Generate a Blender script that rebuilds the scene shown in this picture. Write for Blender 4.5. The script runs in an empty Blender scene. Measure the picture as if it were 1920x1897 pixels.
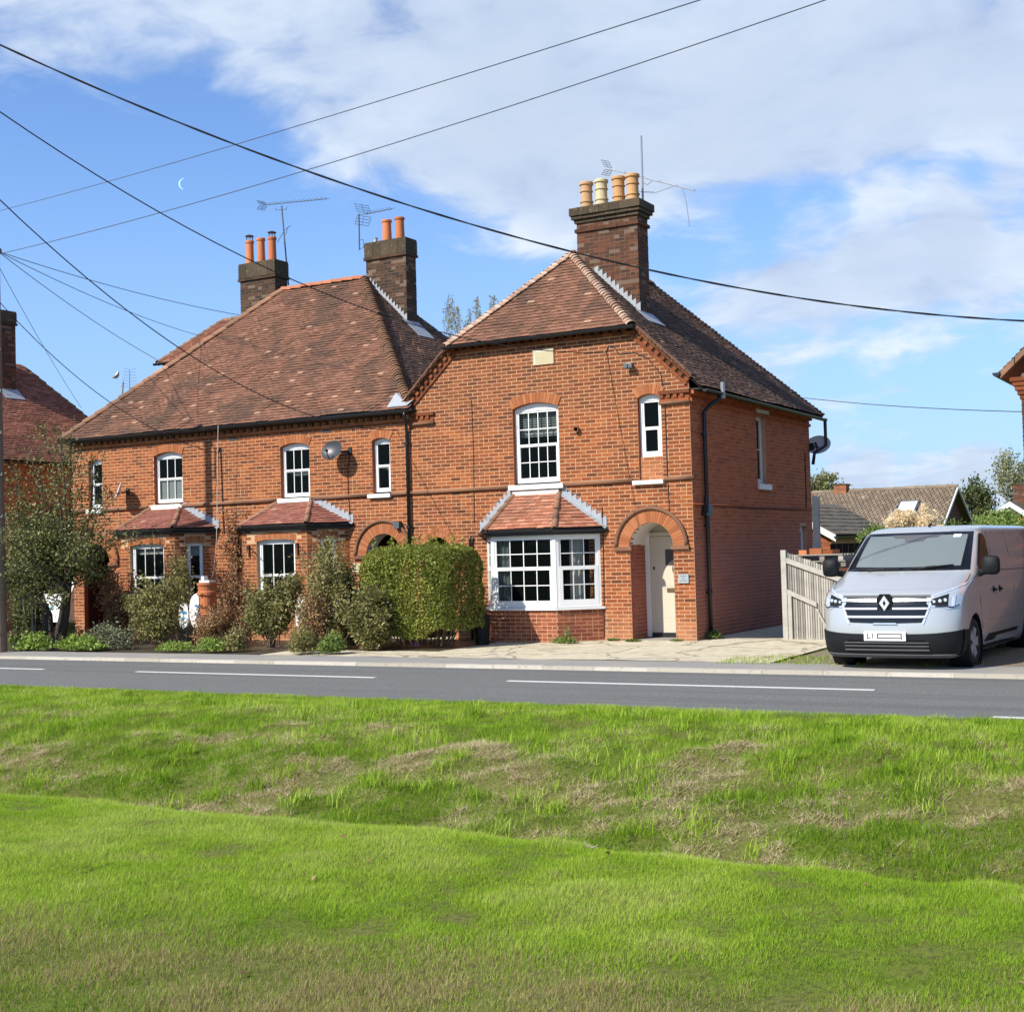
import bpy, math, random
import numpy as np
from mathutils import Vector, Matrix
from mathutils.geometry import tessellate_polygon

random.seed(7)
rng = np.random.default_rng(7)
PI = math.pi
S = bpy.context.scene
COL = S.collection

# ------------------------------------------------------------------ camera
# world: X along the house front, Y away from the road, Z up; origin = foot of the right front corner
CAM = Vector((10.03, -24.665, 1.75))
FPX, YAW, PITCH, ROLL = 2574.16, 0.517149, 0.0350017, -0.0276339
fwd = Vector((-math.sin(YAW) * math.cos(PITCH), math.cos(YAW) * math.cos(PITCH), math.sin(PITCH)))
r0 = Vector((math.cos(YAW), math.sin(YAW), 0))
u0 = r0.cross(fwd)
RIGHT = math.cos(ROLL) * r0 + math.sin(ROLL) * u0
UP = -math.sin(ROLL) * r0 + math.cos(ROLL) * u0
cd = bpy.data.cameras.new('camera')
cd.sensor_fit = 'HORIZONTAL'
cd.sensor_width = 36
cd.lens = FPX * 36 / 1920
cd.clip_start = 0.1
cd.clip_end = 5000
cam = bpy.data.objects.new('camera', cd)
COL.objects.link(cam)
cam.matrix_world = Matrix(((RIGHT.x, UP.x, -fwd.x, CAM.x), (RIGHT.y, UP.y, -fwd.y, CAM.y), (RIGHT.z, UP.z, -fwd.z, CAM.z), (0, 0, 0, 1)))
S.camera = cam


def ray(px, py):
    return fwd + RIGHT * ((px - 960) / FPX) + UP * ((948.5 - py) / FPX)


def at_y(px, py, Y):
    d = ray(px, py)
    return CAM + d * ((Y - CAM.y) / d.y)


def at_x(px, py, X):
    d = ray(px, py)
    return CAM + d * ((X - CAM.x) / d.x)


def at_z(px, py, Z):
    d = ray(px, py)
    return CAM + d * ((Z - CAM.z) / d.z)


def at_d(px, py, D):
    return CAM + ray(px, py) * D


# ------------------------------------------------------------------ light
SUN_AZ = math.radians(25)      # to the left of the house front's normal
SUN_EL = math.radians(40)
sun_to = Vector((-math.sin(SUN_AZ) * math.cos(SUN_EL), -math.cos(SUN_AZ) * math.cos(SUN_EL), math.sin(SUN_EL)))
sl = bpy.data.lights.new('sun', 'SUN')
sl.energy = 5.0
sl.angle = math.radians(0.6)
sl.color = (1.0, 0.94, 0.84)
so = bpy.data.objects.new('sun', sl)
COL.objects.link(so)
so.rotation_euler = sun_to.to_track_quat('Z', 'Y').to_euler()
so.location = (-20, -30, 30)

S.view_settings.view_transform = 'Standard'
S.view_settings.look = 'None'
S.view_settings.gamma = 1
S.view_settings.use_curve_mapping = False
S.view_settings.exposure = 0.5

W = bpy.data.worlds.new('World')
S.world = W
W.use_nodes = True
W.cycles.sampling_method = 'MANUAL'
W.cycles.sample_map_resolution = 256


class NT:
    """small helper for building node trees"""
    def __init__(s, nt):
        s.t = nt

    def n(s, typ, **kw):
        nd = s.t.nodes.new(typ)
        for k, v in kw.items():
            if k.startswith('i_'):
                key = k[2:]
                nd.inputs[int(key) if key.isdigit() else key.replace('_', ' ')].default_value = v
            else:
                setattr(nd, k, v)
        return nd

    def l(s, a, b):
        s.t.links.new(a, b)
        return b

    def put(s, sock, v):
        if isinstance(v, bpy.types.NodeSocket):
            s.l(v, sock)
        else:
            sock.default_value = v

    def math(s, op, a, b=0.0, clamp=False):
        m = s.n('ShaderNodeMath', operation=op, use_clamp=clamp)
        s.put(m.inputs[0], a)
        s.put(m.inputs[1], b)
        return m.outputs[0]

    def vmath(s, op, a, b=(0, 0, 0)):
        m = s.n('ShaderNodeVectorMath', operation=op)
        s.put(m.inputs[0], a)
        s.put(m.inputs[1], b)
        return m.outputs['Value'] if op in ('DOT_PRODUCT', 'LENGTH') else m.outputs[0]

    def noise(s, vec, scale, detail=4, rough=.55, dist=0.0, out='Fac'):
        m = s.n('ShaderNodeTexNoise')
        m.inputs['Scale'].default_value = scale
        m.inputs['Detail'].default_value = detail
        m.inputs['Roughness'].default_value = rough
        m.inputs['Distortion'].default_value = dist
        if vec is not None:
            s.l(vec, m.inputs['Vector'])
        return m.outputs[out]

    def ramp(s, fac, stops, interp='LINEAR'):
        r = s.n('ShaderNodeValToRGB')
        cr = r.color_ramp
        cr.interpolation = interp
        while len(cr.elements) < len(stops):
            cr.elements.new(0.5)
        for e, (p, c) in zip(cr.elements, stops):
            e.position = p
            c = c if hasattr(c, '__len__') else (c, c, c)
            e.color = (*c[:3], 1)
        s.put(r.inputs[0], fac)
        return r.outputs[0]

    def mix(s, fac, a, b, blend='MIX'):
        m = s.n('ShaderNodeMix', data_type='RGBA', blend_type=blend)
        s.put(m.inputs[0], fac)
        for k, v in ((6, a), (7, b)):
            if isinstance(v, bpy.types.NodeSocket):
                s.l(v, m.inputs[k])
            else:
                m.inputs[k].default_value = (*v[:3], 1)
        return m.outputs[2]

    def maprange(s, v, a, b, c=0.0, d=1.0, smooth=True):
        m = s.n('ShaderNodeMapRange', interpolation_type='SMOOTHSTEP' if smooth else 'LINEAR')
        s.put(m.inputs[0], v)
        for i, x in zip((1, 2, 3, 4), (a, b, c, d)):
            m.inputs[i].default_value = x
        return m.outputs[0]


# sky: Nishita plus a broken cloud layer over it (all as a function of direction)
w = NT(W.node_tree)
w.t.nodes.clear()
sky = w.n('ShaderNodeTexSky', sky_type='NISHITA', sun_disc=False)
sky.sun_elevation = SUN_EL
sky.sun_rotation = math.atan2(sun_to.x, sun_to.y)
sky.altitude = 50
sky.air_density = 1.0
sky.dust_density = 0.2
sky.ozone_density = 1.6
SKY_STRENGTH = 0.118
skyc = w.mix(1.0, sky.outputs[0], (SKY_STRENGTH * .76, SKY_STRENGTH * .94, SKY_STRENGTH * 1.22), 'MULTIPLY')
tc = w.n('ShaderNodeTexCoord')
dirv = w.vmath('NORMALIZE', tc.outputs['Generated'])
sep = w.n('ShaderNodeSeparateXYZ')
w.l(dirv, sep.inputs[0])
skyc = w.mix(w.maprange(sep.outputs[2], -.05, .34, .82, 0.0), skyc, (.26, .41, .69))
dzz = w.math('ADD', w.math('MAXIMUM', sep.outputs[2], 0.0), 0.22)
comb = w.n('ShaderNodeCombineXYZ')
w.l(w.math('DIVIDE', sep.outputs[0], dzz), comb.inputs[0])
w.l(w.math('DIVIDE', sep.outputs[1], dzz), comb.inputs[1])
pl = comb.outputs[0]
warp = w.noise(pl, 2.0, 4, .5, 0, 'Color')
plw = w.vmath('ADD', pl, w.vmath('MULTIPLY', w.vmath('SUBTRACT', warp, (.5, .5, .5)), (.28, .28, 0)))
big = w.noise(plw, 2.1, 4, .55)
fine = w.noise(plw, 6.5, 7, .58, .3)
cov = w.math('ADD', w.math('MULTIPLY', big, .42), w.math('MULTIPLY', fine, .58))


def lobe(px, py, rout, rin, amp):
    """soft round patch of more (or less) cloud round a direction; radii in hundredths of a view width"""
    d = ray(px, py).normalized()
    dot = w.vmath('DOT_PRODUCT', dirv, tuple(d))
    return w.math('MULTIPLY', w.maprange(dot, math.cos(rout / FPX), math.cos(max(rin, 1) / FPX)), amp)


bias = None
for args in [
        (1300, -200, 900, 200, .13), (750, 60, 430, 60, .10), (1150, 190, 380, 60, .10), (1750, 80, 420, 80, .11), (950, 320, 240, 30, .09), (600, 250, 220, 30, .07),
        (250, 30, 300, 40, .12), (40, 110, 190, 20, .08), (1250, 290, 200, 30, .07), (1500, 220, 260, 40, .08), (1850, 230, 220, 20, .08),
        (150, 500, 520, 120, -.20), (560, 470, 260, 40, -.15), (330, 320, 150, 20, -.08), (820, 540, 260, 40, -.16), (110, 240, 130, 20, -.07), (420, 190, 70, 10, -.04),
        (1330, 430, 150, 30, -.17), (1500, 400, 130, 20, -.15), (1640, 365, 110, 10, -.13), (1770, 345, 100, 10, -.13), (1890, 335, 110, 10, -.14), (1230, 490, 120, 20, -.12), (1100, 520, 100, 20, -.08),
        (1420, 530, 130, 10, .11), (1560, 500, 140, 10, .16), (1720, 460, 150, 10, .19), (1880, 430, 160, 10, .18),
        (1500, 640, 240, 40, .08), (1750, 650, 260, 40, .10), (1620, 585, 90, 10, -.07), (1850, 560, 100, 10, -.06),
        (1700, 755, 200, 30, -.14), (1900, 745, 160, 30, -.12), (1560, 740, 120, 20, -.08), (1620, 800, 120, 10, .06),
        (1610, 890, 80, 15, .20), (1690, 885, 90, 15, .17), (1770, 905, 90, 20, .17), (1840, 872, 70, 15, .26), (1900, 905, 70, 15, .12), (1700, 830, 110, 20, -.08)]:
    lb = lobe(*args)
    bias = lb if bias is None else w.math('ADD', bias, lb)
cov = w.math('ADD', cov, bias)
dens = w.maprange(cov, .44, .68)
thick = w.maprange(cov, .60, .92)
cshade = w.noise(plw, 4.2, 4, .6)
lit = w.math('ADD', w.math('MULTIPLY', cshade, .6), w.math('MULTIPLY', fine, .4))
cloudc = w.ramp(lit, [(.34, (.35, .42, .56)), (.48, (.45, .53, .66)), (.66, (.64, .70, .77))])
cloudc = w.mix(w.math('MULTIPLY', thick, .75), cloudc, (.43, .50, .61))
out = w.n('ShaderNodeOutputWorld')
bg = w.n('ShaderNodeBackground')
bg.inputs[1].default_value = 1.0
w.l(w.mix(w.math('MULTIPLY', dens, .90), skyc, cloudc), bg.inputs[0])
w.l(bg.outputs[0], out.inputs[0])


# ------------------------------------------------------------------ materials
MATS = {}


def newmat(name):
    m = bpy.data.materials.new(name)
    m.use_nodes = True
    t = NT(m.node_tree)
    b = m.node_tree.nodes['Principled BSDF']
    MATS[name] = m
    return m, t, b


def rndsock(t):
    """random number: per piece of a joined mesh (attribute) plus per object"""
    a = t.n('ShaderNodeAttribute', attribute_name='rnd')
    o = t.n('ShaderNodeObjectInfo')
    return t.math('FRACT', t.math('ADD', a.outputs['Fac'], o.outputs['Random']))


def pos(t):
    return t.n('ShaderNodeNewGeometry').outputs['Position']


def bump(t, b, h, strength=.3, dist=.01):
    bn = t.n('ShaderNodeBump')
    bn.inputs['Strength'].default_value = strength
    bn.inputs['Distance'].default_value = dist
    t.l(h, bn.inputs['Height'])
    t.l(bn.outputs[0], b.inputs['Normal'])


def plain(name, col, rough=.6, metal=0.0, var=.12, scale=6.0, spec=.5, bmp=0.0, coat=0.0):
    m, t, b = newmat(name)
    p = pos(t)
    nz = t.noise(p, scale, 5, .6)
    c = t.mix(nz, tuple(x * (1 - var) for x in col), tuple(min(1, x * (1 + var)) for x in col))
    t.l(c, b.inputs['Base Color'])
    b.inputs['Roughness'].default_value = rough
    b.inputs['Metallic'].default_value = metal
    b.inputs['Specular IOR Level'].default_value = spec
    b.inputs['Coat Weight'].default_value = coat
    b.inputs['Coat Roughness'].default_value = .05
    if bmp:
        bump(t, b, t.noise(p, scale * 8, 4), bmp, .01)
    return m


def brickmat(name, stops, dirt=.35, grime=(.03, .022, .016), rough=.85, stain=None, lichen=0):
    m, t, b = newmat(name)
    r = rndsock(t)
    p = pos(t)
    c = t.ramp(r, stops)
    n1 = t.noise(p, 1.1, 5, .6)
    n2 = t.noise(p, 38, 4, .65)
    c = t.mix(t.math('MULTIPLY', t.maprange(n2, .45, .8), .35), c, tuple(x * .5 for x in stops[len(stops) // 2][1]))
    c = t.mix(t.math('MULTIPLY', t.maprange(n1, .46, .74), dirt), c, grime)
    if stain:
        # old soot and weather staining with a shape of its own: (colour, axis, lo, hi, amount)
        sp = t.n('ShaderNodeSeparateXYZ')
        t.l(p, sp.inputs[0])
        for colr, ax, lo, hi, amt in stain:
            h = t.math('ADD', sp.outputs[ax], t.math('MULTIPLY', t.math('SUBTRACT', t.noise(p, 2.2, 4), .5), 1.4))
            c = t.mix(t.math('MULTIPLY', t.maprange(h, lo, hi), amt), c, colr)
    if lichen:
        c = t.mix(t.math('MULTIPLY', t.maprange(t.noise(p, 14, 5, .7), .55, .68), lichen), c, (.19, .17, .075))
    t.l(c, b.inputs['Base Color'])
    b.inputs['Roughness'].default_value = rough
    b.inputs['Specular IOR Level'].default_value = .25
    bump(t, b, t.noise(p, 90, 3, .7), .35, .006)
    return m


RED = [(0, (.10, .031, .013)), (.12, (.18, .049, .016)), (.5, (.255, .069, .020)), (.85, (.335, .101, .030)), (1, (.14, .042, .017))]
brickmat('brick', RED, .45, (.11, .040, .02), stain=[((.48, .25, .14), 2, .75, -.15, .45), ((.07, .032, .02), 2, 4.25, 4.9, .3)])
brickmat('brick_side', [(0, (.30, .080, .032)), (.3, (.41, .115, .042)), (.8, (.48, .140, .052)), (1, (.33, .09, .038))], .20, (.15, .065, .045),  # same brick as the front, brightened in colour to lift the shaded wall
         stain=[((.27, .125, .115), 2, 2.7, 1.3, .6), ((.12, .07, .05), 2, .7, -.2, .55)])
brickmat('brick_soft', [(0, (.28, .092, .034)), (.5, (.34, .118, .045)), (1, (.40, .15, .062))], .10, (.2, .08, .04))
brickmat('brick_bay', [(0, (.19, .05, .027)), (.5, (.27, .076, .037)), (.85, (.34, .105, .05)), (1, (.17, .048, .028))], .2, (.09, .035, .025))
brickmat('brick_chimney', [(0, (.05, .026, .017)), (.45, (.10, .038, .02)), (.8, (.155, .053, .024)), (1, (.06, .028, .018))], .6, (.025, .02, .014),
         stain=[((.05, .042, .03), 2, 8.6, 9.6, .6)])
brickmat('brick_chimney_dark', [(0, (.035, .024, .016)), (.5, (.062, .034, .021)), (1, (.095, .046, .026))], .5, (.02, .017, .013))
brickmat('cap', [(0, (.055, .04, .025)), (1, (.085, .06, .038))], .6, (.02, .018, .013), lichen=.7)
brickmat('roll', [(0, (.17, .085, .05)), (1, (.23, .11, .06))], .55, (.05, .035, .025))
brickmat('terracotta', [(0, (.46, .15, .06)), (1, (.56, .20, .085))], .35, (.12, .05, .03))
brickmat('buff', [(0, (.50, .27, .11)), (1, (.58, .33, .15))], .35, (.25, .13, .06))
brickmat('cream_pot', [(0, (.50, .42, .25)), (1, (.56, .47, .28))], .35, (.25, .19, .1))
MATS['buff_pale'] = brickmat('buff_pale', [(0, (.50, .30, .16)), (1, (.58, .36, .2))], .35, (.25, .15, .09))


def tilemat(name, stops, dark, amt=.6, pale=(.42, .24, .16)):
    m, t, b = newmat(name)
    r = rndsock(t)
    p = pos(t)
    c = t.ramp(r, stops)
    n1 = t.noise(p, .9, 7, .68, .6)
    c = t.mix(t.math('MULTIPLY', t.maprange(n1, .42, .62), amt), c, dark)
    n2 = t.noise(p, 26, 4, .7)
    c = t.mix(t.math('MULTIPLY', t.maprange(n2, .58, .72), .35), c, pale)
    c = t.mix(t.math('MULTIPLY', t.math('GREATER_THAN', r, .99), .55), c, (.46, .28, .18))
    t.l(c, b.inputs['Base Color'])
    b.inputs['Roughness'].default_value = .85
    b.inputs['Specular IOR Level'].default_value = .3
    bump(t, b, t.noise(p, 70, 3, .7), .4, .006)
    return m


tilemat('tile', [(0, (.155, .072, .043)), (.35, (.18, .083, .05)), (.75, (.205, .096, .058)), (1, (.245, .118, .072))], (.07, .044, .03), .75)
tilemat('tile_red', [(0, (.20, .075, .045)), (.5, (.29, .11, .065)), (1, (.37, .15, .09))], (.13, .07, .05), .5)
tilemat('tile_side', [(0, (.085, .05, .034)), (.4, (.13, .072, .048)), (1, (.18, .095, .062))], (.055, .042, .03), .6, (.16, .12, .085))  # front-slope tiles darkened, the side slopes' shade put into the colour
tilemat('tile_bay', [(0, (.28, .10, .055)), (.45, (.38, .145, .08)), (.8, (.48, .21, .125)), (1, (.22, .10, .06))], (.2, .1, .06), .45, (.6, .42, .3))
tilemat('tile_bay_red', [(0, (.20, .072, .052)), (.5, (.25, .092, .066)), (1, (.30, .12, .085))], (.22, .1, .07), .3)
tilemat('ridge_red', [(0, (.34, .115, .055)), (1, (.42, .16, .085))], (.3, .11, .06), .4)
tilemat('ridge', [(0, (.20, .11, .065)), (1, (.30, .15, .09))], (.10, .075, .05), .5)
tilemat('bonnet', [(0, (.34, .20, .14)), (.5, (.45, .29, .21)), (1, (.54, .38, .28))], (.25, .15, .10), .4, (.6, .5, .4))
tilemat('tile_brown', [(0, (.14, .105, .07)), (.5, (.185, .14, .095)), (1, (.23, .18, .125))], (.17, .13, .09), .4, (.36, .3, .2))
tilemat('tile_grey', [(0, (.10, .085, .06)), (1, (.155, .125, .09))], (.08, .07, .05), .4, (.2, .17, .12))

plain('mortar', (.52, .325, .185), .95, var=.2, scale=3, spec=.2)
plain('mortar_dark', (.15, .105, .075), .95, var=.25, scale=4, spec=.2)
plain('mortar_side', (.48, .28, .19), .95, var=.25, scale=4, spec=.2)
plain('reveal', (.36, .10, .045), .9, var=.2, spec=.2)
plain('underlay', (.03, .024, .02), .95)
plain('black_iron', (.012, .012, .014), .38, var=.2, spec=.5)
plain('soffit', (.018, .012, .01), .8)
plain('upvc', (.74, .74, .72), .28, var=.02, spec=.5)
plain('white_paint', (.72, .71, .67), .5, var=.04)
plain('aged_white', (.62, .60, .55), .7, var=.2, scale=14)
plain('door_cream', (.52, .48, .37), .42, var=.03)
plain('lead', (.30, .325, .35), .55, var=.25, scale=9, spec=.5)
plain('stone_plate', (.46, .40, .25), .85, var=.12, scale=9)
plain('slate_plate', (.30, .33, .35), .5, var=.1)
plain('engraved', (.05, .05, .05), .7)
plain('galv', (.36, .37, .38), .45, .6, var=.2, scale=20)
plain('alu_dark', (.10, .11, .12), .5, .5, var=.2, scale=20)
plain('dish_grey', (.035, .036, .04), .42, .0, var=.12, spec=.55)
plain('dish_light', (.62, .66, .70), .45, 0, var=.1)
plain('cable', (.010, .011, .014), .6)
plain('cable_thin', (.05, .06, .08), .7)
plain('cable_white', (.55, .5, .45), .6)
plain('curtain', (.70, .70, .68), .9, var=.12)
plain('curtain_grey', (.22, .25, .25), .9, var=.1)
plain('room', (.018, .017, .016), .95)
plain('shade_white', (.55, .58, .56), .8)
plain('recess_shade', (.045, .012, .009), .5)  # brick linings of porches and passage, their shade put into a dark red
plain('brass', (.20, .13, .06), .4, .6)

m, t, b = newmat('glass')
b.inputs['Base Color'].default_value = (.006, .009, .009, 1)
b.inputs['Roughness'].default_value = .04
b.inputs['Specular IOR Level'].default_value = .16
tr = t.n('ShaderNodeBsdfTransparent')
tr.inputs[0].default_value = (.80, .84, .83, 1)
ms = t.n('ShaderNodeMixShader')
ms.inputs[0].default_value = .62
t.l(b.outputs[0], ms.inputs[1])
t.l(tr.outputs[0], ms.inputs[2])
t.l(ms.outputs[0], t.t.nodes['Material Output'].inputs[0])


def leafmat(name, stops, trans=.25, patch=None, pscale=.8):
    m, t, b = newmat(name)
    a = t.n('ShaderNodeAttribute', attribute_name='rnd')
    p = pos(t)
    c = t.ramp(a.outputs['Fac'], stops)
    if patch:
        for (col, sc, lo, hi, amt) in patch:
            c = t.mix(t.math('MULTIPLY', t.maprange(t.noise(p, sc, 4, .6), lo, hi), amt), c, col)
    t.l(c, b.inputs['Base Color'])
    b.inputs['Roughness'].default_value = .55
    b.inputs['Specular IOR Level'].default_value = .35
    tl = t.n('ShaderNodeBsdfTranslucent')
    t.l(c, tl.inputs[0])
    ms = t.n('ShaderNodeMixShader')
    ms.inputs[0].default_value = trans
    t.l(b.outputs[0], ms.inputs[1])
    t.l(tl.outputs[0], ms.inputs[2])
    t.l(ms.outputs[0], t.t.nodes['Material Output'].inputs[0])
    return m


leafmat('leaf_tree', [(0, (0.075, 0.087, 0.025)), (.5, (0.143, 0.158, 0.045)), (.85, (0.225, 0.232, 0.075)), (1, (0.390, 0.375, 0.163))])
leafmat('leaf_hedge', [(0, (0.112, 0.137, 0.020)), (.5, (0.206, 0.227, 0.035)), (1, (0.338, 0.345, 0.066))])
leafmat('leaf_green', [(0, (0.078, 0.124, 0.022)), (.5, (0.143, 0.215, 0.040)), (1, (0.247, 0.325, 0.077))])
leafmat('leaf_olive', [(0, (0.115, 0.109, 0.034)), (.5, (0.189, 0.181, 0.055)), (1, (0.311, 0.275, 0.102))])
leafmat('leaf_rust', [(0, (0.156, 0.077, 0.036)), (.5, (0.252, 0.131, 0.060)), (1, (0.372, 0.237, 0.108))])
leafmat('leaf_silver', [(0, (0.117, 0.137, 0.072)), (.5, (0.182, 0.202, 0.108)), (1, (0.286, 0.299, 0.180))])
leafmat('leaf_bright', [(0, (.13, .21, .028)), (.5, (.21, .31, .05)), (1, (.35, .42, .10))])
leafmat('leaf_birch', [(0, (0.144, 0.163, 0.055)), (.5, (0.240, 0.250, 0.094)), (1, (0.384, 0.362, 0.165))], .4)
leafmat('leaf_far', [(0, (.05, .07, .02)), (.5, (.085, .11, .03)), (1, (.14, .16, .06))], .3)
leafmat('plume', [(0, (0.750, 0.625, 0.413)), (1, (0.975, 0.850, 0.625))], .4)
leafmat('petal', [(0, (.55, .2, .45)), (1, (.75, .45, .65))], .3)
plain('bark', (.055, .04, .028), .9, var=.4, scale=18, bmp=.5)
plain('bark_pale', (.22, .19, .15), .9, var=.4, scale=18, bmp=.4)
plain('twig', (.14, .10, .06), .9, var=.3, scale=12)
plain('pole_wood', (.17, .12, .085), .85, var=.35, scale=9, bmp=.4)
brickmat('fence_wood', [(0, (.17, .158, .135)), (.5, (.30, .28, .24)), (1, (.43, .41, .355))], .35, (.18, .16, .12))
plain('fence_wood_pale', (.38, .36, .31), .85, var=.28, scale=9, bmp=.3)


# ------------------------------------------------------------------ mesh helper
class MB:
    def __init__(s):
        s.v, s.f, s.r = [], [], []

    def face(s, pts, r=0.0):
        i = len(s.v)
        s.v.extend([tuple(p) for p in pts])
        s.f.append(tuple(range(i, i + len(pts))))
        s.r.append(r)

    def mesh(s, verts, faces, r=0.0):
        i = len(s.v)
        s.v.extend([tuple(p) for p in verts])
        for f in faces:
            s.f.append(tuple(i + k for k in f))
            s.r.append(r)

    def box(s, lo, hi, r=0.0, skip=()):
        x0, y0, z0 = lo
        x1, y1, z1 = hi
        s.mesh([(x0, y0, z0), (x1, y0, z0), (x1, y1, z0), (x0, y1, z0), (x0, y0, z1), (x1, y0, z1), (x1, y1, z1), (x0, y1, z1)],
               [f for k, f in enumerate([(0, 3, 2, 1), (4, 5, 6, 7), (0, 1, 5, 4), (2, 3, 7, 6), (0, 4, 7, 3), (1, 2, 6, 5)]) if k not in skip], r)

    def frame_box(s, O, U, V, N, u0, u1, v0, v1, n0, n1, r=0.0, back=False):
        """box in the frame O + u U + v V + n N; n1 is the outer face"""
        P = lambda u, v, n: O + U * u + V * v + N * n
        vs = [P(u0, v0, n0), P(u1, v0, n0), P(u1, v1, n0), P(u0, v1, n0), P(u0, v0, n1), P(u1, v0, n1), P(u1, v1, n1), P(u0, v1, n1)]
        fs = [(4, 5, 6, 7), (0, 1, 5, 4), (2, 3, 7, 6), (0, 4, 7, 3), (1, 2, 6, 5)]
        if back:
            fs.append((0, 3, 2, 1))
        s.mesh(vs, fs, r)

    def prism(s, poly, a, b, r=0.0):
        """poly: list of 3D points, extruded from +a to +b (vectors)"""
        n = len(poly)
        a, b = Vector(a), Vector(b)
        vs = [Vector(p) + a for p in poly] + [Vector(p) + b for p in poly]
        fs = [tuple(range(n - 1, -1, -1)), tuple(range(n, 2 * n))] + [(i, (i + 1) % n, n + (i + 1) % n, n + i) for i in range(n)]
        s.mesh(vs, fs, r)

    def tube(s, pts, rad, n=8, r=0.0, cap=True, half=None):
        pts = [Vector(p) for p in pts]
        rads = rad if hasattr(rad, '__len__') else [rad] * len(pts)
        vs, fs = [], []
        prev = None
        for i, p in enumerate(pts):
            tdir = (pts[min(i + 1, len(pts) - 1)] - pts[max(i - 1, 0)]).normalized()
            if prev is None:
                a = Vector((0, 0, 1)) if abs(tdir.z) < .9 else Vector((1, 0, 0))
                x = tdir.cross(a).normalized()
            else:
                x = (prev - tdir * prev.dot(tdir)).normalized()
            prev = x
            y = tdir.cross(x)
            for k in range(n):
                an = 2 * PI * k / n
                vs.append(p + (x * math.cos(an) + y * math.sin(an)) * rads[i])
        for i in range(len(pts) - 1):
            for k in range(n):
                fs.append((i * n + k, i * n + (k + 1) % n, (i + 1) * n + (k + 1) % n, (i + 1) * n + k))
        if cap:
            fs.append(tuple(range(n - 1, -1, -1)))
            fs.append(tuple(range((len(pts) - 1) * n, len(pts) * n)))
        s.mesh(vs, fs, r)

    def lathe(s, prof, O, n=16, A=Vector((0, 0, 1)), r=0.0, caps=True):
        """prof: (radius, height) pairs round the axis A through O"""
        A = Vector(A).normalized()
        X = A.orthogonal().normalized()
        Y = A.cross(X)
        vs, fs = [], []
        for (rr, h) in prof:
            for k in range(n):
                an = 2 * PI * k / n
                vs.append(Vector(O) + A * h + (X * math.cos(an) + Y * math.sin(an)) * rr)
        for i in range(len(prof) - 1):
            for k in range(n):
                fs.append((i * n + k, i * n + (k + 1) % n, (i + 1) * n + (k + 1) % n, (i + 1) * n + k))
        if caps and prof[0][0] > 1e-4:
            fs.append(tuple(range(n - 1, -1, -1)))
        if caps and prof[-1][0] > 1e-4:
            fs.append(tuple(range((len(prof) - 1) * n, len(prof) * n)))
        s.mesh(vs, fs, r)

    def poly(s, outer, holes=(), r=0.0, flip=False):
        """flat polygon with holes, 3D points"""
        loops = [[Vector(p) for p in outer]] + [[Vector(p) for p in h] for h in holes]
        tris = tessellate_polygon(loops)
        allp = [p for lp in loops for p in lp]
        s.mesh(allp, [tuple(reversed(t_)) if flip else tuple(t_) for t_ in tris], r)

    def data(s, name):
        me = bpy.data.meshes.new(name)
        me.from_pydata([tuple(v) for v in s.v], [], s.f)
        at = me.attributes.new('rnd', 'FLOAT', 'FACE')
        at.data.foreach_set('value', np.array(s.r, dtype=np.float32))
        me.update()
        return me

    def build(s, name, mat, parent=None, smooth=False, **kw):
        me = s.data(name)
        me.materials.append(MATS[mat] if isinstance(mat, str) else mat)
        if smooth:
            me.polygons.foreach_set('use_smooth', [True] * len(me.polygons))
        return link(name, me, parent, **kw)


def link(name, me, parent=None, local=False, **props):
    o = bpy.data.objects.new(name, me)
    COL.objects.link(o)
    if parent is not None:
        o.parent = parent
        if parent.type == 'EMPTY' and not local:
            o.matrix_parent_inverse = Matrix.LocRotScale(parent.location, parent.rotation_euler, None).inverted()
    for k, v in props.items():
        o[k] = v
    return o


def tag(o, label, cat, group=None, kind=None):
    o['label'] = label
    o['category'] = cat
    if group:
        o['group'] = group
    if kind:
        o['kind'] = kind
    return o


def thing(name, label, cat, loc=(0, 0, 0), group=None, rotz=0):
    o = bpy.data.objects.new(name, None)
    o.empty_display_size = .3
    COL.objects.link(o)
    o.location = loc
    o.rotation_euler = (0, 0, rotz)
    return tag(o, label, cat, group)


def numpy_mesh(name, verts, faces_flat, loop_starts, rnd, mat, parent=None, **kw):
    """big meshes quickly"""
    me = bpy.data.meshes.new(name)
    me.vertices.add(len(verts))
    me.vertices.foreach_set('co', np.asarray(verts, dtype=np.float32).ravel())
    me.loops.add(len(faces_flat))
    me.loops.foreach_set('vertex_index', np.asarray(faces_flat, dtype=np.int32))
    me.polygons.add(len(loop_starts))
    me.polygons.foreach_set('loop_start', np.asarray(loop_starts, dtype=np.int32))
    at = me.attributes.new('rnd', 'FLOAT', 'FACE')
    at.data.foreach_set('value', np.asarray(rnd, dtype=np.float32))
    me.update(calc_edges=True)
    me.materials.append(MATS[mat])
    return link(name, me, parent, **kw)


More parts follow.
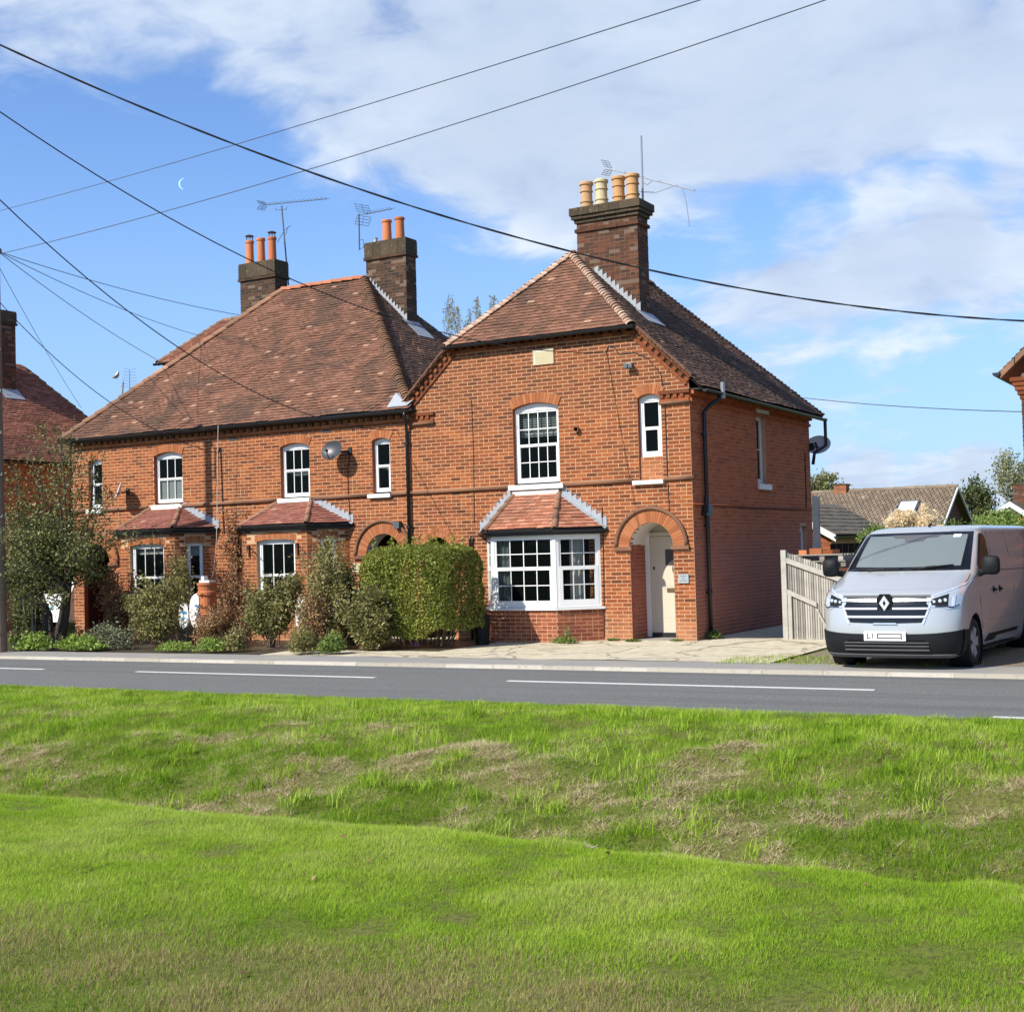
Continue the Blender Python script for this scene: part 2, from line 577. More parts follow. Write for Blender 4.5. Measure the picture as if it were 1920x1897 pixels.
# ------------------------------------------------------------------ noise in numpy
def vnoise(x, y, seed=0):
    x, y = np.asarray(x, float), np.asarray(y, float)
    xi, yi = np.floor(x).astype(np.int64), np.floor(y).astype(np.int64)
    fx, fy = x - xi, y - yi
    fx, fy = fx * fx * (3 - 2 * fx), fy * fy * (3 - 2 * fy)

    def h(i, j):
        n = (i * 374761393 + j * 668265263 + seed * 974634777) & 0x7fffffff
        n = ((n ^ (n >> 13)) * 1274126177) & 0x7fffffff
        return ((n ^ (n >> 16)) & 0xffff) / 65535.0
    return (h(xi, yi) * (1 - fx) + h(xi + 1, yi) * fx) * (1 - fy) + (h(xi, yi + 1) * (1 - fx) + h(xi + 1, yi + 1) * fx) * fy


def fbm(x, y, scale=1.0, seed=0, oct=4):
    s, a, tot = 0, .5, 0
    for k in range(oct):
        s = s + a * vnoise(np.asarray(x) * scale * 2 ** k, np.asarray(y) * scale * 2 ** k, seed + k * 17)
        tot += a
        a *= .5
    return s / tot


# ------------------------------------------------------------------ ground, road, pavement
PY = [-400, -17.95, -17.72, -17.5, -17.1, -16.5, -15.9, -15.2, -14.2, -13.2, -12.3, -11.2, -10.2, -9.8, -9.6, -5.0, -4.2, -1.2, 0, 3, 12, 400]
PZ = [.12, .10, .085, .02, -.26, -.55, -.60, -.54, -.36, -.19, -.10, -.07, -.085, -.10, -.16, -.16, -.085, -.05, -.02, -.08, -.12, -.3]


def gz(X, Y):
    X, Y = np.asarray(X, float), np.asarray(Y, float)
    z = np.interp(Y, PY, PZ)
    wgt = np.interp(Y, [-26, -18, -17, -13, -11, -9.9, -9.8], [.4, .5, 1.3, 1.9, .8, .2, 0])
    z = z + (fbm(X, Y, .9, 3) - .5) * .10 * wgt + (fbm(X, Y, 3.0, 9) - .5) * .085 * wgt
    side = np.clip((X - .1) / .6, 0, 1) * np.clip((Y - .3) / 4, 0, 1)
    return z - .20 * side


def axis_vals(lo, hi, step, far):
    core = list(np.arange(lo, hi + 1e-6, step))
    out_lo, out_hi = [], []
    d = step
    x = lo
    while x > -far:
        d *= 1.5
        x -= d
        out_lo.append(max(x, -far))
    d = step
    x = hi
    while x < far:
        d *= 1.5
        x += d
        out_hi.append(min(x, far))
    return np.array(out_lo[::-1] + core + out_hi)


gx = axis_vals(-16, 14, .25, 1600)
gy = axis_vals(-24, 8, .16, 1600)
GX, GY = np.meshgrid(gx, gy)
GZ = gz(GX, GY)
nx, ny = len(gx), len(gy)
verts = np.stack([GX.ravel(), GY.ravel(), GZ.ravel()], 1)
ii, jj = np.meshgrid(np.arange(nx - 1), np.arange(ny - 1))
a = (jj * nx + ii).ravel()
quads = np.stack([a, a + 1, a + 1 + nx, a + nx], 1)

m, t, b = newmat('ground')
p = pos(t)
c = t.ramp(t.noise(p, 1.2, 6, .6), [(.35, (.12, .165, .02)), (.55, (.13, .135, .035)), (.7, (.16, .135, .05))])
c = t.mix(t.maprange(t.noise(p, 30, 3, .7), .4, .75), c, (.05, .05, .018))
t.l(c, b.inputs['Base Color'])
b.inputs['Roughness'].default_value = .95
b.inputs['Specular IOR Level'].default_value = .1
g = numpy_mesh('ground', verts, quads.ravel(), np.arange(len(quads)) * 4, np.zeros(len(quads)), 'ground')
g['kind'] = 'structure'
g.data.polygons.foreach_set('use_smooth', [True] * len(g.data.polygons))

m, t, b = newmat('asphalt')
p = pos(t)
n1 = t.noise(p, 70, 5, .8)
n2 = t.noise(p, .6, 5, .6)
c = t.ramp(n1, [(.34, (.048, .049, .047)), (.5, (.130, .133, .128)), (.64, (.285, .285, .27))])
c = t.mix(t.math('MULTIPLY', t.maprange(n2, .42, .7), .30), c, (.13, .128, .125))
# worn wheel tracks and oil drips along the lanes
mp = t.n('ShaderNodeMapping')
mp.inputs['Scale'].default_value = (.06, 2.4, 1)
t.l(p, mp.inputs[0])
c = t.mix(t.math('MULTIPLY', t.maprange(t.noise(mp.outputs[0], 1.0, 4, .6), .48, .68), .55), c, (.10, .098, .095))
t.l(c, b.inputs['Base Color'])
b.inputs['Roughness'].default_value = .9
b.inputs['Specular IOR Level'].default_value = .12
bump(t, b, n1, .5, .006)
ROAD_N, ROAD_F = -10.15, -5.32
RZ = -.105
mb = MB()
for x in np.arange(-60, 60, 2.0):
    mb.face([(x, ROAD_N, RZ), (x + 2, ROAD_N, RZ), (x + 2, -7.4, RZ + .025), (x, -7.4, RZ + .025)])
    mb.face([(x, -7.4, RZ + .025), (x + 2, -7.4, RZ + .025), (x + 2, ROAD_F, RZ), (x, ROAD_F, RZ)])
road = mb.build('road', 'asphalt')
road['kind'] = 'structure'

m, t, b = newmat('road_paint')
p = pos(t)
c = t.mix(t.maprange(t.noise(p, 60, 4, .7), .55, .75), (.58, .575, .55), (.24, .24, .235))
t.l(c, b.inputs['Base Color'])
b.inputs['Roughness'].default_value = .7
# centre line dashes, positions read from the photograph
for (pa, pb_) in (((-260, 1255), (34, 1259.5)), ((218, 1263), (697, 1270.5)), ((950, 1276), (1635, 1294.5))):
    A, B = at_z(*pa, RZ + .03), at_z(*pb_, RZ + .03)
    mb = MB()
    n = 8
    for k in range(n):
        xa, xb = A.x + (B.x - A.x) * k / n, A.x + (B.x - A.x) * (k + 1) / n
        mb.box((xa, -7.44, RZ + .01), (xb, -7.345, RZ + .0295))
    mb.build('road_marking', 'road_paint', road)
# edge line at the near side of the road
mb = MB()
mb.box((7.2, -9.62, RZ - .002), (40, -9.54, RZ + .010))
mb.build('edge_marking', 'road_paint', road)

m, t, b = newmat('kerb_stone')
p = pos(t)
c = t.ramp(rndsock(t), [(0, (.36, .33, .26)), (.5, (.44, .405, .33)), (1, (.50, .465, .39))])
c = t.mix(t.maprange(t.noise(p, 9, 5, .7), .5, .75), c, (.28, .24, .18))
t.l(c, b.inputs['Base Color'])
b.inputs['Roughness'].default_value = .9
kerb = MB()
kerb.box((-60, -5.315, -.2), (60, -5.19, -.075))
kerb = kerb.build('kerb', 'kerb_stone')
kerb['kind'] = 'structure'
mb = MB()
mb.box((-.455, -.075, -.1), (.455, .075, .0))
kme = mb.data('kerb_stone')
kme.materials.append(MATS['kerb_stone'])
for k, x in enumerate(np.arange(-22, 12, .915)):
    o = link('kerb_stone', kme, kerb)
    o.location = (x, -5.25 + random.uniform(-.004, .004), -.05 + random.uniform(-.006, .004))

m, t, b = newmat('pavement')
p = pos(t)
n1 = t.noise(p, 120, 3, .7)
c = t.ramp(n1, [(.3, (.16, .15, .14)), (.55, (.26, .25, .23)), (.75, (.38, .36, .32))])
c = t.mix(t.math('MULTIPLY', t.maprange(t.noise(p, .8, 5), .45, .7), .5), c, (.34, .30, .23))
t.l(c, b.inputs['Base Color'])
b.inputs['Roughness'].default_value = .9
mb = MB()
mb.face([(-60, -5.18, -.058), (60, -5.18, -.058), (60, -4.05, -.052), (-60, -4.05, -.052)])
o = mb.build('pavement', 'pavement')
o['kind'] = 'structure'

m, t, b = newmat('forecourt')
p = pos(t)
c = t.ramp(t.noise(p, 7, 6, .65), [(.3, (.42, .36, .24)), (.5, (.54, .48, .35)), (.7, (.62, .56, .43))])
c = t.mix(t.math('MULTIPLY', t.maprange(t.noise(p, 55, 3, .7), .5, .75), .5), c, (.25, .21, .14))
c = t.mix(t.math('MULTIPLY', t.maprange(t.noise(p, 1.3, 5, .6), .52, .68), .45), c, (.22, .19, .12))
t.l(c, b.inputs['Base Color'])
ve = t.n('ShaderNodeTexVoronoi', feature='DISTANCE_TO_EDGE')
ve.inputs['Scale'].default_value = .55
t.l(t.vmath('ADD', p, t.vmath('MULTIPLY', t.noise(p, 2.0, 4, .6, 0, 'Color'), (.5, .5, 0))), ve.inputs['Vector'])
c = t.mix(t.math('MULTIPLY', t.maprange(ve.outputs['Distance'], .022, .008), .65), c, (.13, .11, .07))
t.l(c, b.inputs['Base Color'])
b.inputs['Roughness'].default_value = .95
b.inputs['Specular IOR Level'].default_value = .1
bump(t, b, t.noise(p, 60, 4, .7), .6, .02)


def sheet(name, xs, ys, lift, mat, zf=None):
    X_, Y_ = np.meshgrid(xs, ys)
    Z_ = (gz(X_, Y_) if zf is None else zf(X_, Y_)) + lift
    n_, m_ = len(xs), len(ys)
    i_, j_ = np.meshgrid(np.arange(n_ - 1), np.arange(m_ - 1))
    q = (j_ * n_ + i_).ravel()
    q = np.stack([q, q + 1, q + 1 + n_, q + n_], 1)
    o_ = numpy_mesh(name, np.stack([X_.ravel(), Y_.ravel(), Z_.ravel()], 1), q.ravel(), np.arange(len(q)) * 4, np.zeros(len(q)), mat)
    o_['kind'] = 'structure'
    return o_


def fore_z(X, Y):
    z = np.interp(Y, [-5.2, -4.05, -1.2, -.3, .8], [-.057, -.047, -.030, -.012, 0.004])
    side = np.clip((X - .1) / .6, 0, 1) * np.clip((Y - .3) / 4, 0, 1)
    return z - .2 * side + (fbm(X, Y, 1.5, 5) - .5) * .02


sheet('forecourt', np.arange(-7.4, 3.05, .25), np.arange(-4.05, 1.0, .2), .0, 'forecourt', fore_z)
sheet('side_path', np.arange(0.02, 3.05, .25), np.arange(.95, 8.3, .3), .0, 'forecourt', fore_z)
m, t, b = newmat('gravel')
p = pos(t)
n1 = t.n('ShaderNodeTexVoronoi')
n1.inputs['Scale'].default_value = 42
t.l(p, n1.inputs['Vector'])
c = t.mix(n1.outputs['Distance'], (.30, .24, .16), (.09, .075, .05))
c = t.mix(t.maprange(t.noise(p, 2, 5), .45, .7), c, (.16, .14, .08))
t.l(c, b.inputs['Base Color'])
b.inputs['Roughness'].default_value = .95
bump(t, b, n1.outputs['Distance'], .8, .02)
sheet('drive', np.arange(3.0, 14, .4), np.arange(-4.05, 9, .4), .0, 'gravel', lambda X, Y: fore_z(X * 0 - 1, Y) - .004)
m, t, b = newmat('garden_soil')
p = pos(t)
c = t.mix(t.noise(p, 5, 5), (.03, .026, .013), (.075, .062, .032))
t.l(c, b.inputs['Base Color'])
sheet('hedge_bed', np.arange(-7.3, -3.9, .25), np.arange(-2.9, -.05, .2), .009, 'garden_soil', fore_z)
sheet('garden_bed', np.arange(-24, -7.3, .5), np.arange(-4.05, 1.0, .3), .0, 'garden_soil', lambda X, Y: fore_z(X * 0 - 1, Y))


# ------------------------------------------------------------------ grass
m, t, b = newmat('grass')
at_ = t.n('ShaderNodeAttribute', attribute_name='rnd')
c = t.ramp(at_.outputs['Fac'], [(0, (.15, .26, .016)), (.2, (.26, .41, .028)), (.42, (.36, .50, .05)), (.5, (.44, .54, .11)),
                                (.56, (.27, .22, .085)), (.72, (.55, .45, .25)), (.9, (.74, .63, .41)), (1, (.84, .75, .54))])
t.l(c, b.inputs['Base Color'])
b.inputs['Roughness'].default_value = .7
b.inputs['Specular IOR Level'].default_value = .12
tl = t.n('ShaderNodeBsdfTranslucent')
t.l(c, tl.inputs[0])
ms = t.n('ShaderNodeMixShader')
ms.inputs[0].default_value = .42
t.l(b.outputs[0], ms.inputs[1])
t.l(tl.outputs[0], ms.inputs[2])
t.l(ms.outputs[0], t.t.nodes['Material Output'].inputs[0])


def blades(name, X, Y, h, wd, lean, rnd, z=None, label=None, simple=False):
    n = len(X)
    z = gz(X, Y) if z is None else z
    base = np.stack([X, Y, z - .004], 1)
    az = rng.uniform(0, 2 * PI, n)
    dirx = np.stack([np.cos(az), np.sin(az), np.zeros(n)], 1)
    saz = az + PI / 2 + rng.uniform(-.6, .6, n)
    side = np.stack([np.cos(saz), np.sin(saz), np.zeros(n)], 1) * (wd / 2)[:, None]
    up = np.array([0, 0, 1.0])
    mid = base + up * (h * .55 * np.sqrt(np.clip(1 - (lean * .6) ** 2, .05, 1)))[:, None] + dirx * (h * .5 * lean * .6)[:, None]
    tip = base + up * (h * np.sqrt(np.clip(1 - lean ** 2, .03, 1)))[:, None] + dirx * (h * lean)[:, None]
    if simple:
        V = np.empty((n, 3, 3))
        V[:, 0], V[:, 1], V[:, 2] = base - side * 1.2, base + side * 1.2, tip
        o_ = numpy_mesh(name, V.reshape(-1, 3), np.arange(n * 3), np.arange(n) * 3, rnd, 'grass')
        o_['kind'] = 'stuff'
        if label:
            o_['label'] = label
            o_['category'] = 'grass'
        return o_
    V = np.empty((n, 5, 3))
    V[:, 0], V[:, 1], V[:, 2], V[:, 3], V[:, 4] = base - side, base + side, mid + side * .8, mid - side * .8, tip
    k = np.arange(n) * 5
    F = np.stack([k, k + 1, k + 2, k + 3, k + 3, k + 2, k + 4], 1).ravel()
    st = np.stack([np.arange(n) * 7, np.arange(n) * 7 + 4], 1).ravel()
    o_ = numpy_mesh(name, V.reshape(-1, 3), F, st, np.repeat(rnd, 2), 'grass')
    o_['kind'] = 'stuff'
    if label:
        o_['label'] = label
        o_['category'] = 'grass'
    return o_


def in_view(X, Y, Z, mx=1.6):
    d = np.stack([X - CAM.x, Y - CAM.y, Z - CAM.z], 1)
    c_ = d @ np.array([list(RIGHT), list(UP), list(fwd)]).T
    lim = c_[:, 2] * (960 / FPX) + mx
    return (c_[:, 2] > .5) & (np.abs(c_[:, 0]) < lim) & (c_[:, 1] > -c_[:, 2] * (949 / FPX) - .7)


# mown lawn in the foreground
n = 2100000
X, Y = rng.uniform(-2, 13, n), rng.uniform(-22.2, -17.45, n)
k = in_view(X, Y, np.full(n, .1))
X, Y = X[k], Y[k]
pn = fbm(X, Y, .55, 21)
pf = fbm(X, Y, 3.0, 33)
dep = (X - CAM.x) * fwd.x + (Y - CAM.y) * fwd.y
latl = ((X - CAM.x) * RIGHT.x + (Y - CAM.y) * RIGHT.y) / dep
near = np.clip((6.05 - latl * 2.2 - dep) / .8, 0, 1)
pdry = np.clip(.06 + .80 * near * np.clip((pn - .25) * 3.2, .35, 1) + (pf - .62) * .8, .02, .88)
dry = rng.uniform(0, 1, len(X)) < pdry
tone = np.clip(.14 + .055 * (dep - 5.5) + (pn - .5) * .7 + (pf - .5) * .6 + rng.normal(0, .06, len(X)) - .04 * near, 0, .47)  # greens darken towards the camera: fading light put into the blade colour
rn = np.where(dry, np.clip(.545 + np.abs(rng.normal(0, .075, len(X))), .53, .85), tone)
h = rng.uniform(.016, .040, len(X)) * (1 + 1.4 * (pf - .5)) * np.where(Y > -17.9, 1.3, 1)
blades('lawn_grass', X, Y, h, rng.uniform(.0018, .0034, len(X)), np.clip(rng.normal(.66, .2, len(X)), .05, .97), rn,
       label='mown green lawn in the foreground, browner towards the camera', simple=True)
# rough bank of the ditch, up to the road
n = 1500000
X, Y = rng.uniform(-16, 13, n), rng.uniform(-16.9, -9.62, n)
k = in_view(X, Y, gz(X, Y)) & (rng.uniform(0, 1, n) < np.interp(Y, [-17, -14, -9.6], [1, .85, .62]))
X, Y = X[k], Y[k]
pn = fbm(X, Y, 1.3, 51)
pf = fbm(X, Y, 4.5, 63)
band = np.interp(Y, [-17, -16.2, -15.2, -13.3, -12.2, -11.2, -9.6], [.20, .34, .50, .54, .32, .06, .01])
band = band * np.interp(X, [-12, -2, 3, 9], [.62, .72, 1.0, 1.15])
pdry = np.clip(band + (pn - .5) * 3.2 * np.clip(band * 3, .1, 1) + (pf - .5) * 1.6 * np.clip(band * 2.5, .1, 1), .015, .98)
dry = rng.uniform(0, 1, len(X)) < pdry
tone = np.clip(.27 + (pn - .5) * .6 + (pf - .5) * .8 + rng.normal(0, .09, len(X)) - .20 * (Y < -13.4) * np.clip(band * 1.6, 0, 1), 0, .49)
rn = np.where(dry, np.clip(.58 + np.abs(rng.normal(.10, .18, len(X))), .53, 1), tone)
h = rng.uniform(.035, .10, len(X)) * (1 + 1.6 * (pf - .5)) * np.interp(Y, [-13, -10.5, -9.6], [1, .62, .5])
lean = np.clip(np.where(dry, rng.normal(.93, .06, len(X)), rng.normal(.62, .2, len(X))), .05, .995)
blades('bank_grass', X, Y, h, rng.uniform(.003, .006, len(X)), lean, rn, label='rough grass bank between ditch and road with straw patches', simple=True)
# taller bright tufts standing in the bank
TX, TY, TH, TR = [], [], [], []
for q in range(420):
    cx, cy = random.uniform(-12, 11), random.uniform(-16.6, -10.6)
    nb = random.randint(30, 110)
    sp = random.uniform(.04, .13)
    tn = random.choice([.08, .2, .3, .38, .46])
    TX += list(rng.normal(cx, sp, nb)); TY += list(rng.normal(cy, sp, nb))
    TH += list(rng.uniform(.07, .19, nb)); TR += list(np.clip(rng.normal(tn, .05, nb), 0, .5))
TX, TY, TH, TR = map(np.array, (TX, TY, TH, TR))
blades('grass_tufts', TX, TY, TH, rng.uniform(.005, .009, len(TX)), np.clip(rng.normal(.6, .2, len(TX)), .05, .97), TR, label='scattered taller green tufts growing in the bank')
# fallen leaves and clover-like weeds in the grass
n = 260
X, Y = rng.uniform(-8, 11, n), rng.uniform(-21.5, -10, n)
k = in_view(X, Y, gz(X, Y))
LEAF_XY = np.stack([X[k], Y[k], gz(X[k], Y[k])], 1)
# strip of weeds and grass under and beside the van
n = 22000
X, Y = rng.uniform(2.0, 9, n), rng.uniform(-4.35, 2, n)
wv = np.where((Y < -3.75) & (fbm(X, Y, 1.7, 5) > .45), .55, 0) + np.where((X < 3.6) & (Y < -2.9) & (Y < -3.0 + (X - 2.4) * .6), .95, 0) + np.where((fbm(X, Y, .8, 8) > .55) & (Y > -2.5) & (X > 3.6), .25, 0)
k = rng.uniform(0, 1, n) < wv
X, Y = X[k], Y[k]
blades('drive_grass', X, Y, rng.uniform(.02, .08, len(X)), rng.uniform(.005, .009, len(X)), np.clip(rng.normal(.6, .2, len(X)), .05, .97),
       np.clip(rng.normal(.36, .14, len(X)), 0, .75), z=fore_z(X * 0 - 1, Y), label='ragged grass growing around the parked van')


# ------------------------------------------------------------------ brickwork
SL, CH, J = .238, .0765, .0130
VX, VY, VZ = Vector((1, 0, 0)), Vector((0, 1, 0)), Vector((0, 0, 1))


def cells(u0, u1, v0, v1, cut=None, off=0.0, sl=SL, ch=CH, broken=.04):
    """stretcher bond: (ua, ub, va, vb, full)"""
    res = []
    n = int(round((v1 - v0) / ch))
    for k in range(n):
        va, vb = v0 + k * ch, v0 + (k + 1) * ch
        spans = [(u0, u1)]
        if cut:
            for (a_, b_) in cut(va, vb):
                ns = []
                for (s0, s1) in spans:
                    if b_ <= s0 or a_ >= s1:
                        ns.append((s0, s1))
                    else:
                        if a_ > s0 + .02:
                            ns.append((s0, a_))
                        if b_ < s1 - .02:
                            ns.append((b_, s1))
                spans = ns
        o_ = off + (sl / 2 if k % 2 else 0)
        for (s0, s1) in spans:
            q = math.floor((s0 - o_) / sl)
            x = o_ + q * sl
            while x < s1 - 1e-6:
                a_, b_ = max(x, s0), min(x + sl, s1)
                full = (b_ - a_) > sl - .002
                if b_ - a_ > .03:
                    if full and random.random() < broken:
                        mid = (a_ + b_) / 2
                        res.append((a_, mid, va, vb, False))
                        res.append((mid, b_, va, vb, False))
                    else:
                        res.append((a_, b_, va, vb, full))
                x += sl
    return res


def lay(mb, cl, O, U, V, N, proud=.0, jit=.0014):
    for (a_, b_, va, vb, full) in cl:
        d = proud + random.uniform(-jit, jit)
        mb.frame_box(O, U, V, N, a_ + J / 2, b_ - J / 2, va + J / 2, vb - J / 2, -.02, d, random.random())


mbk = MB()
mbk.box((-(SL - J) / 2, 0, -(CH - J) / 2), ((SL - J) / 2, .03, (CH - J) / 2), 0, skip=(3,))
BRICK = mbk.data('brick')
BRICK.materials.append(MATS['brick'])


def single_bricks(parent, cl, Z0=0.0, count=300, score=None):
    """the largest-looking full bricks of a front wall as parts of their own; returns the rest"""
    full = sorted([c for c in cl if c[4]], key=score or (lambda c: (Vector(((c[0] + c[1]) / 2, 0, (c[2] + c[3]) / 2)) - CAM).length))[:count]
    fs = set(full)
    for c in full:
        o_ = link('brick', BRICK, parent)
        o_.location = ((c[0] + c[1]) / 2, random.uniform(-.0014, .0012), (c[2] + c[3]) / 2)
    return [c for c in cl if c not in fs]


def wedge(mb, cx, cz, r0, r1, a0, a1, y0, y1, r=0.0):
    """voussoir in the plane of the front: angles from +X"""
    P = lambda rr, a_, y: (cx + rr * math.cos(a_), y, cz + rr * math.sin(a_))
    vs = [P(r0, a0, y0), P(r1, a0, y0), P(r1, a1, y0), P(r0, a1, y0), P(r0, a0, y1), P(r1, a0, y1), P(r1, a1, y1), P(r0, a1, y1)]
    mb.mesh(vs, [(0, 3, 2, 1), (4, 5, 6, 7), (0, 1, 5, 4), (2, 3, 7, 6), (0, 4, 7, 3), (1, 2, 6, 5)], r)


class Opening:
    """arched opening in the front: X from xl to xr, bottom zb, springing zs, rise"""
    def __init__(s, xl, xr, zb, zs, rise):
        s.xl, s.xr, s.zb, s.zs, s.rise = xl, xr, zb, zs, rise
        hw = (xr - xl) / 2
        s.cx = (xl + xr) / 2
        s.R = (hw * hw + rise * rise) / (2 * rise)
        s.cz = zs + rise - s.R
        s.half = math.asin(min(1, hw / s.R))

    def arc(s, dr=0.0, n=14):
        return [(s.cx + (s.R + dr) * math.sin(a_), s.cz + (s.R + dr) * math.cos(a_)) for a_ in np.linspace(s.half, -s.half, n)]

    def outline(s, dr=0.0):
        return [(s.xl, s.zb), (s.xr, s.zb)] + s.arc(dr)

    def cut(s, va, vb, pad=0.0, ring=0.0):
        """interval removed from a course between va and vb, the arch ring included"""
        ring = 0.0
        if vb <= s.zb + .004 or va >= s.cz + s.R - .004:
            return None
        vm = (va + vb) / 2
        if vm <= s.zs + .0:
            return (s.xl, s.xr)
        rr = s.R + ring
        q = rr * rr - (max(va, s.zs) - s.cz) ** 2
        if q <= 0:
            return None
        hw = min(math.sqrt(q), (s.R + ring) * math.sin(s.half) + .0)
        return (s.cx - hw, s.cx + hw)


def voussoirs(parent, op, ring, y0, name, n=None, mat='brick_soft', r_in=0.0):
    n = n or max(7, int((op.R + ring / 2) * 2 * op.half / .078))
    back = MB()
    pts = [(x, -.004 + y0, z) for (x, z) in op.arc(r_in, 20)] + [(x, -.004 + y0, z) for (x, z) in reversed(op.arc(r_in + ring, 20))]
    back.poly(pts)
    host = back.build(name, 'mortar', parent)
    da = 2 * op.half / n
    g = .0035 / (op.R + ring / 2)
    for k in range(n):
        a_ = PI / 2 - op.half + k * da
        mb = MB()
        wedge(mb, op.cx, op.cz, op.R + r_in + .003, op.R + r_in + ring - .003, a_ + g, a_ + da - g, y0 - .012 + random.uniform(-.002, .002), y0 + .02, 0)
        mb.build('voussoir', mat, host)
    return host


def wall_core(parent, name, outline, ops, mat, y=.0018, depth=.13, O=None):
    """mortar-coloured backing of the front wall with real openings and reveals"""
    mb = MB()
    mb.poly([(x, y, z) for x, z in outline], [[(x, y, z) for x, z in o_.outline()] for o_ in ops])
    host = mb.build(name, mat, parent)
    for o_ in ops:
        rv = MB()
        pts = o_.outline()
        for i in range(len(pts)):
            (xa, za), (xb, zb_) = pts[i], pts[(i + 1) % len(pts)]
            rv.face([(xa, -.002, za), (xb, -.002, zb_), (xb, depth, zb_), (xa, depth, za)])
        rv.build('reveal', 'reveal', host)
    return host


# ------------------------------------------------------------------ windows
def frame_rect(mb, O, U, V, N, u0, u1, v0, v1, wd, n0, n1, wb=None, wt=None):
    wb = wd if wb is None else wb
    wt = wd if wt is None else wt
    mb.frame_box(O, U, V, N, u0, u0 + wd, v0, v1, n0, n1, back=True)
    mb.frame_box(O, U, V, N, u1 - wd, u1, v0, v1, n0, n1, back=True)
    mb.frame_box(O, U, V, N, u0 + wd, u1 - wd, v0, v0 + wb, n0, n1 - .0005, back=True)
    mb.frame_box(O, U, V, N, u0 + wd, u1 - wd, v1 - wt, v1, n0, n1 - .0005, back=True)


def panes(host, O, U, V, N, u0, u1, v0, v1, nc, nr, n0, bar=.018):
    """glazing bars and one pane object per light"""
    gb = MB()
    for i in range(1, nc):
        u = u0 + (u1 - u0) * i / nc
        gb.frame_box(O, U, V, N, u - bar / 2, u + bar / 2, v0, v1, n0 - .008, n0 + .010, back=True)
    for j in range(1, nr):
        v = v0 + (v1 - v0) * j / nr
        gb.frame_box(O, U, V, N, u0, u1, v - bar / 2, v + bar / 2, n0 - .008, n0 + .0095, back=True)
    if gb.f:
        gb.build('glazing_bars', 'upvc', host)
    for i in range(nc):
        for j in range(nr):
            ua, ub = u0 + (u1 - u0) * i / nc, u0 + (u1 - u0) * (i + 1) / nc
            va, vb = v0 + (v1 - v0) * j / nr, v0 + (v1 - v0) * (j + 1) / nr
            p_ = MB()
            tilt = random.uniform(-.002, .002)
            p_.face([O + U * ua + V * va + N * (n0 + tilt), O + U * ub + V * va + N * (n0 - tilt), O + U * ub + V * vb + N * (n0 - tilt), O + U * ua + V * vb + N * (n0 + tilt)])
            p_.build('pane', 'glass', host)


def sash(parent, O, U, N, u0, u1, v0, v1, top, bot, split=.5, fw=.05, sfw=.055, arch=None, low_inset=.0):
    """two-light sash window in a frame plane; top and bot are (cols, rows)"""
    V = VZ
    mb = MB()
    frame_rect(mb, O, U, V, N, u0, u1, v0, v1, fw, -.06, 0)
    if arch:  # filled curved head above the square frame
        poly = [O + U * (x) + V * z for x, z in arch]
        mb.prism(poly, N * -.06, N * -.0008)
    host = mb.build('window', 'upvc', parent)
    vm = v0 + (v1 - v0) * split
    s1 = MB()
    frame_rect(s1, O, U, V, N, u0 + fw, u1 - fw, vm - .03, v1 - fw, sfw * .62, -.05, -.014)
    h1 = s1.build('sash', 'upvc', host)
    panes(host, O, U, V, N, u0 + fw + sfw * .62, u1 - fw - sfw * .62, vm - .03 + sfw * .62, v1 - fw - sfw * .62, *top, -.032)
    s2 = MB()
    frame_rect(s2, O, U, V, N, u0 + fw + low_inset, u1 - fw - low_inset, v0 + fw * .6, vm + .035, sfw, -.045, .004, wb=sfw * 1.3)
    s2.build('sash', 'upvc', host)
    panes(host, O, U, V, N, u0 + fw + low_inset + sfw, u1 - fw - low_inset - sfw, v0 + fw * .6 + sfw * 1.3, vm + .035 - sfw, *bot, -.022)
    return host


def room(host, lo, hi):
    mb = MB()
    mb.box(lo, hi, 0, skip=(2,))
    return mb.build('room_lining', 'room', host)


def folds(host, O, U, N, u0, u1, v0, v1, n, mat='curtain', amp=.02, freq=60):
    mb = MB()
    k = 24
    for i in range(k):
        ua, ub = u0 + (u1 - u0) * i / k, u0 + (u1 - u0) * (i + 1) / k
        na, nb = n + amp * math.sin(ua * freq), n + amp * math.sin(ub * freq)
        mb.face([O + U * ua + VZ * v0 + N * na, O + U * ub + VZ * v0 + N * nb, O + U * ub + VZ * v1 + N * nb, O + U * ua + VZ * v1 + N * na])
    return mb.build('curtain', mat, host)


# ------------------------------------------------------------------ roofs
def scan(poly, v):
    xs = []
    for i in range(len(poly)):
        (ua, va), (ub, vb) = poly[i], poly[(i + 1) % len(poly)]
        if (va <= v < vb) or (vb <= v < va):
            xs.append(ua + (ub - ua) * (v - va) / (vb - va))
    xs.sort()
    return [(xs[i], xs[i + 1]) for i in range(0, len(xs) - 1, 2)]


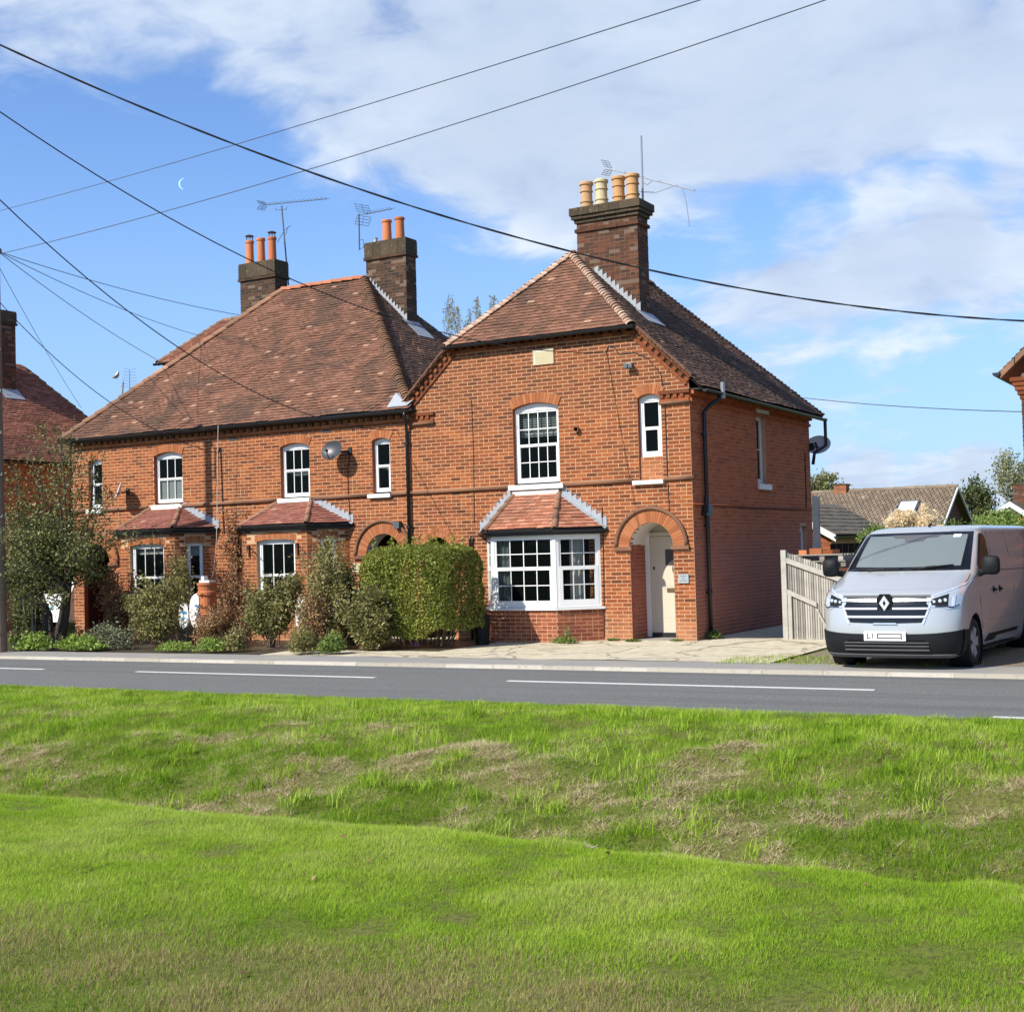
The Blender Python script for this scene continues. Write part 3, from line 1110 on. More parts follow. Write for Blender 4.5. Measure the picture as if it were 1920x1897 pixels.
def roof_plane(parent, name, pts3, mat, gauge=.1, tw=.168, singles=0, sag=.012, seed=1, thick=.013, piece='tile', gap=.004, cam_sort=True, host=None):
    """tile a flat roof face; pts3: first edge is the eave (left to right seen from outside). Returns the host part"""
    P = [Vector(p_) for p_ in pts3]
    O = P[0]
    U = (P[1] - P[0]).normalized()
    N = None
    for q in P[2:]:
        N = U.cross(q - O)
        if N.length > 1e-3:
            break
    N.normalize()
    V = N.cross(U)
    if V.z < 0:
        V, N = -V, -N
    if N.z < 0:
        N = -N
    poly = [((p_ - O).dot(U), (p_ - O).dot(V)) for p_ in P]
    vmax = max(v for u, v in poly)
    if host is None:
        bk = MB()
        bk.poly([p_ - N * .035 for p_ in P])
        host = bk.build(name, 'underlay', parent)
    mb = MB()
    lst = []
    nr = int(math.ceil(vmax / gauge))
    for k in range(nr):
        v = k * gauge
        sp = scan(poly, min(v + gauge * .5, vmax - 1e-4))
        for (ua, ub) in sp:
            o_ = (tw / 2 if k % 2 else 0) + random.uniform(-.012, .012)
            x = o_ + math.floor((ua - o_) / tw) * tw
            while x < ub:
                a_, b_ = max(x, ua), min(x + tw, ub)
                if b_ - a_ > .03:
                    lst.append((a_, b_, v, b_ - a_ > tw - .002))
                x += tw
    rows = []
    for (a_, b_, v, full) in lst:
        lift = sag * 2 * (float(vnoise(a_ * .9, v * .9, seed)) - .5) + sag * (float(vnoise(a_ * 4, v * 4, seed + 3)) - .5)
        t0, sk = random.uniform(0, .006), random.uniform(-.006, .006)
        rows.append((a_ + gap / 2, b_ - gap / 2, v + sk, lift + t0, full))
    keep = set()
    if singles:
        order = sorted([i for i, q in enumerate(rows) if q[4]], key=lambda i: (O + U * rows[i][0] + V * rows[i][2] - CAM).length)[:singles]
        keep = set(order)
        tm = MB()
        tile_geo(tm, Vector((0, 0, 0)), VX, VY, VZ, -(tw - gap) / 2, (tw - gap) / 2, 0, 0, gauge, thick, 0)
        me = tm.data(piece)
        me.materials.append(MATS[mat])
        rot = Matrix((U, V, N)).transposed().to_4x4()
        for i in order:
            a_, b_, v, l_, f_ = rows[i]
            o_ = link(piece, me, host)
            o_.matrix_local = Matrix.Translation(O + U * ((a_ + b_) / 2) + V * v + N * l_) @ rot
    for i, (a_, b_, v, l_, f_) in enumerate(rows):
        if i not in keep:
            tile_geo(mb, O, U, V, N, a_, b_, v, l_, gauge, thick, random.random())
    o_ = mb.build('roof_tiles', mat, host)
    o_['kind'] = 'stuff'
    return host, (O, U, V, N)


def tile_geo(mb, O, U, V, N, a_, b_, v, l_, gauge, thick, r):
    P = lambda u, vv, n: O + U * u + V * vv + N * n
    up = gauge * 1.25
    vs = [P(a_, v, l_ + .012), P(b_, v, l_ + .012), P(b_, v, l_ + .012 + thick), P(a_, v, l_ + .012 + thick),
          P(a_, v + up, l_ - .006), P(b_, v + up, l_ - .006), P(b_, v + up, l_ + thick - .010), P(a_, v + up, l_ + thick - .010)]
    mb.mesh(vs, [(0, 1, 2, 3), (3, 2, 6, 7), (0, 3, 7, 4), (1, 5, 6, 2), (0, 4, 5, 1)], r)


def ridge_run(parent, host_name, A, B, rad, step, mat, piece='ridge_tile', lift=.0, overlap=.03, bonnet=False):
    """half-round tiles from A (low end) to B, each an object"""
    A, B = Vector(A), Vector(B)
    L = (B - A).length
    D = (B - A).normalized()
    X = D.cross(VZ).normalized()
    Z = X.cross(D).normalized()
    mb = MB()
    mb.tube([A - Z * .04, B - Z * .04], rad * .55, 6)
    host = mb.build(host_name, 'mortar_dark', parent)
    n = max(1, int(round(L / step)))
    st = L / n
    tm = MB()
    k = 8
    r_lo, r_hi = rad * (1.10 if bonnet else 1.02), rad * (.86 if bonnet else .98)
    vs = []
    for (y, rr, dz_) in ((0, r_lo, .012), (st + overlap, r_hi, -.012)):
        for rr2 in (rr, rr - .014):
            for q in range(k + 1):
                an = PI * q / k
                vs.append((rr2 * math.cos(an), y, rr2 * math.sin(an) * (1.0 if not bonnet else .8) + dz_ - .02))
    fs = []
    for q in range(k):
        fs.append((q, q + 1, 2 * (k + 1) + q + 1, 2 * (k + 1) + q))
        fs.append((q, (k + 1) + q, (k + 1) + q + 1, q + 1))
    tm.mesh(vs, fs)
    me = tm.data(piece)
    me.materials.append(MATS[mat])
    me.polygons.foreach_set('use_smooth', [True] * len(me.polygons))
    rot = Matrix((X, D, Z)).transposed().to_4x4()
    for i in range(n):
        o_ = link(piece, me, host)
        o_.matrix_local = Matrix.Translation(A + D * (i * st) + Z * (lift + random.uniform(-.006, .006)) + X * random.uniform(-.006, .006)) @ rot @ Matrix.Rotation(random.uniform(-.02, .02), 4, 'Z')
    return host


def gutter(parent, pts, rad=.058, name='gutter', mat='black_iron'):
    mb = MB()
    pts = [Vector(p_) for p_ in pts]
    k = 8
    rings = []
    for i, p_ in enumerate(pts):
        d = (pts[min(i + 1, len(pts) - 1)] - pts[max(i - 1, 0)])
        d.z = 0
        d.normalize()
        x = d.cross(VZ)
        rings.append([p_ + x * (rad * math.cos(PI + PI * q / k)) + VZ * (rad * math.sin(PI + PI * q / k) * 1.1) for q in range(k + 1)])
    for i in range(len(rings) - 1):
        for q in range(k):
            mb.face([rings[i][q], rings[i][q + 1], rings[i + 1][q + 1], rings[i + 1][q]])
            c0, c1 = pts[i], pts[i + 1]
            mb.face([rings[i][q].lerp(c0, .12), rings[i + 1][q].lerp(c1, .12), rings[i + 1][q + 1].lerp(c1, .12), rings[i][q + 1].lerp(c0, .12)])
    for rg in (rings[0], rings[-1]):
        mb.face(rg)
    return mb.build(name, mat, parent)


def downpipe(parent, pts, rad=.036, clips=(), name='downpipe', out=(0, -1, 0), mat='black_iron'):
    mb = MB()
    mb.tube(pts, rad, 10)
    host = mb.build(name, mat, parent, smooth=True)
    for c_ in clips:
        q = MB()
        q.tube([Vector(c_) - VZ * .03, Vector(c_) + VZ * .03], rad * 1.35, 10)
        q.box(Vector(c_) - Vector((.075, .012, .02)) + Vector(out) * -.03, Vector(c_) + Vector((.075, .012, .02)) + Vector(out) * -.03)
        q.build('pipe_clip', mat, host)
    return host


def chimney(parent, name, x0, x1, y0, y1, z0, z1, mat, mort, caps, left_render=False):
    """caps: list of (z0, z1, proud)"""
    core = MB()
    e = .003
    core.box((x0 + e, y0 + e, z0), (x1 - e, y1 - e, z1))
    host = core.build(name, mort, parent)
    mb = MB()
    for (O, U, N, L) in ((Vector((x0, y0, 0)), VX, -VY, x1 - x0), (Vector((x1, y0, 0)), VY, VX, y1 - y0), (Vector((x0, y1, 0)), -VY, -VX, y1 - y0)):
        cl = cells(0, L, z0, z1, off=random.uniform(0, .1), broken=.25)
        lay(mb, cl, O, U, VZ, N, 0, .004)
    o_ = mb.build('chimney_bricks', mat, host)
    o_['kind'] = 'stuff'
    for (a_, b_, pr) in caps:
        c_ = MB()
        n_ = max(1, int((x1 - x0 + 2 * pr) / .235))
        w_ = (x1 - x0 + 2 * pr) / n_
        for i in range(n_):
            c_.box((x0 - pr + i * w_ + .004, y0 - pr + random.uniform(-.006, .006), a_ + .004), (x0 - pr + (i + 1) * w_ - .004, y1 + pr, b_ + random.uniform(-.004, .004)), random.random())
        c_.box((x0 - pr + .006, y0 - pr + .006, a_ + .006), (x1 + pr - .006, y1 + pr - .006, b_ - .006), .4)
        c_.build('oversailing_course', 'cap' if b_ > z1 - .25 else mat, host)
    fl = MB()
    zz = max(max(c_[1] for c_ in caps) if caps else z1, z1)
    fl.prism([(x0 - .02, y0 - .02, zz), (x1 + .02, y0 - .02, zz), (x1 + .02, y1 + .02, zz), (x0 - .02, y1 + .02, zz)], (0, 0, -.01), (0, 0, .035))
    fl.build('flaunching', 'cap', host)
    return host


def pot(name, label, x, y, z, h, r, mat, rings=True, cowl=False):
    mb = MB()
    if rings:
        prof = [(r * .98, 0), (r * .96, h * .24), (r * 1.10, h * .245), (r * 1.10, h * .285), (r * .93, h * .29), (r * .90, h * .62), (r * 1.06, h * .63), (r * 1.06, h * .67),
                (r * .92, h * .68), (r * .95, h * .86), (r * 1.14, h * .89), (r * 1.14, h * .97), (r * 1.0, h), (r * .8, h), (r * .78, h * .8)]
    else:
        prof = [(r * 1.0, 0), (r * .92, h * .5), (r * .90, h * .88), (r * 1.06, h * .90), (r * 1.08, h * .98), (r * .98, h), (r * .8, h), (r * .78, h * .8)]
    o_ = thing(name, label, 'chimney pot', (x, y, z), 'clay chimney pots on the roof stacks')
    mb.lathe(prof, (x, y, z), 18)
    mb.build('pot_body', mat, o_, smooth=False)
    if cowl:
        c_ = MB()
        for q in range(6):
            an = PI * q / 3
            c_.tube([(x + r * .78 * math.cos(an), y + r * .78 * math.sin(an), z + h - .01), (x + r * .78 * math.cos(an), y + r * .78 * math.sin(an), z + h + .12)], .008, 5)
        c_.lathe([(r * 1.05, .12), (r * 1.1, .13), (r * .5, .165), (0.0, .175)], (x, y, z + h), 14)
        c_.build('cowl', 'alu_dark', o_)
    return o_


# ------------------------------------------------------------------ the two cottages of the row
HX0, HXM = -16.77, -6.5        # left end of the row, party line between the two roofs
HD = 7.5                       # depth
PITCH_R = .937


def roll_moulding(parent, pts, rad, name, mat='roll'):
    mb = MB()
    mb.tube(pts, rad, 8)
    return mb.build(name, mat, parent, smooth=True)


def dentil_row(parent, O, U, V, N, L, step=.19, w_=.105, h_=.072, d_=.075, mat='brick'):
    mb = MB()
    mb.frame_box(Vector((0, 0, 0)), U, V, N, 0, w_, 0, h_, -.02, d_, 0)
    me = mb.data('dentil')
    me.materials.append(MATS[mat])
    k = 0
    while k * step + w_ < L:
        o_ = link('dentil', me, parent)
        o_.location = O + U * (k * step)
        k += 1


def step_flash(parent, A, B, N, n, hgt=.13, name='lead_flashing', low=.10, mat='lead'):
    """stepped lead along the line A (low) to B (high) on a vertical face with outward normal N"""
    A, B, N = Vector(A), Vector(B), Vector(N)
    mb = MB()
    for k in range(n):
        P0, P1 = A.lerp(B, k / n), A.lerp(B, (k + 1.0) / n)
        q = [P0 - VZ * .02, P1 - VZ * .02, Vector((P1.x, P1.y, P1.z + hgt * .55)), Vector((P0.x, P0.y, P1.z + hgt * .85))]
        mb.prism(q, N * .004, N * (.012 + .003 * (k % 2)))
    host = mb.build(name, mat, parent)
    q = MB()
    D = (B - A)
    q.prism([A - VZ * .03 + N * .012, B - VZ * .03 + N * .012, B - VZ * .07 + N * low, A - VZ * .07 + N * low], VZ * 0, VZ * .012)
    q.build('lead_apron', mat, host)
    return host


def lead_patch(parent, pts, name='lead_patch', th=.01):
    mb = MB()
    mb.prism(pts, (0, 0, 0), (0, 0, th))
    return mb.build(name, 'lead', parent)


def bay(parent, xa, xb, xc, xd, d, zb, zs, zt, full_glass, roof_mat, top, gz_, bricks, mort):
    """canted bay; top = (xl, xr, z) where its roof meets the wall"""
    host = MB()
    q = [(xa, 0), (xb, -d), (xc, -d), (xd, 0)]
    e = .003
    for i in range(3):
        A, B = Vector((*q[i], 0)), Vector((*q[i + 1], 0))
        N = (B - A).normalized().cross(VZ)
        ztop = zs if full_glass else zt
        if full_glass:
            host.face([A - N * e + VZ * zb, B - N * e + VZ * zb, B - N * e + VZ * ztop, A - N * e + VZ * ztop])
    host2 = MB()
    host2.face([(xa, 0, zt + .02), (xb, -d, zt + .02), (xc, -d, zt + .02), (xd, 0, zt + .02)])
    if not full_glass:
        host = host2
    host = host.build('bay', mort, parent)
    if full_glass:
        host2.build('bay_ceiling', 'white_paint', host)
    bm_ = MB()
    sill = MB()
    wins = []
    for i in range(3):
        A, B = Vector((*q[i], 0)), Vector((*q[i + 1], 0))
        U = (B - A).normalized()
        N = U.cross(VZ)
        L = (B - A).length
        if full_glass:
            lay(bm_, cells(0, L, zb, zs, off=.07 * i, broken=.3), A, U, VZ, N)
            sill.prism([A - N * .05 + VZ * zs, B - N * .05 + VZ * zs, B + N * .05 + U * .02 + VZ * zs, A + N * .05 - U * .02 + VZ * zs], VZ * .0, VZ * .045)
            O = A - N * .03
            if i == 1:
                wn = sash(parent, O, U, N, .0, L, zs + .05, zt, (4, 2), (4, 2), .53, .075, .07)
            else:
                wn = sash(parent, O, U, N, .0, L, zs + .05, zt, (3, 2), (3, 2), .53, .085, .075, low_inset=.0)
            wins.append((wn, O, U, N, L))
        else:
            wl, wr = (.22 if i == 1 else .30), (L - .22 if i == 1 else L - .30)
            if i == 1:
                wl, wr = (L - 1.09) / 2, (L + 1.09) / 2
            z0_, z1_ = .62, 2.22
            rise = .06 if i == 1 else .03

            def cut(va, vb, wl=wl, wr=wr, z0_=z0_, z1_=z1_):
                return [(wl, wr)] if (vb > z0_ and va < z1_ - .01) else []
            cw = MB()
            cw.poly([A - N * e + VZ * zb, B - N * e + VZ * zb, B - N * e + VZ * zt, A - N * e + VZ * zt],
                    [[A + U * wl - N * e + VZ * z0_, A + U * wr - N * e + VZ * z0_, A + U * wr - N * e + VZ * z1_, A + U * wl - N * e + VZ * z1_]])
            for (ua, ub, va, vb) in ((wl, wl, z0_, z1_), (wr, wr, z0_, z1_)):
                cw.face([A + U * ua - N * e + VZ * va, A + U * ua - N * .12 + VZ * va, A + U * ua - N * .12 + VZ * vb, A + U * ua - N * e + VZ * vb])
            cw.build('bay_wall', mort, host)
            cl = cells(0, L, zb, zt, cut, off=.06 * i, broken=.12)
            # soldier course over the window instead of stretchers
            cl = [c for c in cl if not (c[3] > z1_ and c[2] < z1_ + .16 and c[1] > wl - .05 and c[0] < wr + .05)]
            lay(bm_, cl, A, U, VZ, N)
            sd = MB()
            nn = int((wr - wl + .1) / .075)
            for k in range(nn):
                ua = wl - .05 + (wr - wl + .1) * k / nn
                x_ = (k + .5) / nn * 2 - 1
                dz_ = rise * (1 - x_ * x_) - rise
                sd.frame_box(A, U, VZ, N, ua + .004, ua + (wr - wl + .1) / nn - .004, z1_ + .012 + dz_, z1_ + .165 + dz_, -.03, .002, random.random())
            sd.build('window_lintel', 'brick_soft', host)
            O = A - N * .08
            if i == 1:
                wn = sash(parent, O, U, N, wl, wr, z0_, z1_, (3, 1), (3, 1), .5, .07, .05)
            else:
                wn = sash(parent, O, U, N, wl, wr, z0_, z1_, (1, 1), (1, 1), .5, .045, .04)
            wins.append((wn, O, U, N, L))
            sb = MB()
            sb.frame_box(A, U, VZ, N, wl - .03, wr + .03, z0_ - .07, z0_ + .004, -.12, .05, back=True)
            sb.build('window_sill', 'white_paint', wn)
    ob = bm_.build('bay_bricks', bricks, host)
    ob['kind'] = 'stuff'
    if full_glass:
        sill.build('bay_sill', 'upvc', host)
    # roof
    ov = .09
    xl, xr, zt_ = top
    ka = Vector((xa - ov * 1.1, .0, gz_))
    kb = Vector((xb - ov * .6, -d - ov, gz_))
    kc = Vector((xc + ov * .6, -d - ov, gz_))
    kd = Vector((xd + ov * 1.1, 0, gz_))
    tl_, tr_ = Vector((xl, -.0, zt_)), Vector((xr, -.0, zt_))
    rh, _ = roof_plane(parent, 'bay_roof', [kb, kc, tr_, tl_], roof_mat, gauge=.095, singles=30, sag=.006)
    roof_plane(parent, 'bay_roof', [kc, kd, tr_], roof_mat, gauge=.095, sag=.006, host=rh)
    roof_plane(parent, 'bay_roof', [ka, kb, tl_], roof_mat, gauge=.095, sag=.006, host=rh)
    ub_ = MB()
    for tri in ([kb, kc, tr_, tl_], [kc, kd, tr_], [ka, kb, tl_]):
        ub_.face([p_ - VZ * .02 for p_ in tri])
    ub_.build('roof_deck', 'underlay', rh)
    ridge_run(rh, 'hip', kb + (kb - tl_) * .02, tl_, .062, .30, 'ridge', 'hip_tile', lift=.02)
    ridge_run(rh, 'hip', kc + (kc - tr_) * .02, tr_, .062, .30, 'ridge', 'hip_tile', lift=.02)
    step_flash(rh, kd + Vector((.02, 0, .03)), tr_ + Vector((.08, 0, 0)), -VY, 9, .13, low=.07)
    if full_glass:
        step_flash(rh, ka + Vector((-.02, 0, .03)), tl_ + Vector((-.08, 0, 0)), -VY, 9, .13, low=.07)
    ca = MB()
    ca.box((xl - .02, -.05, zt_ - .02), (xr + .02, .0, zt_ + .075))
    ca.build('roof_upstand', 'aged_white', rh)
    fz = MB()
    pts = [ka + VY * .0, kb, kc, kd]
    for i in range(3):
        A, B = pts[i], pts[i + 1]
        n_ = (B - A).normalized().cross(VZ)
        fz.prism([A - VZ * .01, B - VZ * .01, B - VZ * .13, A - VZ * .13], n_ * -.05, n_ * -.02)
    fz.build('fascia', 'black_iron', rh)
    gutter(rh, [p_ + VZ * -.035 + ((p_ - Vector(((xa + xd) / 2, 0, gz_))) * Vector((1, 1, 0))).normalized() * .03 for p_ in pts], .05)
    return host, wins


# ============================ right cottage: half-hipped gable
R = thing('brick_cottage', 'red brick end cottage with half-hipped gable roof, white bay window and arched porch', 'house', (-3.25, 3.7, 0))
oA = Opening(-3.93, -2.86, 3.16, 4.73, .11)
oB = Opening(-1.10, -.60, 3.10, 4.74, .07)
oD = Opening(-1.35, -.43, -.15, 1.83, .4599)
oH = Opening(-6.24, -5.46, -.15, 1.76, .3899)
oBay = Opening(-4.5, -2.25, .2, 2.2, .001)
opsR = [oA, oB, oD, oH, oBay]
ringR = [.21, .20, .0, .0, .0]
outl = [(HXM, -.2), (0, -.2), (0, 5.02), (-1.05, 6.1), (-5.45, 6.1), (HXM, 5.02)]
wallR = wall_core(R, 'front_wall', outl, opsR, 'mortar')


def cutR(va, vb):
    c_ = []
    for o_, rg in zip(opsR, ringR):
        ring = {id(oD): .27, id(oH): .215}.get(id(o_), rg)
        q = o_.cut(va, vb, ring=ring if va > o_.zs - .01 else 0)
        if q:
            c_.append(q)
    if vb > 4.95:
        k_ = (vb - 4.95) / PITCH_R
        c_ += [(-k_, 5), (-20, HXM + k_)]
    return c_


cl = cells(HXM, 0, -.19, 6.02, cutR, off=-.0)
cl = single_bricks(wallR, cl)
mb = MB()
lay(mb, cl, Vector((0, 0, 0)), VX, VZ, -VY)
ob = mb.build('bricks', 'brick', wallR)
ob['kind'] = 'stuff'
# recessed brick panel under the small upper window
mb = MB()
mb.box((-1.10, .05, 3.1), (-.60, .12, 3.58))
pn_ = mb.build('infill_panel', 'mortar', wallR)
mb = MB()
lay(mb, cells(-1.10, -.60, 3.12, 3.58, None, .05), Vector((0, .047, 0)), VX, VZ, -VY)
mb.build('infill_bricks', 'brick_soft', pn_)['kind'] = 'stuff'
for o_, rg in ((oA, .21), (oB, .20)):
    voussoirs(R, o_, rg, -.004, 'window_arch')
voussoirs(R, oD, .25, -.012, 'door_arch', 34)
voussoirs(R, oH, .10, -.008, 'passage_arch', 15)
voussoirs(R, oH, .10, -.008, 'passage_arch', 19, r_in=.105)


def hood(parent, op, dr, rad):
    pts = [(x, -.03, z) for x, z in op.arc(dr, 26)]
    return roll_moulding(parent, pts, rad, 'hood_mould')


hood(R, oD, .285, .042)
for (a_, b_) in ((-1.68, -1.30), (-.46, -.09)):
    mb = MB()
    mb.box((a_, -.06, 1.755), (b_, .02, 1.835))
    mb.build('impost', 'roll', R)
# windows of the right cottage
FN = -VY
O0 = Vector((0, .09, 0))
ar = [(x, z) for x, z in oA.arc(-.004)]
wA = sash(R, O0, VX, FN, oA.xl + .01, oA.xr - .01, 3.20, 4.73, (4, 2), (4, 2), .50, .05, .055, arch=[(oA.xr - .01, 4.725), *ar, (oA.xl + .01, 4.725)])
room(wA, (oA.xl - .3, .16, 3.0), (oA.xr + .3, 1.2, 5.0))
mb = MB()
for k in range(9):
    z = 4.66 - k * .045
    mb.box((oA.xl + .06, .20, z - .012), (oA.xr - .06, .235, z + .008))
mb.build('blind', 'shade_white', wA)
for xx in (-3.78, -3.55, -3.26, -3.03):
    q = MB()
    q.box((xx - .03, .24, 4.2), (xx + .03, .25, 4.68))
    q.build('curtain', 'curtain', wA)
q = MB()
q.box((oA.xl + .05, .25, 4.16), (oA.xr - .05, .26, 4.30))
q.build('blind_hem', 'curtain', wA)
mb = MB()
mb.box((oA.xl - .1, -.09, 3.06), (oA.xr + .1, .09, 3.16))
mb.build('window_sill', 'white_paint', wA)
ar = [(x, z) for x, z in oB.arc(-.004)]
wB = sash(R, O0, VX, FN, oB.xl + .01, oB.xr - .01, 3.58, 4.74, (1, 1), (1, 1), .48, .05, .06, arch=[(oB.xr - .01, 4.735), *ar, (oB.xl + .01, 4.735)])
room(wB, (oB.xl - .3, .16, 3.3), (oB.xr + .2, 1.2, 5.0))
mb = MB()
mb.box((oB.xl - .12, -.09, 3.04), (oB.xr + .03, .09, 3.12))
mb.build('window_sill', 'white_paint', wB)
# bay
bR, wins = bay(R, -4.66, -4.16, -2.68, -1.96, .66, -.15, .62, 2.14, True, 'tile_bay', (-3.94, -2.90, 2.97), 2.24, 'brick_bay', 'mortar')
mb = MB()
mb.box((-4.62, .02, .1), (-2.15, 2.6, 2.25), 0, skip=(2,))
mb.build('room_lining', 'room', bR)
wn, O, U, N, L = wins[1]
folds(wn, O, U, N, .06, .36, .72, 2.05, -.12, 'curtain_grey')
wn, O, U, N, L = wins[2]
folds(wn, O, U, N, .34, .62, .72, 2.05, -.14)
wn, O, U, N, L = wins[0]
folds(wn, O, U, N, .2, .55, .72, 2.05, -.16, 'curtain_grey')
# porch and door
mb = MB()
mb.box((-1.55, .80, -.05), (-.2, .86, 2.5))
pb = mb.build('porch_back', 'door_cream', R)
mb = MB()
mb.face([(-1.352, .0, -.2), (-1.352, .8, -.2), (-1.352, .8, 2.4), (-1.352, .0, 2.4)])
pj = mb.build('porch_jamb', 'mortar_side', R)
mb = MB()
lay(mb, cells(0, .8, -.19, 1.84, None, .05), Vector((-1.345, .0, 0)), VY, VZ, VX)
mb.build('porch_bricks', 'brick_side', pj)['kind'] = 'stuff'
mb = MB()
mb.face([(-.428, .0, -.2), (-.428, .8, -.2), (-.428, .8, 2.4), (-.428, .0, 2.4)])
mb.build('porch_jamb', 'brick_side', R)
mb = MB()
pts = oD.arc(-.002, 20)
for i in range(len(pts) - 1):
    (xa, za), (xb, zb_) = pts[i], pts[i + 1]
    mb.face([(xa, -.004, za), (xb, -.004, zb_), (xb, .8, zb_), (xa, .8, za)])
mb.build('porch_vault', 'white_paint', R, smooth=True)
mb = MB()
mb.box((-1.34, .0, -.16), (-.44, .8, .005))
mb.build('porch_floor', 'pavement', R)
mb = MB()
mb.box((-1.24, .735, .10), (-.43, .778, 2.02))
dr = mb.build('door', 'door_cream', R)
for (lo, hi, nm, mt) in (((-1.345, .70, .02), (-1.245, .80, 2.10), 'door_frame', 'white_paint'), ((-1.245, .70, 2.03), (-.43, .80, 2.10), 'door_frame', 'door_cream'),
                         ((-1.24, .70, .005), (-.43, .80, .095), 'threshold', 'black_iron'), ((-.92, .728, 1.44), (-.60, .742, 1.76), 'door_light', 'engraved'),
                         ((-1.19, .725, 1.36), (-1.155, .74, 1.42), 'lock', 'black_iron'), ((-.90, .72, .905), (-.62, .742, .985), 'letter_plate', 'brass'),
                         ((-1.20, .729, .42), (-.45, .736, .428), 'door_moulding', 'aged_white')):
    q = MB()
    q.box(lo, hi)
    q.build(nm, mt, dr)
q = MB()
q.prism([(-.765, .73, 1.30), (-.752, .73, 1.36), (-.765, .73, 1.42), (-.778, .73, 1.36)], (0, -.008, 0), (0, .01, 0))
q.build('door_knocker', 'brass', dr)
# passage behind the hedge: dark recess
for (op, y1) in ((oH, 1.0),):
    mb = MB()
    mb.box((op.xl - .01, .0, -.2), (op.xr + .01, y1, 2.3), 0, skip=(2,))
    mb.build('passage_lining', 'recess_shade', R)
# string course
for (a_, b_) in ((-6.42, -4.05), (-2.78, -1.25), (-.55, .05)):
    roll_moulding(R, [(a_, -.012, 3.125), (b_, -.012, 3.125)], .044, 'string_course')
# plaster rendering at the foot of the pier, date stone, plaques
mb = MB()
mb.box((-3.40, -.025, 5.60), (-2.92, .02, 5.92))
ds = mb.build('date_stone', 'stone_plate', R)
mb = MB()
for (lo, hi) in (((-3.36, -.027, 5.64), (-3.345, -.02, 5.88)), ((-3.36, -.027, 5.865), (-2.96, -.02, 5.88))):
    mb.box(lo, hi)
mb.build('stone_border', 'aged_white', ds)
mb = MB()
mb.box((-.335, -.03, 1.10), (-.125, .0, 1.275))
pq = mb.build('name_plaque', 'slate_plate', R)
mb = MB()
for k, (a_, b_) in enumerate(((-.30, -.16), (-.27, -.19), (-.31, -.15))):
    mb.box((a_, -.033, 1.235 - k * .045), (b_, -.029, 1.243 - k * .045))
mb.build('plaque_lettering', 'engraved', pq)
# cornice under the half hip and raking bands
mb = MB()
for i in range(19):
    x0_ = -5.36 + i * (4.24 / 19)
    mb.box((x0_ + .004, -.05, 6.02), (x0_ + 4.24 / 19 - .004, .02, 6.085), random.random())
cr_ = mb.build('cornice', 'brick', R)
dentil_row(cr_, Vector((-5.36, 0, 6.09)), VX, VZ, -VY, 4.2, .20, .10, .07, .085)
mb = MB()
mb.box((-5.4, -.10, 6.165), (-1.1, .02, 6.22))
mb.build('soffit_board', 'soffit', cr_)
mb = MB()
mb.box((-5.42, -.15, 6.135), (-1.08, -.125, 6.235))
mb.build('fascia', 'black_iron', cr_)
for sgn in (1, -1):
    X_ = lambda d_: (-.02 - d_ if sgn > 0 else HXM + .02 + d_)
    A = Vector((X_(0), 0, 4.97))
    B = Vector((X_(1.17), 0, 4.97 + 1.17 * PITCH_R))
    U = (B - A).normalized()
    V = Vector((-U.z, 0, U.x)) if U.x > 0 else Vector((U.z, 0, -U.x))
    L = (B - A).length
    mb = MB()
    n_ = 7
    for i in range(n_):
        mb.frame_box(A, U, V, -VY, L * i / n_ + .004, L * (i + 1) / n_ - .004, -.075, .0, -.02, .03, random.random())
        mb.frame_box(A, U, V, -VY, L * i / n_ + .004, L * (i + 1) / n_ - .004, .09, .16, -.02, .085, random.random())
    mb.frame_box(A, U, V, -VY, 0, L, -.07, .15, -.02, -.004, .2)
    rk = mb.build('raking_band', 'brick', R)
    dentil_row(rk, A + V * .006, U, V, -VY, L, .165, .085, .075, .07)
    # tile verge edge
    mb = MB()
    n_ = 10
    for i in range(n_):
        mb.frame_box(A, U, V, -VY, L * i / n_ + .003, L * (i + 1) / n_ - .003, .165, .195, -.02, .125, random.random())
    mb.build('verge_tiles', 'tile', rk)
    # kneeler: short cornice at the foot of the slope
    xa = -.62 if sgn > 0 else HXM + .02
    mb = MB()
    mb.box((xa, -.04, 4.60), (xa + .62, .02, 4.675), .3)
    mb.box((xa, -.012, 4.68), (xa + .62, .02, 4.76), .1)
    mb.box((xa, -.06, 4.77), (xa + .64, .02, 4.84), .6)
    kn = mb.build('kneeler', 'brick', R)
    dentil_row(kn, Vector((xa + .02, 0, 4.69)), VX, VZ, -VY, .6, .14, .075, .07, .05)
    roll_moulding(kn, [(xa, -.035, 4.60), (xa + .64, -.035, 4.60)], .035, 'kneeler_roll')
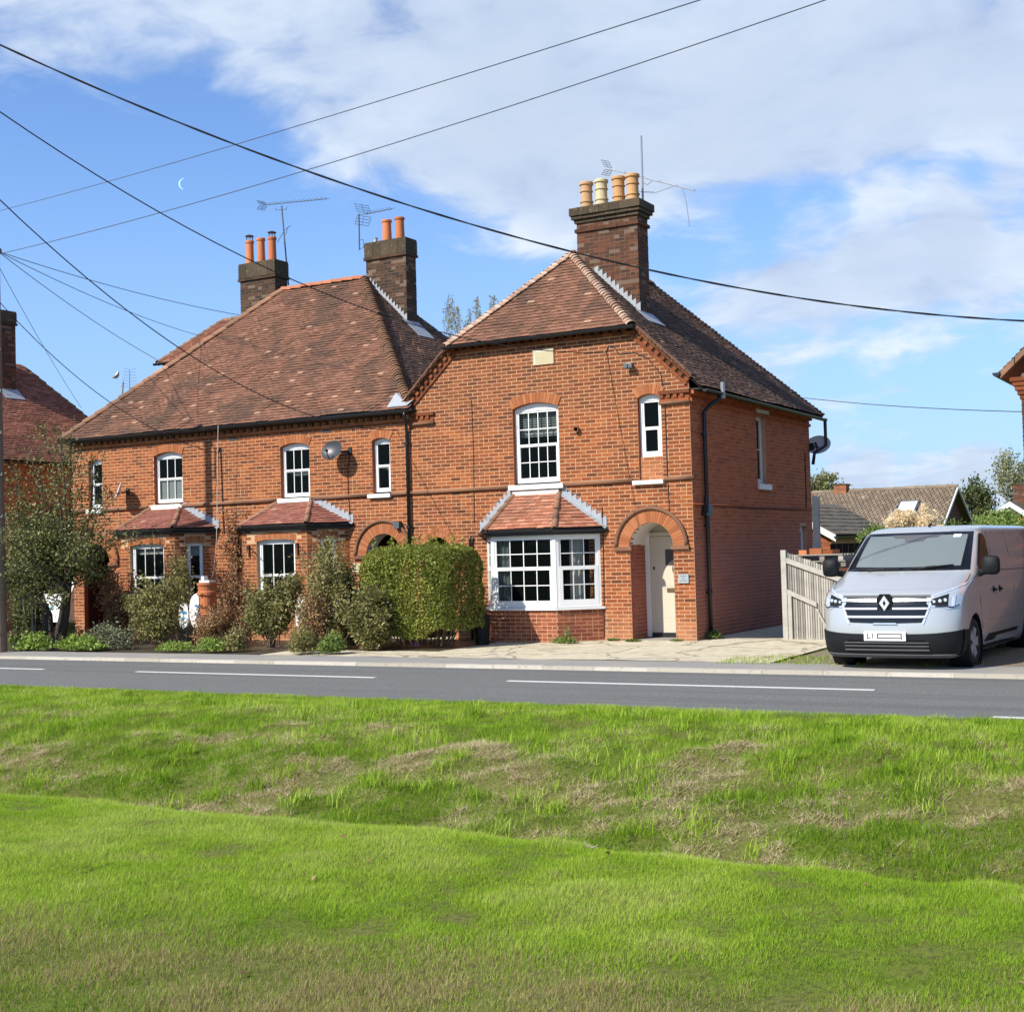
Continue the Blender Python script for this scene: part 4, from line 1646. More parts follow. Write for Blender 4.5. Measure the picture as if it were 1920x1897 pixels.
# side wall facing the drive
mb = MB()
w1a, w1b = at_x(1420, 850, 0).y, at_x(1437, 850, 0).y
w1z0, w1z1 = at_x(1423, 907, 0).z, at_x(1421, 776, 0).z
w2a, w2b = at_x(1501, 1010, 0).y, at_x(1513, 1010, 0).y
w2z0, w2z1 = .55, at_x(1506, 986, 0).z
side_holes = [(w1a, w1b, w1z0, w1z1), (w2a, w2b, w2z0, w2z1)]
mb.poly([(-.006, 0, -.4), (-.006, HD, -.4), (-.006, HD, 4.8), (-.006, 0, 4.8)], [[(-.006, a_, c_), (-.006, b_, c_), (-.006, b_, d_), (-.006, a_, d_)] for a_, b_, c_, d_ in side_holes])
for a_, b_, c_, d_ in side_holes:
    for (p_, q_) in (((a_, c_), (b_, c_)), ((b_, c_), (b_, d_)), ((b_, d_), (a_, d_)), ((a_, d_), (a_, c_))):
        mb.face([(-.006, p_[0], p_[1]), (-.006, q_[0], q_[1]), (-.14, q_[0], q_[1]), (-.14, p_[0], p_[1])])
sw = mb.build('side_wall', 'mortar_side', R)


def cutS(va, vb):
    return [(a_, b_) for a_, b_, c_, d_ in side_holes if vb > c_ and va < d_]


mb = MB()
lay(mb, cells(0.0, HD, -.38, 4.66, cutS, off=.119), Vector((0, 0, 0)), VY, VZ, VX)
mb.build('side_bricks', 'brick_side', sw)['kind'] = 'stuff'
for a_, b_, c_, d_ in side_holes:
    mb = MB()
    frame_rect(mb, Vector((-.10, 0, 0)), VY, VZ, VX, a_, b_, c_, d_, .12, -.04, 0)
    sww = mb.build('window', 'white_paint', sw)
    panes(sww, Vector((-.10, 0, 0)), VY, VZ, VX, a_ + .12, b_ - .12, c_ + .12, d_ - .12, 1, 2, -.02)
    mb = MB()
    mb.box((-.3, a_ - .1, c_ - .1), (-.145, b_ + .1, d_ + .1), 0, skip=(5,))
    mb.build('room_lining', 'room', sww)
mb = MB()
mb.box((-.1, w1a - .05, w1z1), (.05, w1b + .12, w1z1 + .13))
mb.build('window_lintel', 'white_paint', sw)
mb = MB()
mb.box((-.1, w1a - .04, w1z0 - .12), (.06, w1b + .14, w1z0))
mb.build('window_sill', 'white_paint', sw)
mb = MB()
for (z0_, z1_, pr) in ((4.60, 4.665, .05), (4.67, 4.74, .015), (4.745, 4.81, .09)):
    n_ = 34
    for i in range(n_):
        mb.box((-.02, HD * i / n_ + .004, z0_), (pr, HD * (i + 1) / n_ - .004, z1_), random.random())
sc_ = mb.build('side_cornice', 'brick_side', R)
mb = MB()
mb.box((0, -.0, 4.815), (.24, HD + .1, 4.85))
mb.build('soffit_board', 'soffit', sc_)
roll_moulding(R, [(.012, 0.0, 2.62), (.012, HD, 2.62)], .018, 'string_course', 'brick_side')
# back and inner walls keep the light out
mb = MB()
mb.poly([(HXM, HD, -.3), (0, HD, -.3), (0, HD, 4.8), (-1.1, HD, 6.1), (-5.4, HD, 6.1), (HXM, HD, 4.8)])
mb.face([(HXM, .9, -.3), (HXM, HD, -.3), (HXM, HD, 5.0), (HXM, .9, 5.0)])
mb.build('back_wall', 'brick_side', R)
# roof of the right cottage
RX, RZt = -3.25, 8.18
pk, rb = Vector((RX, 1.60, RZt)), Vector((RX, 5.80, RZt))
zr = lambda X: RZt - PITCH_R * abs(X - RX)
hz_ = 6.18
hx = (RZt - hz_) / PITCH_R
ex = .30
roR, _ = roof_plane(R, 'roof', [(RX - hx - .02, -.17, hz_), (RX + hx + .02, -.17, hz_), pk], 'tile', gauge=.1, singles=300, seed=4)
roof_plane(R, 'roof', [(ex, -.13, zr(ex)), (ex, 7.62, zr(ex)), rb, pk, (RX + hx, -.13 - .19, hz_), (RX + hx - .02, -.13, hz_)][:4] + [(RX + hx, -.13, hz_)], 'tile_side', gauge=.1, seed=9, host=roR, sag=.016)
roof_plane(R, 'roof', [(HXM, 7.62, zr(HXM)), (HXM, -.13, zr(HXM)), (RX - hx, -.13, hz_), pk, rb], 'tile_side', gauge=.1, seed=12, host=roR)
mb = MB()
for tri in ([(RX - hx, -.16, hz_), (RX + hx, -.16, hz_), pk], [(ex, -.1, zr(ex)), (ex, 7.6, zr(ex)), rb, pk, (RX + hx, -.1, hz_)], [(HXM, 7.6, zr(HXM)), (HXM, -.1, zr(HXM)), (RX - hx, -.1, hz_), pk, rb],
            [(ex, 7.6, zr(ex)), (HXM, 7.6, zr(HXM)), rb]):
    mb.face([Vector(p_) - VZ * .05 for p_ in tri])
mb.build('roof_deck', 'underlay', roR)
ridge_run(roR, 'hip', Vector((RX + hx + .03, -.18, hz_ + .0)), pk, .105, .105, 'bonnet', 'bonnet_tile', lift=.0, overlap=.05, bonnet=True)
ridge_run(roR, 'hip', Vector((RX - hx - .03, -.18, hz_ + .0)), pk, .105, .105, 'bonnet', 'bonnet_tile', lift=.0, overlap=.05, bonnet=True)
ridge_run(roR, 'ridge', pk + VY * .05, rb, .10, .33, 'ridge', 'ridge_tile', lift=.01)
ridge_run(roR, 'hip', Vector((ex + .02, 7.64, zr(ex))), rb, .085, .105, 'tile_side', 'bonnet_tile', lift=.0, overlap=.05, bonnet=True)
gutter(roR, [(RX - hx - .08, -.215, 6.16), (RX + hx + .06, -.215, 6.16)], .055)
gutter(roR, [(ex + .04, -.05, zr(ex) - .04), (ex + .04, 7.75, zr(ex) - .07)], .055)
# downpipe with hopper on the side wall, and the vent stub above the eave
downpipe(R, [(ex + .04, .78, 4.78), (ex + .02, .76, 4.68), (.16, .62, 4.55), (.075, .55, 4.42), (.075, .55, -.05)], .042, [(.075, .55, 4.0), (.075, .55, 2.2), (.075, .55, .9)], out=(1, 0, 0))
mb = MB()
mb.box((.02, .44, 2.45), (.15, .66, 2.62))
mb.box((.0, .40, 2.40), (.13, .70, 2.455))
mb.tube([(.075, .55, 2.25), (.075, .55, 2.8)], .052, 10)
mb.build('pipe_joint', 'black_iron', R)
mb = MB()
mb.tube([(ex + .06, .86, 4.7), (ex + .06, .86, 5.02)], .045, 10)
mb.build('vent_stub', 'galv', R)
downpipe(R, [(ex + .04, 7.70, 4.80), (ex + .04, 7.70, 4.62), (ex + .04, 7.70, 4.15), (.10, 7.56, 3.98), (.06, 7.53, 3.7)], .04, out=(1, 0, 0))
# chimney of the right cottage
chR = chimney(R, 'chimney', -3.15, -1.72, 1.66, 2.20, 6.55, 9.0, 'brick_chimney', 'mortar_dark', [(8.62, 8.695, .04), (8.82, 8.895, .04), (8.90, 8.97, .09), (8.975, 9.14, .12)])
step_flash(chR, (-1.70, 1.66, zr(-1.70) + .03), (-2.75, 1.66, zr(-2.75) + .03), -VY, 11, .14, low=.13)
lead_patch(chR, [(-1.72, 1.45, zr(-1.72) + .04), (-1.42, 1.45, zr(-1.42) + .04), (-1.42, 2.3, zr(-1.42) + .04), (-1.72, 2.3, zr(-1.72) + .04)])
pz = 9.17
for k, (x_, mt, lb) in enumerate(((-3.02, 'buff_pale', 'banded pinkish buff chimney pot, leftmost of four on the end cottage stack'),
                                  (-2.66, 'cream_pot', 'pale cream banded chimney pot, second of four on the end cottage stack'),
                                  (-2.25, 'buff', 'orange buff banded chimney pot, third of four on the end cottage stack'),
                                  (-1.92, 'buff', 'orange buff banded chimney pot beside the aerial mast on the end cottage'))):
    pot('chimney_pot', lb, x_, 1.93, pz, .60, .135, mt)

# ============================ left pair of cottages under one hipped roof
Lh = thing('brick_cottage', 'long red brick cottage pair with hipped tile roof, two brick bays and two chimneys', 'house', (-11.6, 3.7, 0))
oC = Opening(-10.07, -9.23, 3.14, 4.33, .08)
oDd = Opening(-7.50, -7.02, 3.14, 4.31, .06)
oE = Opening(-13.98, -13.06, 3.17, 4.35, .09)
oF = Opening(-16.20, -15.73, 3.14, 4.35, .06)
oG = Opening(-7.70, -6.78, -.15, 1.81, .4599)
oG2 = Opening(-16.42, -15.50, -.15, 1.81, .4599)
oB2 = Opening(-10.95, -8.45, .2, 2.4, .001)
oB3 = Opening(-14.85, -12.35, .2, 2.4, .001)
opsL = [oC, oDd, oE, oF, oG, oG2, oB2, oB3]
wallL = wall_core(Lh, 'front_wall', [(HX0, -.2), (HXM, -.2), (HXM, 4.95), (HX0, 4.95)], opsL, 'mortar')


def cutL(va, vb):
    c_ = []
    for o_ in opsL:
        ring = .27 if o_ in (oG, oG2) else (.20 if o_ in (oC, oDd, oE, oF) else 0)
        q = o_.cut(va, vb, ring=ring if va > o_.zs - .01 else 0)
        if q:
            c_.append(q)
    return c_


cl = cells(HX0, HXM, -.19, 4.70, cutL, off=.04)
cl = single_bricks(wallL, cl, score=lambda c: (Vector(((c[0] + c[1]) / 2, 0, (c[2] + c[3]) / 2)) - CAM).length + (50 if c[2] < 2.2 else 0))
mb = MB()
lay(mb, cl, Vector((0, 0, 0)), VX, VZ, -VY)
mb.build('bricks', 'brick', wallL)['kind'] = 'stuff'
for o_ in (oC, oDd, oE, oF):
    voussoirs(Lh, o_, .19, -.004, 'window_arch')
for o_ in (oG, oG2):
    voussoirs(Lh, o_, .25, -.012, 'door_arch', 34)
    hood(Lh, o_, .285, .042)
    for (a_, b_) in ((o_.xl - .33, o_.xl + .05), (o_.xr - .03, o_.xr + .3)):
        mb = MB()
        mb.box((a_, -.055, 1.735), (min(b_, HXM - .07), .02, 1.815))
        mb.build('impost', 'roll', Lh)
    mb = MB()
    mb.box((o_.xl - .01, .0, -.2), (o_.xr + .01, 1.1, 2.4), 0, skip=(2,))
    mb.build('porch_lining', 'recess_shade', Lh)
    mb = MB()
    pts = o_.arc(-.002, 20)
    for i in range(len(pts) - 1):
        (xa, za), (xb, zb_) = pts[i], pts[i + 1]
        mb.face([(xa, -.004, za), (xb, -.004, zb_), (xb, .35, zb_), (xa, .35, za)])
    mb.build('porch_vault', 'white_paint', Lh, smooth=True)
for (o_, top, bot, z0_, sp) in ((oC, (3, 1), (3, 1), 3.19, .52), (oDd, (1, 1), (1, 1), 3.19, .50), (oE, (3, 1), (3, 1), 3.22, .50), (oF, (1, 1), (1, 1), 3.19, .5)):
    ar = [(x, z) for x, z in o_.arc(-.004)]
    zz = o_.zs - .002
    wn = sash(Lh, O0, VX, FN, o_.xl + .01, o_.xr - .01, z0_, o_.zs, top, bot, sp, .045, .045, arch=[(o_.xr - .01, zz), *ar, (o_.xl + .01, zz)])
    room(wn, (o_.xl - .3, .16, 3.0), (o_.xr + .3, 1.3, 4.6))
    mb = MB()
    mb.box((o_.xl - (.10 if o_ is oDd else .04), -.08, 3.06), (o_.xr + .02, .09, 3.145))
    mb.build('window_sill', 'white_paint', wn)
    if o_ is oE:
        q = MB()
        q.box((o_.xl + .05, .14, 3.2), (o_.xr - .05, .15, 3.78))
        q.build('frosted_film', 'shade_white', wn)
    if o_ in (oC, oDd):
        q = MB()
        q.box((o_.xl + .05, .30, 3.68), (o_.xr - .05, .31, 3.74))
        q.build('window_shelf', 'curtain_grey', wn)
b2, w2 = bay(Lh, -11.28, -10.60, -8.84, -8.16, .66, -.15, .6, 2.46, False, 'tile_bay_red', (-10.13, -9.21, 3.08), 2.55, 'brick', 'mortar')
b3, w3 = bay(Lh, -15.18, -14.50, -12.74, -12.06, .66, -.15, .6, 2.46, False, 'tile_bay_red', (-14.07, -13.14, 3.10), 2.57, 'brick', 'mortar')
for bb, xa, xb in ((b2, -11.1, -8.3), (b3, -15.0, -12.2)):
    mb = MB()
    mb.box((xa, .02, .1), (xb, 2.4, 2.5), 0, skip=(2,))
    mb.build('room_lining', 'room', bb)
wn, O, U, N, L = w3[1]
q = MB()
q.frame_box(O, U, VZ, N, .36, L - .36, 1.98, 2.2, -.12, -.11, back=True)
q.build('roller_blind', 'curtain', wn)
wn, O, U, N, L = w3[2]
q = MB()
q.frame_box(O, U, VZ, N, .32, L - .32, 1.92, 2.2, -.12, -.11, back=True)
q.build('roller_blind', 'curtain', wn)
for (a_, b_) in ((HX0 - .02, -16.3), (-15.68, -14.2), (-13.02, -10.22), (-9.12, -7.62), (-6.99, -6.42)):
    roll_moulding(Lh, [(a_, -.012, 3.125), (b_, -.012, 3.125)], .044, 'string_course')
# cornice and gutter of the left pair
mb = MB()
n_ = 44
for i in range(n_):
    x0_ = HX0 - .05 + i * ((HXM - HX0 + .05) / n_)
    x1_ = x0_ + (HXM - HX0 + .05) / n_
    mb.box((x0_ + .004, -.045, 4.68), (x1_ - .004, .02, 4.745), random.random())
cl_ = mb.build('cornice', 'brick_soft', Lh)
dentil_row(cl_, Vector((HX0, 0, 4.75)), VX, VZ, -VY, HXM - HX0, .20, .10, .07, .08)
mb = MB()
mb.box((HX0 - .2, -.14, 4.835), (HXM + .02, .02, 4.88))
mb.build('soffit_board', 'soffit', cl_)
mb = MB()
mb.box((HX0 - .2, -.165, 4.83), (HXM + .02, -.142, 4.94))
mb.build('fascia', 'black_iron', cl_)
mb = MB()
mb.box((-9.05 + .2, -.006, 4.58), (-8.62, .0, 4.655))
mb.build('air_brick', 'engraved', Lh)
mb = MB()
mb.box((-11.55, -.006, 4.58), (-11.33, .0, 4.655))
mb.build('air_brick', 'engraved', Lh)
# end and back walls
mb = MB()
mb.face([(HX0, 0, -.3), (HX0, HD, -.3), (HX0, HD, 4.95), (HX0, 0, 4.95)])
mb.face([(HX0, HD, -.3), (HXM, HD, -.3), (HXM, HD, 4.95), (HX0, HD, 4.95)])
mb.build('end_walls', 'brick_side', Lh)
# roof
LZe, LZt = 4.94, 8.87
e0, e1 = Vector((-16.98, -.19, LZe)), Vector((-6.32, -.19, LZe))
ra, rc = Vector((-12.93, 3.75, LZt)), Vector((-10.28, 3.75, LZt))
roL, _ = roof_plane(Lh, 'roof', [e0, e1, rc, ra], 'tile', gauge=.1, singles=300, seed=21, sag=.02)
sl_ = (LZt - LZe) / (rc.x - e1.x)
xv = HXM - .02
fr = (xv - e1.x) / (rc.x - e1.x)
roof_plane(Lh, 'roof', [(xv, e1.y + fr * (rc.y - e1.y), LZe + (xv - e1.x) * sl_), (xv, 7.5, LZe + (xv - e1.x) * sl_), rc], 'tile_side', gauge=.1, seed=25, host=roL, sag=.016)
mb = MB()
for tri in ([e0, e1, rc, ra], [e1, (e1.x, 7.85, LZe), rc], [(e1.x, 7.85, LZe), (e0.x, 7.85, LZe), ra, rc], [(e0.x, 7.85, LZe), e0, ra]):
    mb.face([Vector(p_) - VZ * .05 for p_ in tri])
mb.build('roof_deck', 'underlay', roL)
ridge_run(roL, 'ridge', ra, rc, .10, .33, 'ridge_red', 'ridge_tile', lift=.015)
ridge_run(roL, 'hip', e0, ra, .10, .36, 'ridge', 'hip_tile', lift=.01)
ridge_run(roL, 'hip', e1 + Vector((-.25, .25, .24)), rc, .125, .11, 'ridge', 'bonnet_tile', lift=.0, overlap=.05, bonnet=True)
gutter(roL, [(-17.0, -.235, 4.92), (-6.36, -.235, 4.90)], .058)
lead_patch(roL, [(-6.95, -.17, 5.0), (-6.42, -.18, 5.0), (-6.28, .05, 5.22), (-6.72, .18, 5.26), (-6.9, .1, 5.32)], th=.02)
downpipe(Lh, [(-6.46, -.235, 4.86), (-6.47, -.22, 4.78), (-6.52, -.10, 4.62), (-6.53, -.07, 4.5), (-6.53, -.07, .0)], .036, [(-6.53, -.07, 4.2), (-6.53, -.07, 2.4), (-6.53, -.07, 1.0)])
# rear wing roof seen behind the left hip
wa, wb_ = at_y(296, 681, 7.2), at_y(420, 601, 10.2)
wz = wa.z
rwing = [(wa.x, 7.2, wz), (wa.x + 5, 7.2, wz), (wb_.x + 2.6, 10.2, wb_.z), (wb_.x, 10.2, wb_.z)]
rw, _ = roof_plane(Lh, 'rear_roof', rwing, 'tile_red', gauge=.1, seed=31)
mb = MB()
for tri in (rwing, [(wa.x, 13.2, wz), (wa.x, 7.2, wz), (wb_.x, 10.2, wb_.z)], [(wa.x + 5, 13.2, wz), (wa.x, 13.2, wz), (wb_.x, 10.2, wb_.z), (wb_.x + 2.6, 10.2, wb_.z)]):
    mb.face([Vector(p_) - VZ * .05 for p_ in tri])
mb.box((wa.x + .3, 7.45, 0), (wa.x + 5, 13, wz - .1))
mb.build('rear_wing', 'brick_side', rw)
ridge_run(rw, 'hip', Vector(rwing[0]), Vector(rwing[3]), .10, .36, 'ridge', 'hip_tile')
ridge_run(rw, 'ridge', Vector(rwing[3]), Vector(rwing[2]), .10, .36, 'ridge', 'ridge_tile')
gutter(rw, [(wa.x - .1, 7.13, wz - .02), (wa.x + 4, 7.13, wz - .02)], .06)
# chimneys
ch2 = chimney(Lh, 'chimney', -10.22, -9.0, 3.76, 4.22, 7.3, 9.72, 'brick_chimney_dark', 'mortar_dark', [(9.30, 9.37, .045), (9.375, 9.71, .03)])
zl = lambda X: LZe + (X - e1.x) * sl_
step_flash(ch2, (-9.0, 3.76, zl(-9.0) + .03), (-10.15, 3.76, zl(-10.15) + .0), -VY, 13, .14, low=.13)
lead_patch(ch2, [(-9.02, 3.6, zl(-9.02) + .05), (-8.55, 3.6, zl(-8.55) + .05), (-8.55, 4.3, zl(-8.55) + .05), (-9.02, 4.3, zl(-9.02) + .05)])
ch1 = chimney(Lh, 'chimney', -14.80, -13.58, 4.25, 4.78, 7.2, 9.85, 'brick_chimney_dark', 'mortar_dark', [(9.40, 9.47, .05), (9.48, 9.84, .03)])
P_ = lambda px, py, Y: at_y(px, py, Y)
for (px, pt, py_, lb, cw) in ((468, 452, 487, 'terracotta chimney pot with wire cowl, left of three on the dark stack', True),
                              (489, 447, 483, 'plain terracotta chimney pot between two cowled pots', False), (510, 445, 480, 'terracotta chimney pot with wire cowl beside the tall aerial', True)):
    T = P_(px, pt, 4.5)
    pot('chimney_pot', lb, T.x, 4.5, 9.88, T.z - 9.88, .115, 'terracotta', False, cw)
for (px, pt, lb) in ((725, 413, 'terracotta chimney pot, left of the pair on the middle stack'), (749, 408, 'terracotta chimney pot, right of the pair on the middle stack')):
    T = P_(px, pt, 3.99)
    pot('chimney_pot', lb, T.x, 3.99, 9.755, T.z - 9.755, .125, 'terracotta', False)
T = P_(704, 437, 3.99)
pot('flue_stub', 'short grey flue stub beside the two terracotta pots', T.x, 3.99, 9.755, .16, .06, 'galv', False)


# ------------------------------------------------------------------ van parked on the drive, nose to the road
plain('van_paint', (.49, .505, .505), .26, .40, var=.015, scale=2, spec=.5, coat=.6)
plain('van_black', (.010, .011, .012), .6, var=.15, scale=30, spec=.2)
plain('van_gloss_black', (.006, .006, .007), .15, var=.05)
plain('chrome', (.80, .80, .79), .28, .55, var=.02)
plain('tyre', (.012, .012, .012), .85, var=.2)
plain('alloy', (.34, .34, .35), .45, .25, var=.1)
plain('lamp_clear', (.45, .50, .54), .10, .3, var=.15, scale=25, coat=.8)
plain('lamp_bright', (.85, .9, .95), .08, .6, var=.02)
plain('plate_white', (.82, .83, .84), .35, var=.02)
plain('van_trim', (.08, .082, .085), .7)
plain('dash_grey', (.14, .15, .15), .8)
plain('paper', (.85, .88, .9), .6)
m, t, b = newmat('windscreen')
b.inputs['Base Color'].default_value = (.22, .255, .245, 1)
b.inputs['Roughness'].default_value = .06
b.inputs['Specular IOR Level'].default_value = .9
b.inputs['Coat Weight'].default_value = .6
b.inputs['Coat Roughness'].default_value = .03
tr = t.n('ShaderNodeBsdfTransparent')
tr.inputs[0].default_value = (.75, .80, .80, 1)
ms = t.n('ShaderNodeMixShader')
ms.inputs[0].default_value = .30
t.l(b.outputs[0], ms.inputs[1])
t.l(tr.outputs[0], ms.inputs[2])
t.l(ms.outputs[0], t.t.nodes['Material Output'].inputs[0])

VZs = [.17, .20, .28, .40, .55, .72, .90, .99, 1.045, 1.09, 1.15, 1.21, 1.265, 1.30, 1.36, 1.50, 1.66, 1.80, 1.86, 1.90, 1.935, 1.957, 1.968, 1.972]
VYf = [.16, .09, .03, .00, .00, .015, .045, .075, .13, .24, .43, .63, .82, .93, 1.03, 1.22, 1.45, 1.66, 1.77, 1.88, 2.05, 2.35, 2.8, 3.2]
VWd = [.86, .90, .935, .955, .965, .975, .978, .978, .976, .973, .968, .962, .955, .95, .94, .915, .885, .855, .838, .815, .77, .68, .5, .25]
VLn = [.42, .45, .50, .52, .54, .56, .58, .60, .62, .62, .60, .56, .52, .48, .44, .40, .37, .35, .35, .36, .40, .45, .5, .5]
fi = lambda arr: (lambda z: float(np.interp(z, VZs, arr)))
yf_, w_f, l_f = fi(VYf), fi(VWd), fi(VLn)
VN = 3.2
VLEN = 5.45


def front_pt(x, z, off=0.0):
    def f(x, z):
        w_ = w_f(z)
        q = min(abs(x) / w_, .99999)
        return yf_(z) + l_f(z) * (1 - (1 - q ** VN) ** (1 / VN))
    y = f(x, z)
    if off:
        e = .004
        s = math.copysign(1, x) if x else 1
        dx = (f(x, z) - f(x - s * e, z)) / (s * e)
        dzz = (f(x, z + e) - f(x, z - e)) / (2 * e)
        n = Vector((dx, -1, dzz)).normalized()
        return Vector((x, y, z)) + n * off
    return Vector((x, y, z))


def front_patch(edge_lo, edge_hi, nu, nv, off, th=.012):
    """curved patch on the front between two polylines given as (x, z) pairs"""
    def to_t(x, z):
        q = min(abs(x) / w_f(z), .9999)
        return math.copysign(math.asin(q ** (VN / 2)), x)
    lo = [Vector((to_t(a_, b_), 0, b_)) for a_, b_ in edge_lo]
    hi = [Vector((to_t(a_, b_), 0, b_)) for a_, b_ in edge_hi]

    def along(pl, s):
        k = s * (len(pl) - 1)
        i = min(int(k), len(pl) - 2)
        return pl[i].lerp(pl[i + 1], k - i)
    mb = MB()
    g_, gb = [], []
    for j in range(nv + 1):
        for i in range(nu + 1):
            p_ = along(lo, i / nu).lerp(along(hi, i / nu), j / nv)
            xx = w_f(p_.z) * math.copysign(abs(math.sin(p_.x)) ** (2 / VN), p_.x)
            g_.append(front_pt(xx, p_.z, off))
            gb.append(front_pt(xx, p_.z, off - th))
    n_ = nu + 1
    fs = [(j * n_ + i, j * n_ + i + 1, (j + 1) * n_ + i + 1, (j + 1) * n_ + i) for j in range(nv) for i in range(nu)]
    mb.mesh(g_, fs)
    rim = [(0, i) for i in range(nu)] + [(j, nu) for j in range(nv)] + [(nv, i) for i in range(nu, 0, -1)] + [(j, 0) for j in range(nv, 0, -1)]
    for k in range(len(rim)):
        (j0, i0), (j1, i1) = rim[k], rim[(k + 1) % len(rim)]
        mb.face([g_[j0 * n_ + i0], gb[j0 * n_ + i0], gb[j1 * n_ + i1], g_[j1 * n_ + i1]])
    return mb


def side_x(z):
    return w_f(z)


vorig = Vector((4.90, -4.98, -.055))
VAN = thing('van', 'silver grey panel van parked nose-out on the drive beside the end cottage', 'van', vorig, rotz=math.radians(-2.6))
VAN.scale = (1.05, 1.05, 1.05)


def vpart(mb, name, mat, parent=None, smooth=False):
    o_ = mb.build(name, mat, VAN if parent is None else parent, smooth=smooth, local=True)
    return o_


# body shell
nf = 30
rings = []
zz = []
for z0_, z1_ in zip(VZs[:-1], VZs[1:]):
    k = 2 if z1_ - z0_ > .05 else 1
    zz += [z0_ + (z1_ - z0_) * i / k for i in range(k)]
zz.append(VZs[-1])
for z in zz:
    w_, y0_, l_ = w_f(z), yf_(z), l_f(z)
    rg = []
    for i in range(nf + 1):
        th = -PI / 2 + PI * i / nf
        sx, cx = math.sin(th), math.cos(th)
        x = w_ * math.copysign(abs(sx) ** (2 / VN), sx)
        rg.append((x, y0_ + l_ * (1 - abs(cx) ** (2 / VN)), z))
    ys = [y0_ + l_ + (VLEN - .12 - y0_ - l_) * q for q in (.15, .3, .45, .6, .75, .9, 1)]
    rear_in = .05 + .06 * max(0, (z - 1.2))
    for y in ys:
        rg.append((w_, y, z))
    rg.append((w_ - .10, VLEN - rear_in, z))
    rg.append((-w_ + .10, VLEN - rear_in, z))
    for y in reversed(ys):
        rg.append((-w_, y, z))
    rings.append(rg)
mb = MB()
n_ = len(rings[0])
vs = [p_ for rg in rings for p_ in rg]
fs = [(i * n_ + k, i * n_ + (k + 1) % n_, (i + 1) * n_ + (k + 1) % n_, (i + 1) * n_ + k) for i in range(len(rings) - 1) for k in range(n_)]
fs.append(tuple(range(n_ - 1, -1, -1)))
fs.append(tuple((len(rings) - 1) * n_ + k for k in range(n_)))
mb.mesh(vs, fs)
shell = bpy.data.objects.new('shell', mb.data('shell'))
COL.objects.link(shell)
cutters = []
WY, WZ, WR = (.96, 4.40), .335, .40
for y in WY:
    cb = MB()
    cb.lathe([(0.0, -1.2), (WR, -1.2), (WR, -.66), (0.0, -.66)], (0, y, WZ), 28, VX)
    cb.lathe([(0.0, .66), (WR, .66), (WR, 1.2), (0.0, 1.2)], (0, y, WZ), 28, VX)
    co = bpy.data.objects.new('cutter', cb.data('cutter'))
    COL.objects.link(co)
    cutters.append(co)
    md = shell.modifiers.new('arch', 'BOOLEAN')
    md.operation = 'DIFFERENCE'
    md.object = co
    md.solver = 'EXACT'
dg = bpy.context.evaluated_depsgraph_get()
bm_me = bpy.data.meshes.new_from_object(shell.evaluated_get(dg))
for o_ in cutters + [shell]:
    bpy.data.objects.remove(o_, do_unlink=True)
import bmesh
bmm = bmesh.new()
bmm.from_mesh(bm_me)
kill = []
for f in bmm.faces:
    c = f.calc_center_median()
    if 1.345 < c.z < 1.82 and abs(c.x) < w_f(c.z) * .88 and c.y < yf_(c.z) + .34:
        kill.append(f)
    elif 1.34 < c.z < 1.80 and abs(c.x) > w_f(c.z) - .03 and 1.55 < c.y < 2.05 and abs(f.normal.x) > .7:
        pass
bmesh.ops.delete(bmm, geom=kill, context='FACES')
bmm.to_mesh(bm_me)
bmm.free()
bm_me.materials.clear()
bm_me.materials.append(MATS['van_paint'])
bm_me.polygons.foreach_set('use_smooth', [True] * len(bm_me.polygons))
try:
    bm_me.set_sharp_from_angle(angle=math.radians(40))
except Exception:
    pass
body = link('body', bm_me, VAN, local=True)
for y in WY:
    for s in (-1, 1):
        mb = MB()
        mb.lathe([(WR - .004, -.295), (WR - .004, .0), (.0, .0)], (s * .67, y, WZ), 28, VX * -s, caps=False)
        vpart(mb, 'wheel_arch', 'van_black')
# interior seen through the windscreen
mb = MB()
mb.box((-.80, 1.15, .9), (.80, 2.55, 1.22))
vpart(mb, 'dashboard', 'dash_grey')
mb = MB()
mb.box((-.84, 2.50, .9), (.84, 2.56, 1.88))
vpart(mb, 'bulkhead', 'dash_grey')
for x in (-.45, .1, .5):
    mb = MB()
    mb.box((x - .22, 2.15, 1.1), (x + .22, 2.28, 1.55))
    mb.box((x - .11, 2.17, 1.56), (x + .11, 2.25, 1.74))
    vpart(mb, 'seat', 'van_trim')
sw_ = []
for k in range(25):
    an = 2 * PI * k / 24
    sw_.append((-.42 + .19 * math.cos(an), 1.62 + .08 * math.sin(an), 1.34 + .17 * math.sin(an)))
mb = MB()
mb.tube(sw_, .016, 6, cap=False)
mb.tube([(-.42, 1.50, 1.2), (-.42, 1.62, 1.34)], .05, 8)
mb.tube([(-.6, 1.62, 1.33), (-.24, 1.62, 1.33)], .02, 6)
vpart(mb, 'steering_wheel', 'van_trim')
